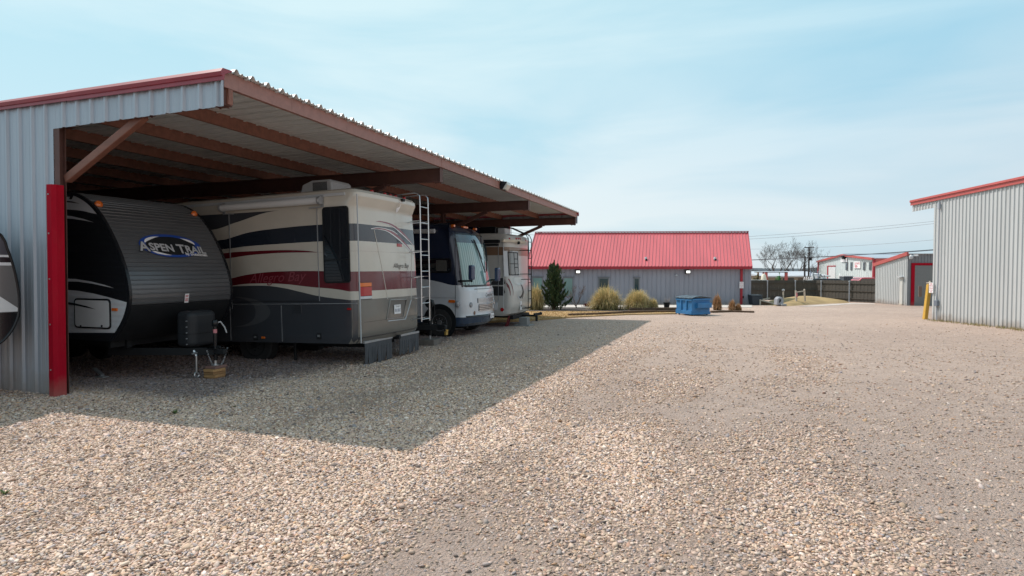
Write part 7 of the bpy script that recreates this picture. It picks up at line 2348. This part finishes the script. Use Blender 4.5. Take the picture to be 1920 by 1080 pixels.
mb = MB(); mb.tube([(0, 0, -0.2), (0, 0, pt2 - gz(74))], [0.11, 0.09], 10); mb.build('pole', wood_pole, u2, smooth=50)
mb = MB(); mb.lathe([(0.15, 0.0), (0.1, 0.04)], (0, 0, pt2 - gz(74)), 'z', 10); mb.build('cap', M['black'], u2)
wire_m = pm('grey_wire', (0.10, 0.10, 0.11), rough=0.6)
thin_m = pm('pale_wire', (0.30, 0.31, 0.33), rough=0.6)
def wire(pxs, Ys, r, m, label, sag=0.25):
    (a, b), (c_, d_) = pxs
    P, Q = atY(a, b, Ys[0]), atY(c_, d_, Ys[1])
    dd = Q - P
    P2 = P - dd * 0.0; Q2 = Q + dd * 0.35
    pts = []
    for f in np.linspace(0, 1, 24):
        q = P2.lerp(Q2, f); q.z -= sag * 4 * f * (1 - f)
        pts.append(q)
    mb = MB(); mb.tube(pts, r, 5); o = mb.build('power_line', m, None)
    tag(o, label, 'power line', 'overhead power lines')
wire(((1380, 488.5), (1748, 465.5)), (79, 77), 0.055, wire_m, 'thick dark cable bundle crossing the bare trees and the warehouse gable', 0.25)
wire(((1500, 483.0), (1748, 468.5)), (77.5, 76), 0.03, wire_m, 'dark cable just under the thick bundle in front of the warehouse', 0.1)
wire(((1360, 446), (1748, 412)), (70, 66), 0.018, thin_m, 'uppermost thin wire across the pale sky right of the office roof', 0.25)
wire(((1360, 450.5), (1748, 415)), (70, 66), 0.018, thin_m, 'second thin wire just below the uppermost one', 0.35)
wire(((1518, 464.5), (1748, 447.5)), (78, 72), 0.018, thin_m, 'thin wire running right from the crossarm pole', 0.2)
wire(((1360, 467), (1430, 467)), (90, 90), 0.02, thin_m, 'faint wire left of the bare trees', 0.0)
wire(((940, 425), (1090, 445)), (70, 75), 0.02, thin_m, 'thin wire seen under the carport roof edge left of the office roof', 0.1)
wire(((940, 434), (1090, 447)), (72, 77), 0.02, thin_m, 'lower thin wire seen under the carport roof edge', 0.1)

# vehicles and gear beyond the fence: mostly hidden by it
def car(px, Y, name, label, col, L, Hh, prof, rot=0.0, bed=False):
    p = atY(px, 515, Y)
    c = thing(name, label, 'car' if not bed else 'truck', (p.x, p.y, gz(p.y)), (0, 0, rot))
    mm_ = pm('car_paint', col, rough=0.25, coat=0.6, var=0.05)
    mb = MB(); mb.prism([(x * L, z * Hh) for x, z in prof], 'y', -0.88, 0.88); body = mb.build('body', mm_, c, bevel=0.07)
    zr = [q for q in prof if q[1] > 0.95]
    xa, xb = min(q[0] for q in zr) * L, max(q[0] for q in zr) * L
    mb = MB(); mb.prism([(xa - 0.25, Hh * 0.62), (xb + 0.35, Hh * 0.62), (xb - 0.02, Hh * 0.92), (xa + 0.05, Hh * 0.92)], 'y', -0.90, 0.90); mb.build('window', M['glass'], c)
    mb = MB(); mb.prism([(xb + 0.10, Hh * 0.64), (xb + 0.48, Hh * 0.64), (xb + 0.10, Hh * 0.93)], 'y', -0.75, 0.75); mb.build('windscreen', M['glass'], c)
    for x in (-L * 0.31, L * 0.31):
        for s in (-1, 1): wheel(c, x, s * 0.78, 0.34, 0.34, 0.22, s, 'steel')
    return c
suv = [(-0.5, 0.2), (0.5, 0.2), (0.5, 0.5), (0.46, 0.58), (0.24, 0.64), (0.12, 0.96), (0.05, 1.0), (-0.36, 1.0), (-0.46, 0.93), (-0.5, 0.6)]
pick = [(-0.5, 0.25), (0.5, 0.25), (0.5, 0.55), (0.47, 0.62), (0.25, 0.66), (0.14, 0.97), (0.08, 1.0), (-0.10, 1.0), (-0.14, 0.66), (-0.5, 0.66)]
car(1562, 62, 'parked_car', 'black estate car showing over the fence in front of the white roller door', (0.012, 0.013, 0.016), 4.7, 1.62, suv, R(-15))
car(1622, 60, 'pickup_truck', 'red pickup truck showing over the fence at the right of the warehouse', (0.45, 0.05, 0.07), 5.2, 1.75, pick, R(175), True)
car(1424, 66, 'parked_car', 'white car roof showing over the fence beside the office', (0.70, 0.70, 0.70), 4.4, 1.45, suv, R(20))
p = atY(1586.5, 520, 64)
ctn = thing('container', 'dark blue-grey box container beyond the fence under the warehouse windows', 'container', (p.x, p.y, gz(p.y)))
mb = MB(); corr(mb, (-0.45, -0.4, 0.1), (1, 0, 0), (0, 0, 1), (0, -1, 0), 0.95, 0, 1.7, pitch=0.2, depth=0.03, minor=False, wtop=0.05, wbase=0.1); mb.box(-0.45, 0.5, -0.39, 0.5, 0.0, 1.82); mb.build('box', pm('slate_blue_steel', (0.06, 0.075, 0.09), rough=0.5), ctn)
mb = MB(); mb.box(-0.5, 0.55, -0.46, 0.55, 1.82, 1.88); mb.build('lid', M['ltgrey'], ctn)
p = atY(1515, 520, 60)
ch_ = thing('metal_rack', 'white tubular rack leaning above the fence below the utility poles', 'rack', (p.x, p.y, gz(p.y)))
mb = MB()
for k in range(5):
    x = -0.40 + 0.20 * k
    mb.bar((x - 0.12, 0, 0.9), (x + 0.10, 0.05, 1.78), 0.05, 0.05)
for z in (1.25, 1.45, 1.66): mb.bar((-0.55 + (z - 1.2) * 0.2, 0, z), (0.50 + (z - 1.2) * 0.2, 0, z), 0.045, 0.045)
mb.bar((-0.5, 0, 0), (-0.5, 0, 1.3), 0.05, 0.05); mb.bar((0.45, 0, 0), (0.45, 0, 1.3), 0.05, 0.05)
mb.build('tubes', M['white'], ch_)
p = atY(1532, 520, 62)
eq = thing('machinery', 'dark cluttered machine with pale arms beyond the fence left of the roller door', 'machine', (p.x, p.y, gz(p.y)))
mb = MB(); mb.prism([(-0.7, 0.3), (0.9, 0.3), (0.8, 0.95), (0.2, 1.35), (-0.5, 1.2)], 'y', -0.4, 0.4); mb.build('engine_housing', pm('dark_green_machine', (0.05, 0.07, 0.07), rough=0.6), eq, bevel=0.05)
mb = MB()
for a, b in (((-0.35, 1.1), (-0.35, 2.4)), ((0.0, 1.2), (0.35, 2.05)), ((0.35, 2.05), (0.85, 1.35)), ((-0.35, 2.0), (0.35, 2.0)), ((-0.1, 1.2), (-0.35, 1.9)), ((0.6, 1.0), (0.75, 1.95))):
    mb.bar((a[0], 0, a[1]), (b[0], 0, b[1]), 0.07, 0.07)
mb.build('arm', pm('grey_green_steel', (0.14, 0.17, 0.18), rough=0.6), eq)
mb = MB(); mb.box(-0.95, -0.1, -0.45, 0.2, 1.0, 1.16); mb.box(0.35, 0.75, -0.3, 0.0, 1.6, 1.75); mb.build('tray', M['white'], eq)
for x in (-0.4, 0.6):
    for s in (-1, 1): wheel(eq, x, s * 0.4, 0.3, 0.3, 0.2, s, 'steel')
p = atY(1527, 516, 72)
tw = thing('gas_tank', 'small white tank on a blue frame beyond the fence', 'tank', (p.x, p.y, gz(p.y)))
mb = MB(); mb.lathe([(0.0, -0.6), (0.3, -0.5), (0.35, -0.3), (0.35, 0.3), (0.3, 0.5), (0, 0.6)], (0, 0, 1.5), 'z', 16); mb.build('tank', M['white'], tw, smooth=50)
mb = MB(); mb.bar((-0.45, 0, 0), (-0.45, 0, 2.5), 0.07, 0.07); mb.bar((0.45, 0, 0), (0.45, 0, 2.5), 0.07, 0.07); mb.bar((-0.45, 0, 2.4), (0.45, 0, 1.2), 0.05, 0.05); mb.bar((-0.45, 0, 0.85), (0.45, 0, 0.85), 0.3, 0.08); mb.build('frame', pm('blue_grey_frame', (0.14, 0.18, 0.26), rough=0.5), tw)
p = atY(1432, 515, 68)
bt = thing('covered_boat', 'cream shrink-wrapped boat standing on end beyond the fence', 'boat', (p.x, p.y, gz(p.y)))
mb = MB(); mb.lathe([(0.45, 0.2), (0.5, 0.8), (0.32, 1.5), (0.22, 2.0), (0.0, 2.15)], (0, 0, 0), 'z', 14); mb.build('hull', pm('cream_wrap', (0.60, 0.55, 0.44), rough=0.5), bt, smooth=50)
mb = MB(); mb.box(-0.5, 0.95, -0.5, 0.5, 0.3, 0.85); mb.build('deck', M['white'], bt, bevel=0.1)

# low wooded hills on the horizon
def hills():
    V, F, Cc = [], [], []
    mb = MB()
    xs = np.arange(-700, 900, 3.0)
    hgt = 2.2 + 3.4 * fbm(xs, xs * 0 + 3, 0.012, 77, 4) + 1.3 * fbm(xs, xs * 0 + 9, 0.14, 87, 3)
    rows = []
    for y, k in ((430, 0.0), (440, 0.62), (455, 1.0), (520, 1.05), (620, 0.2)):
        rows.append([(x, y + 6 * math.sin(x * 0.05), gz(400) - 0.5 + k * h * (1 + 0.12 * math.sin(x * 1.3 + y))) for x, h in zip(xs, hgt)])
    mb.grid(rows)
    o = mb.build('hills', pm('distant_wooded_hill', (0.060, 0.075, 0.088), rough=1.0, var=0.3, vscale=0.12), None, smooth=40)
    tag(o, 'low wooded hills along the horizon', 'hills', kind='structure')
hills()
# a few green weeds in the near gravel
def weed(px, py, s, label):
    p = G(px, py); V, F, Cc = [], [], []
    for k in range(26):
        an = random.uniform(0, 6.28); l_ = s * random.uniform(0.5, 1); w_ = s * 0.09
        d = Vector((math.cos(an), math.sin(an), random.uniform(0.3, 1.2))).normalized() * l_
        sd = Vector((-math.sin(an), math.cos(an), 0)) * w_
        i = len(V); V += [(0, 0, 0), tuple(d * 0.5 + sd), tuple(d), tuple(d * 0.5 - sd)]; F.append((i, i + 1, i + 2, i + 3)); g = random.uniform(.7, 1.3); Cc += [(0.10 * g, 0.14 * g, 0.05 * g, 1)] * 4
    mb = MB(); mb.add(V, F); o = mb.build('weed', grass_m, None, fixn=False, colors=Cc)
    o.location = (p.x, p.y, float(gz_np(np.array([p.x]), np.array([p.y]))[0]) + 0.005)
    tag(o, label, 'weed')
weed(328, 777, 0.09, 'small green weed in the shaded gravel in front of the striped motorhome')
weed(8, 930, 0.07, 'small green weed in the sunlit gravel at the left edge')
weed(440, 764, 0.05, 'tiny green weed in the shaded gravel right of the wood stack')
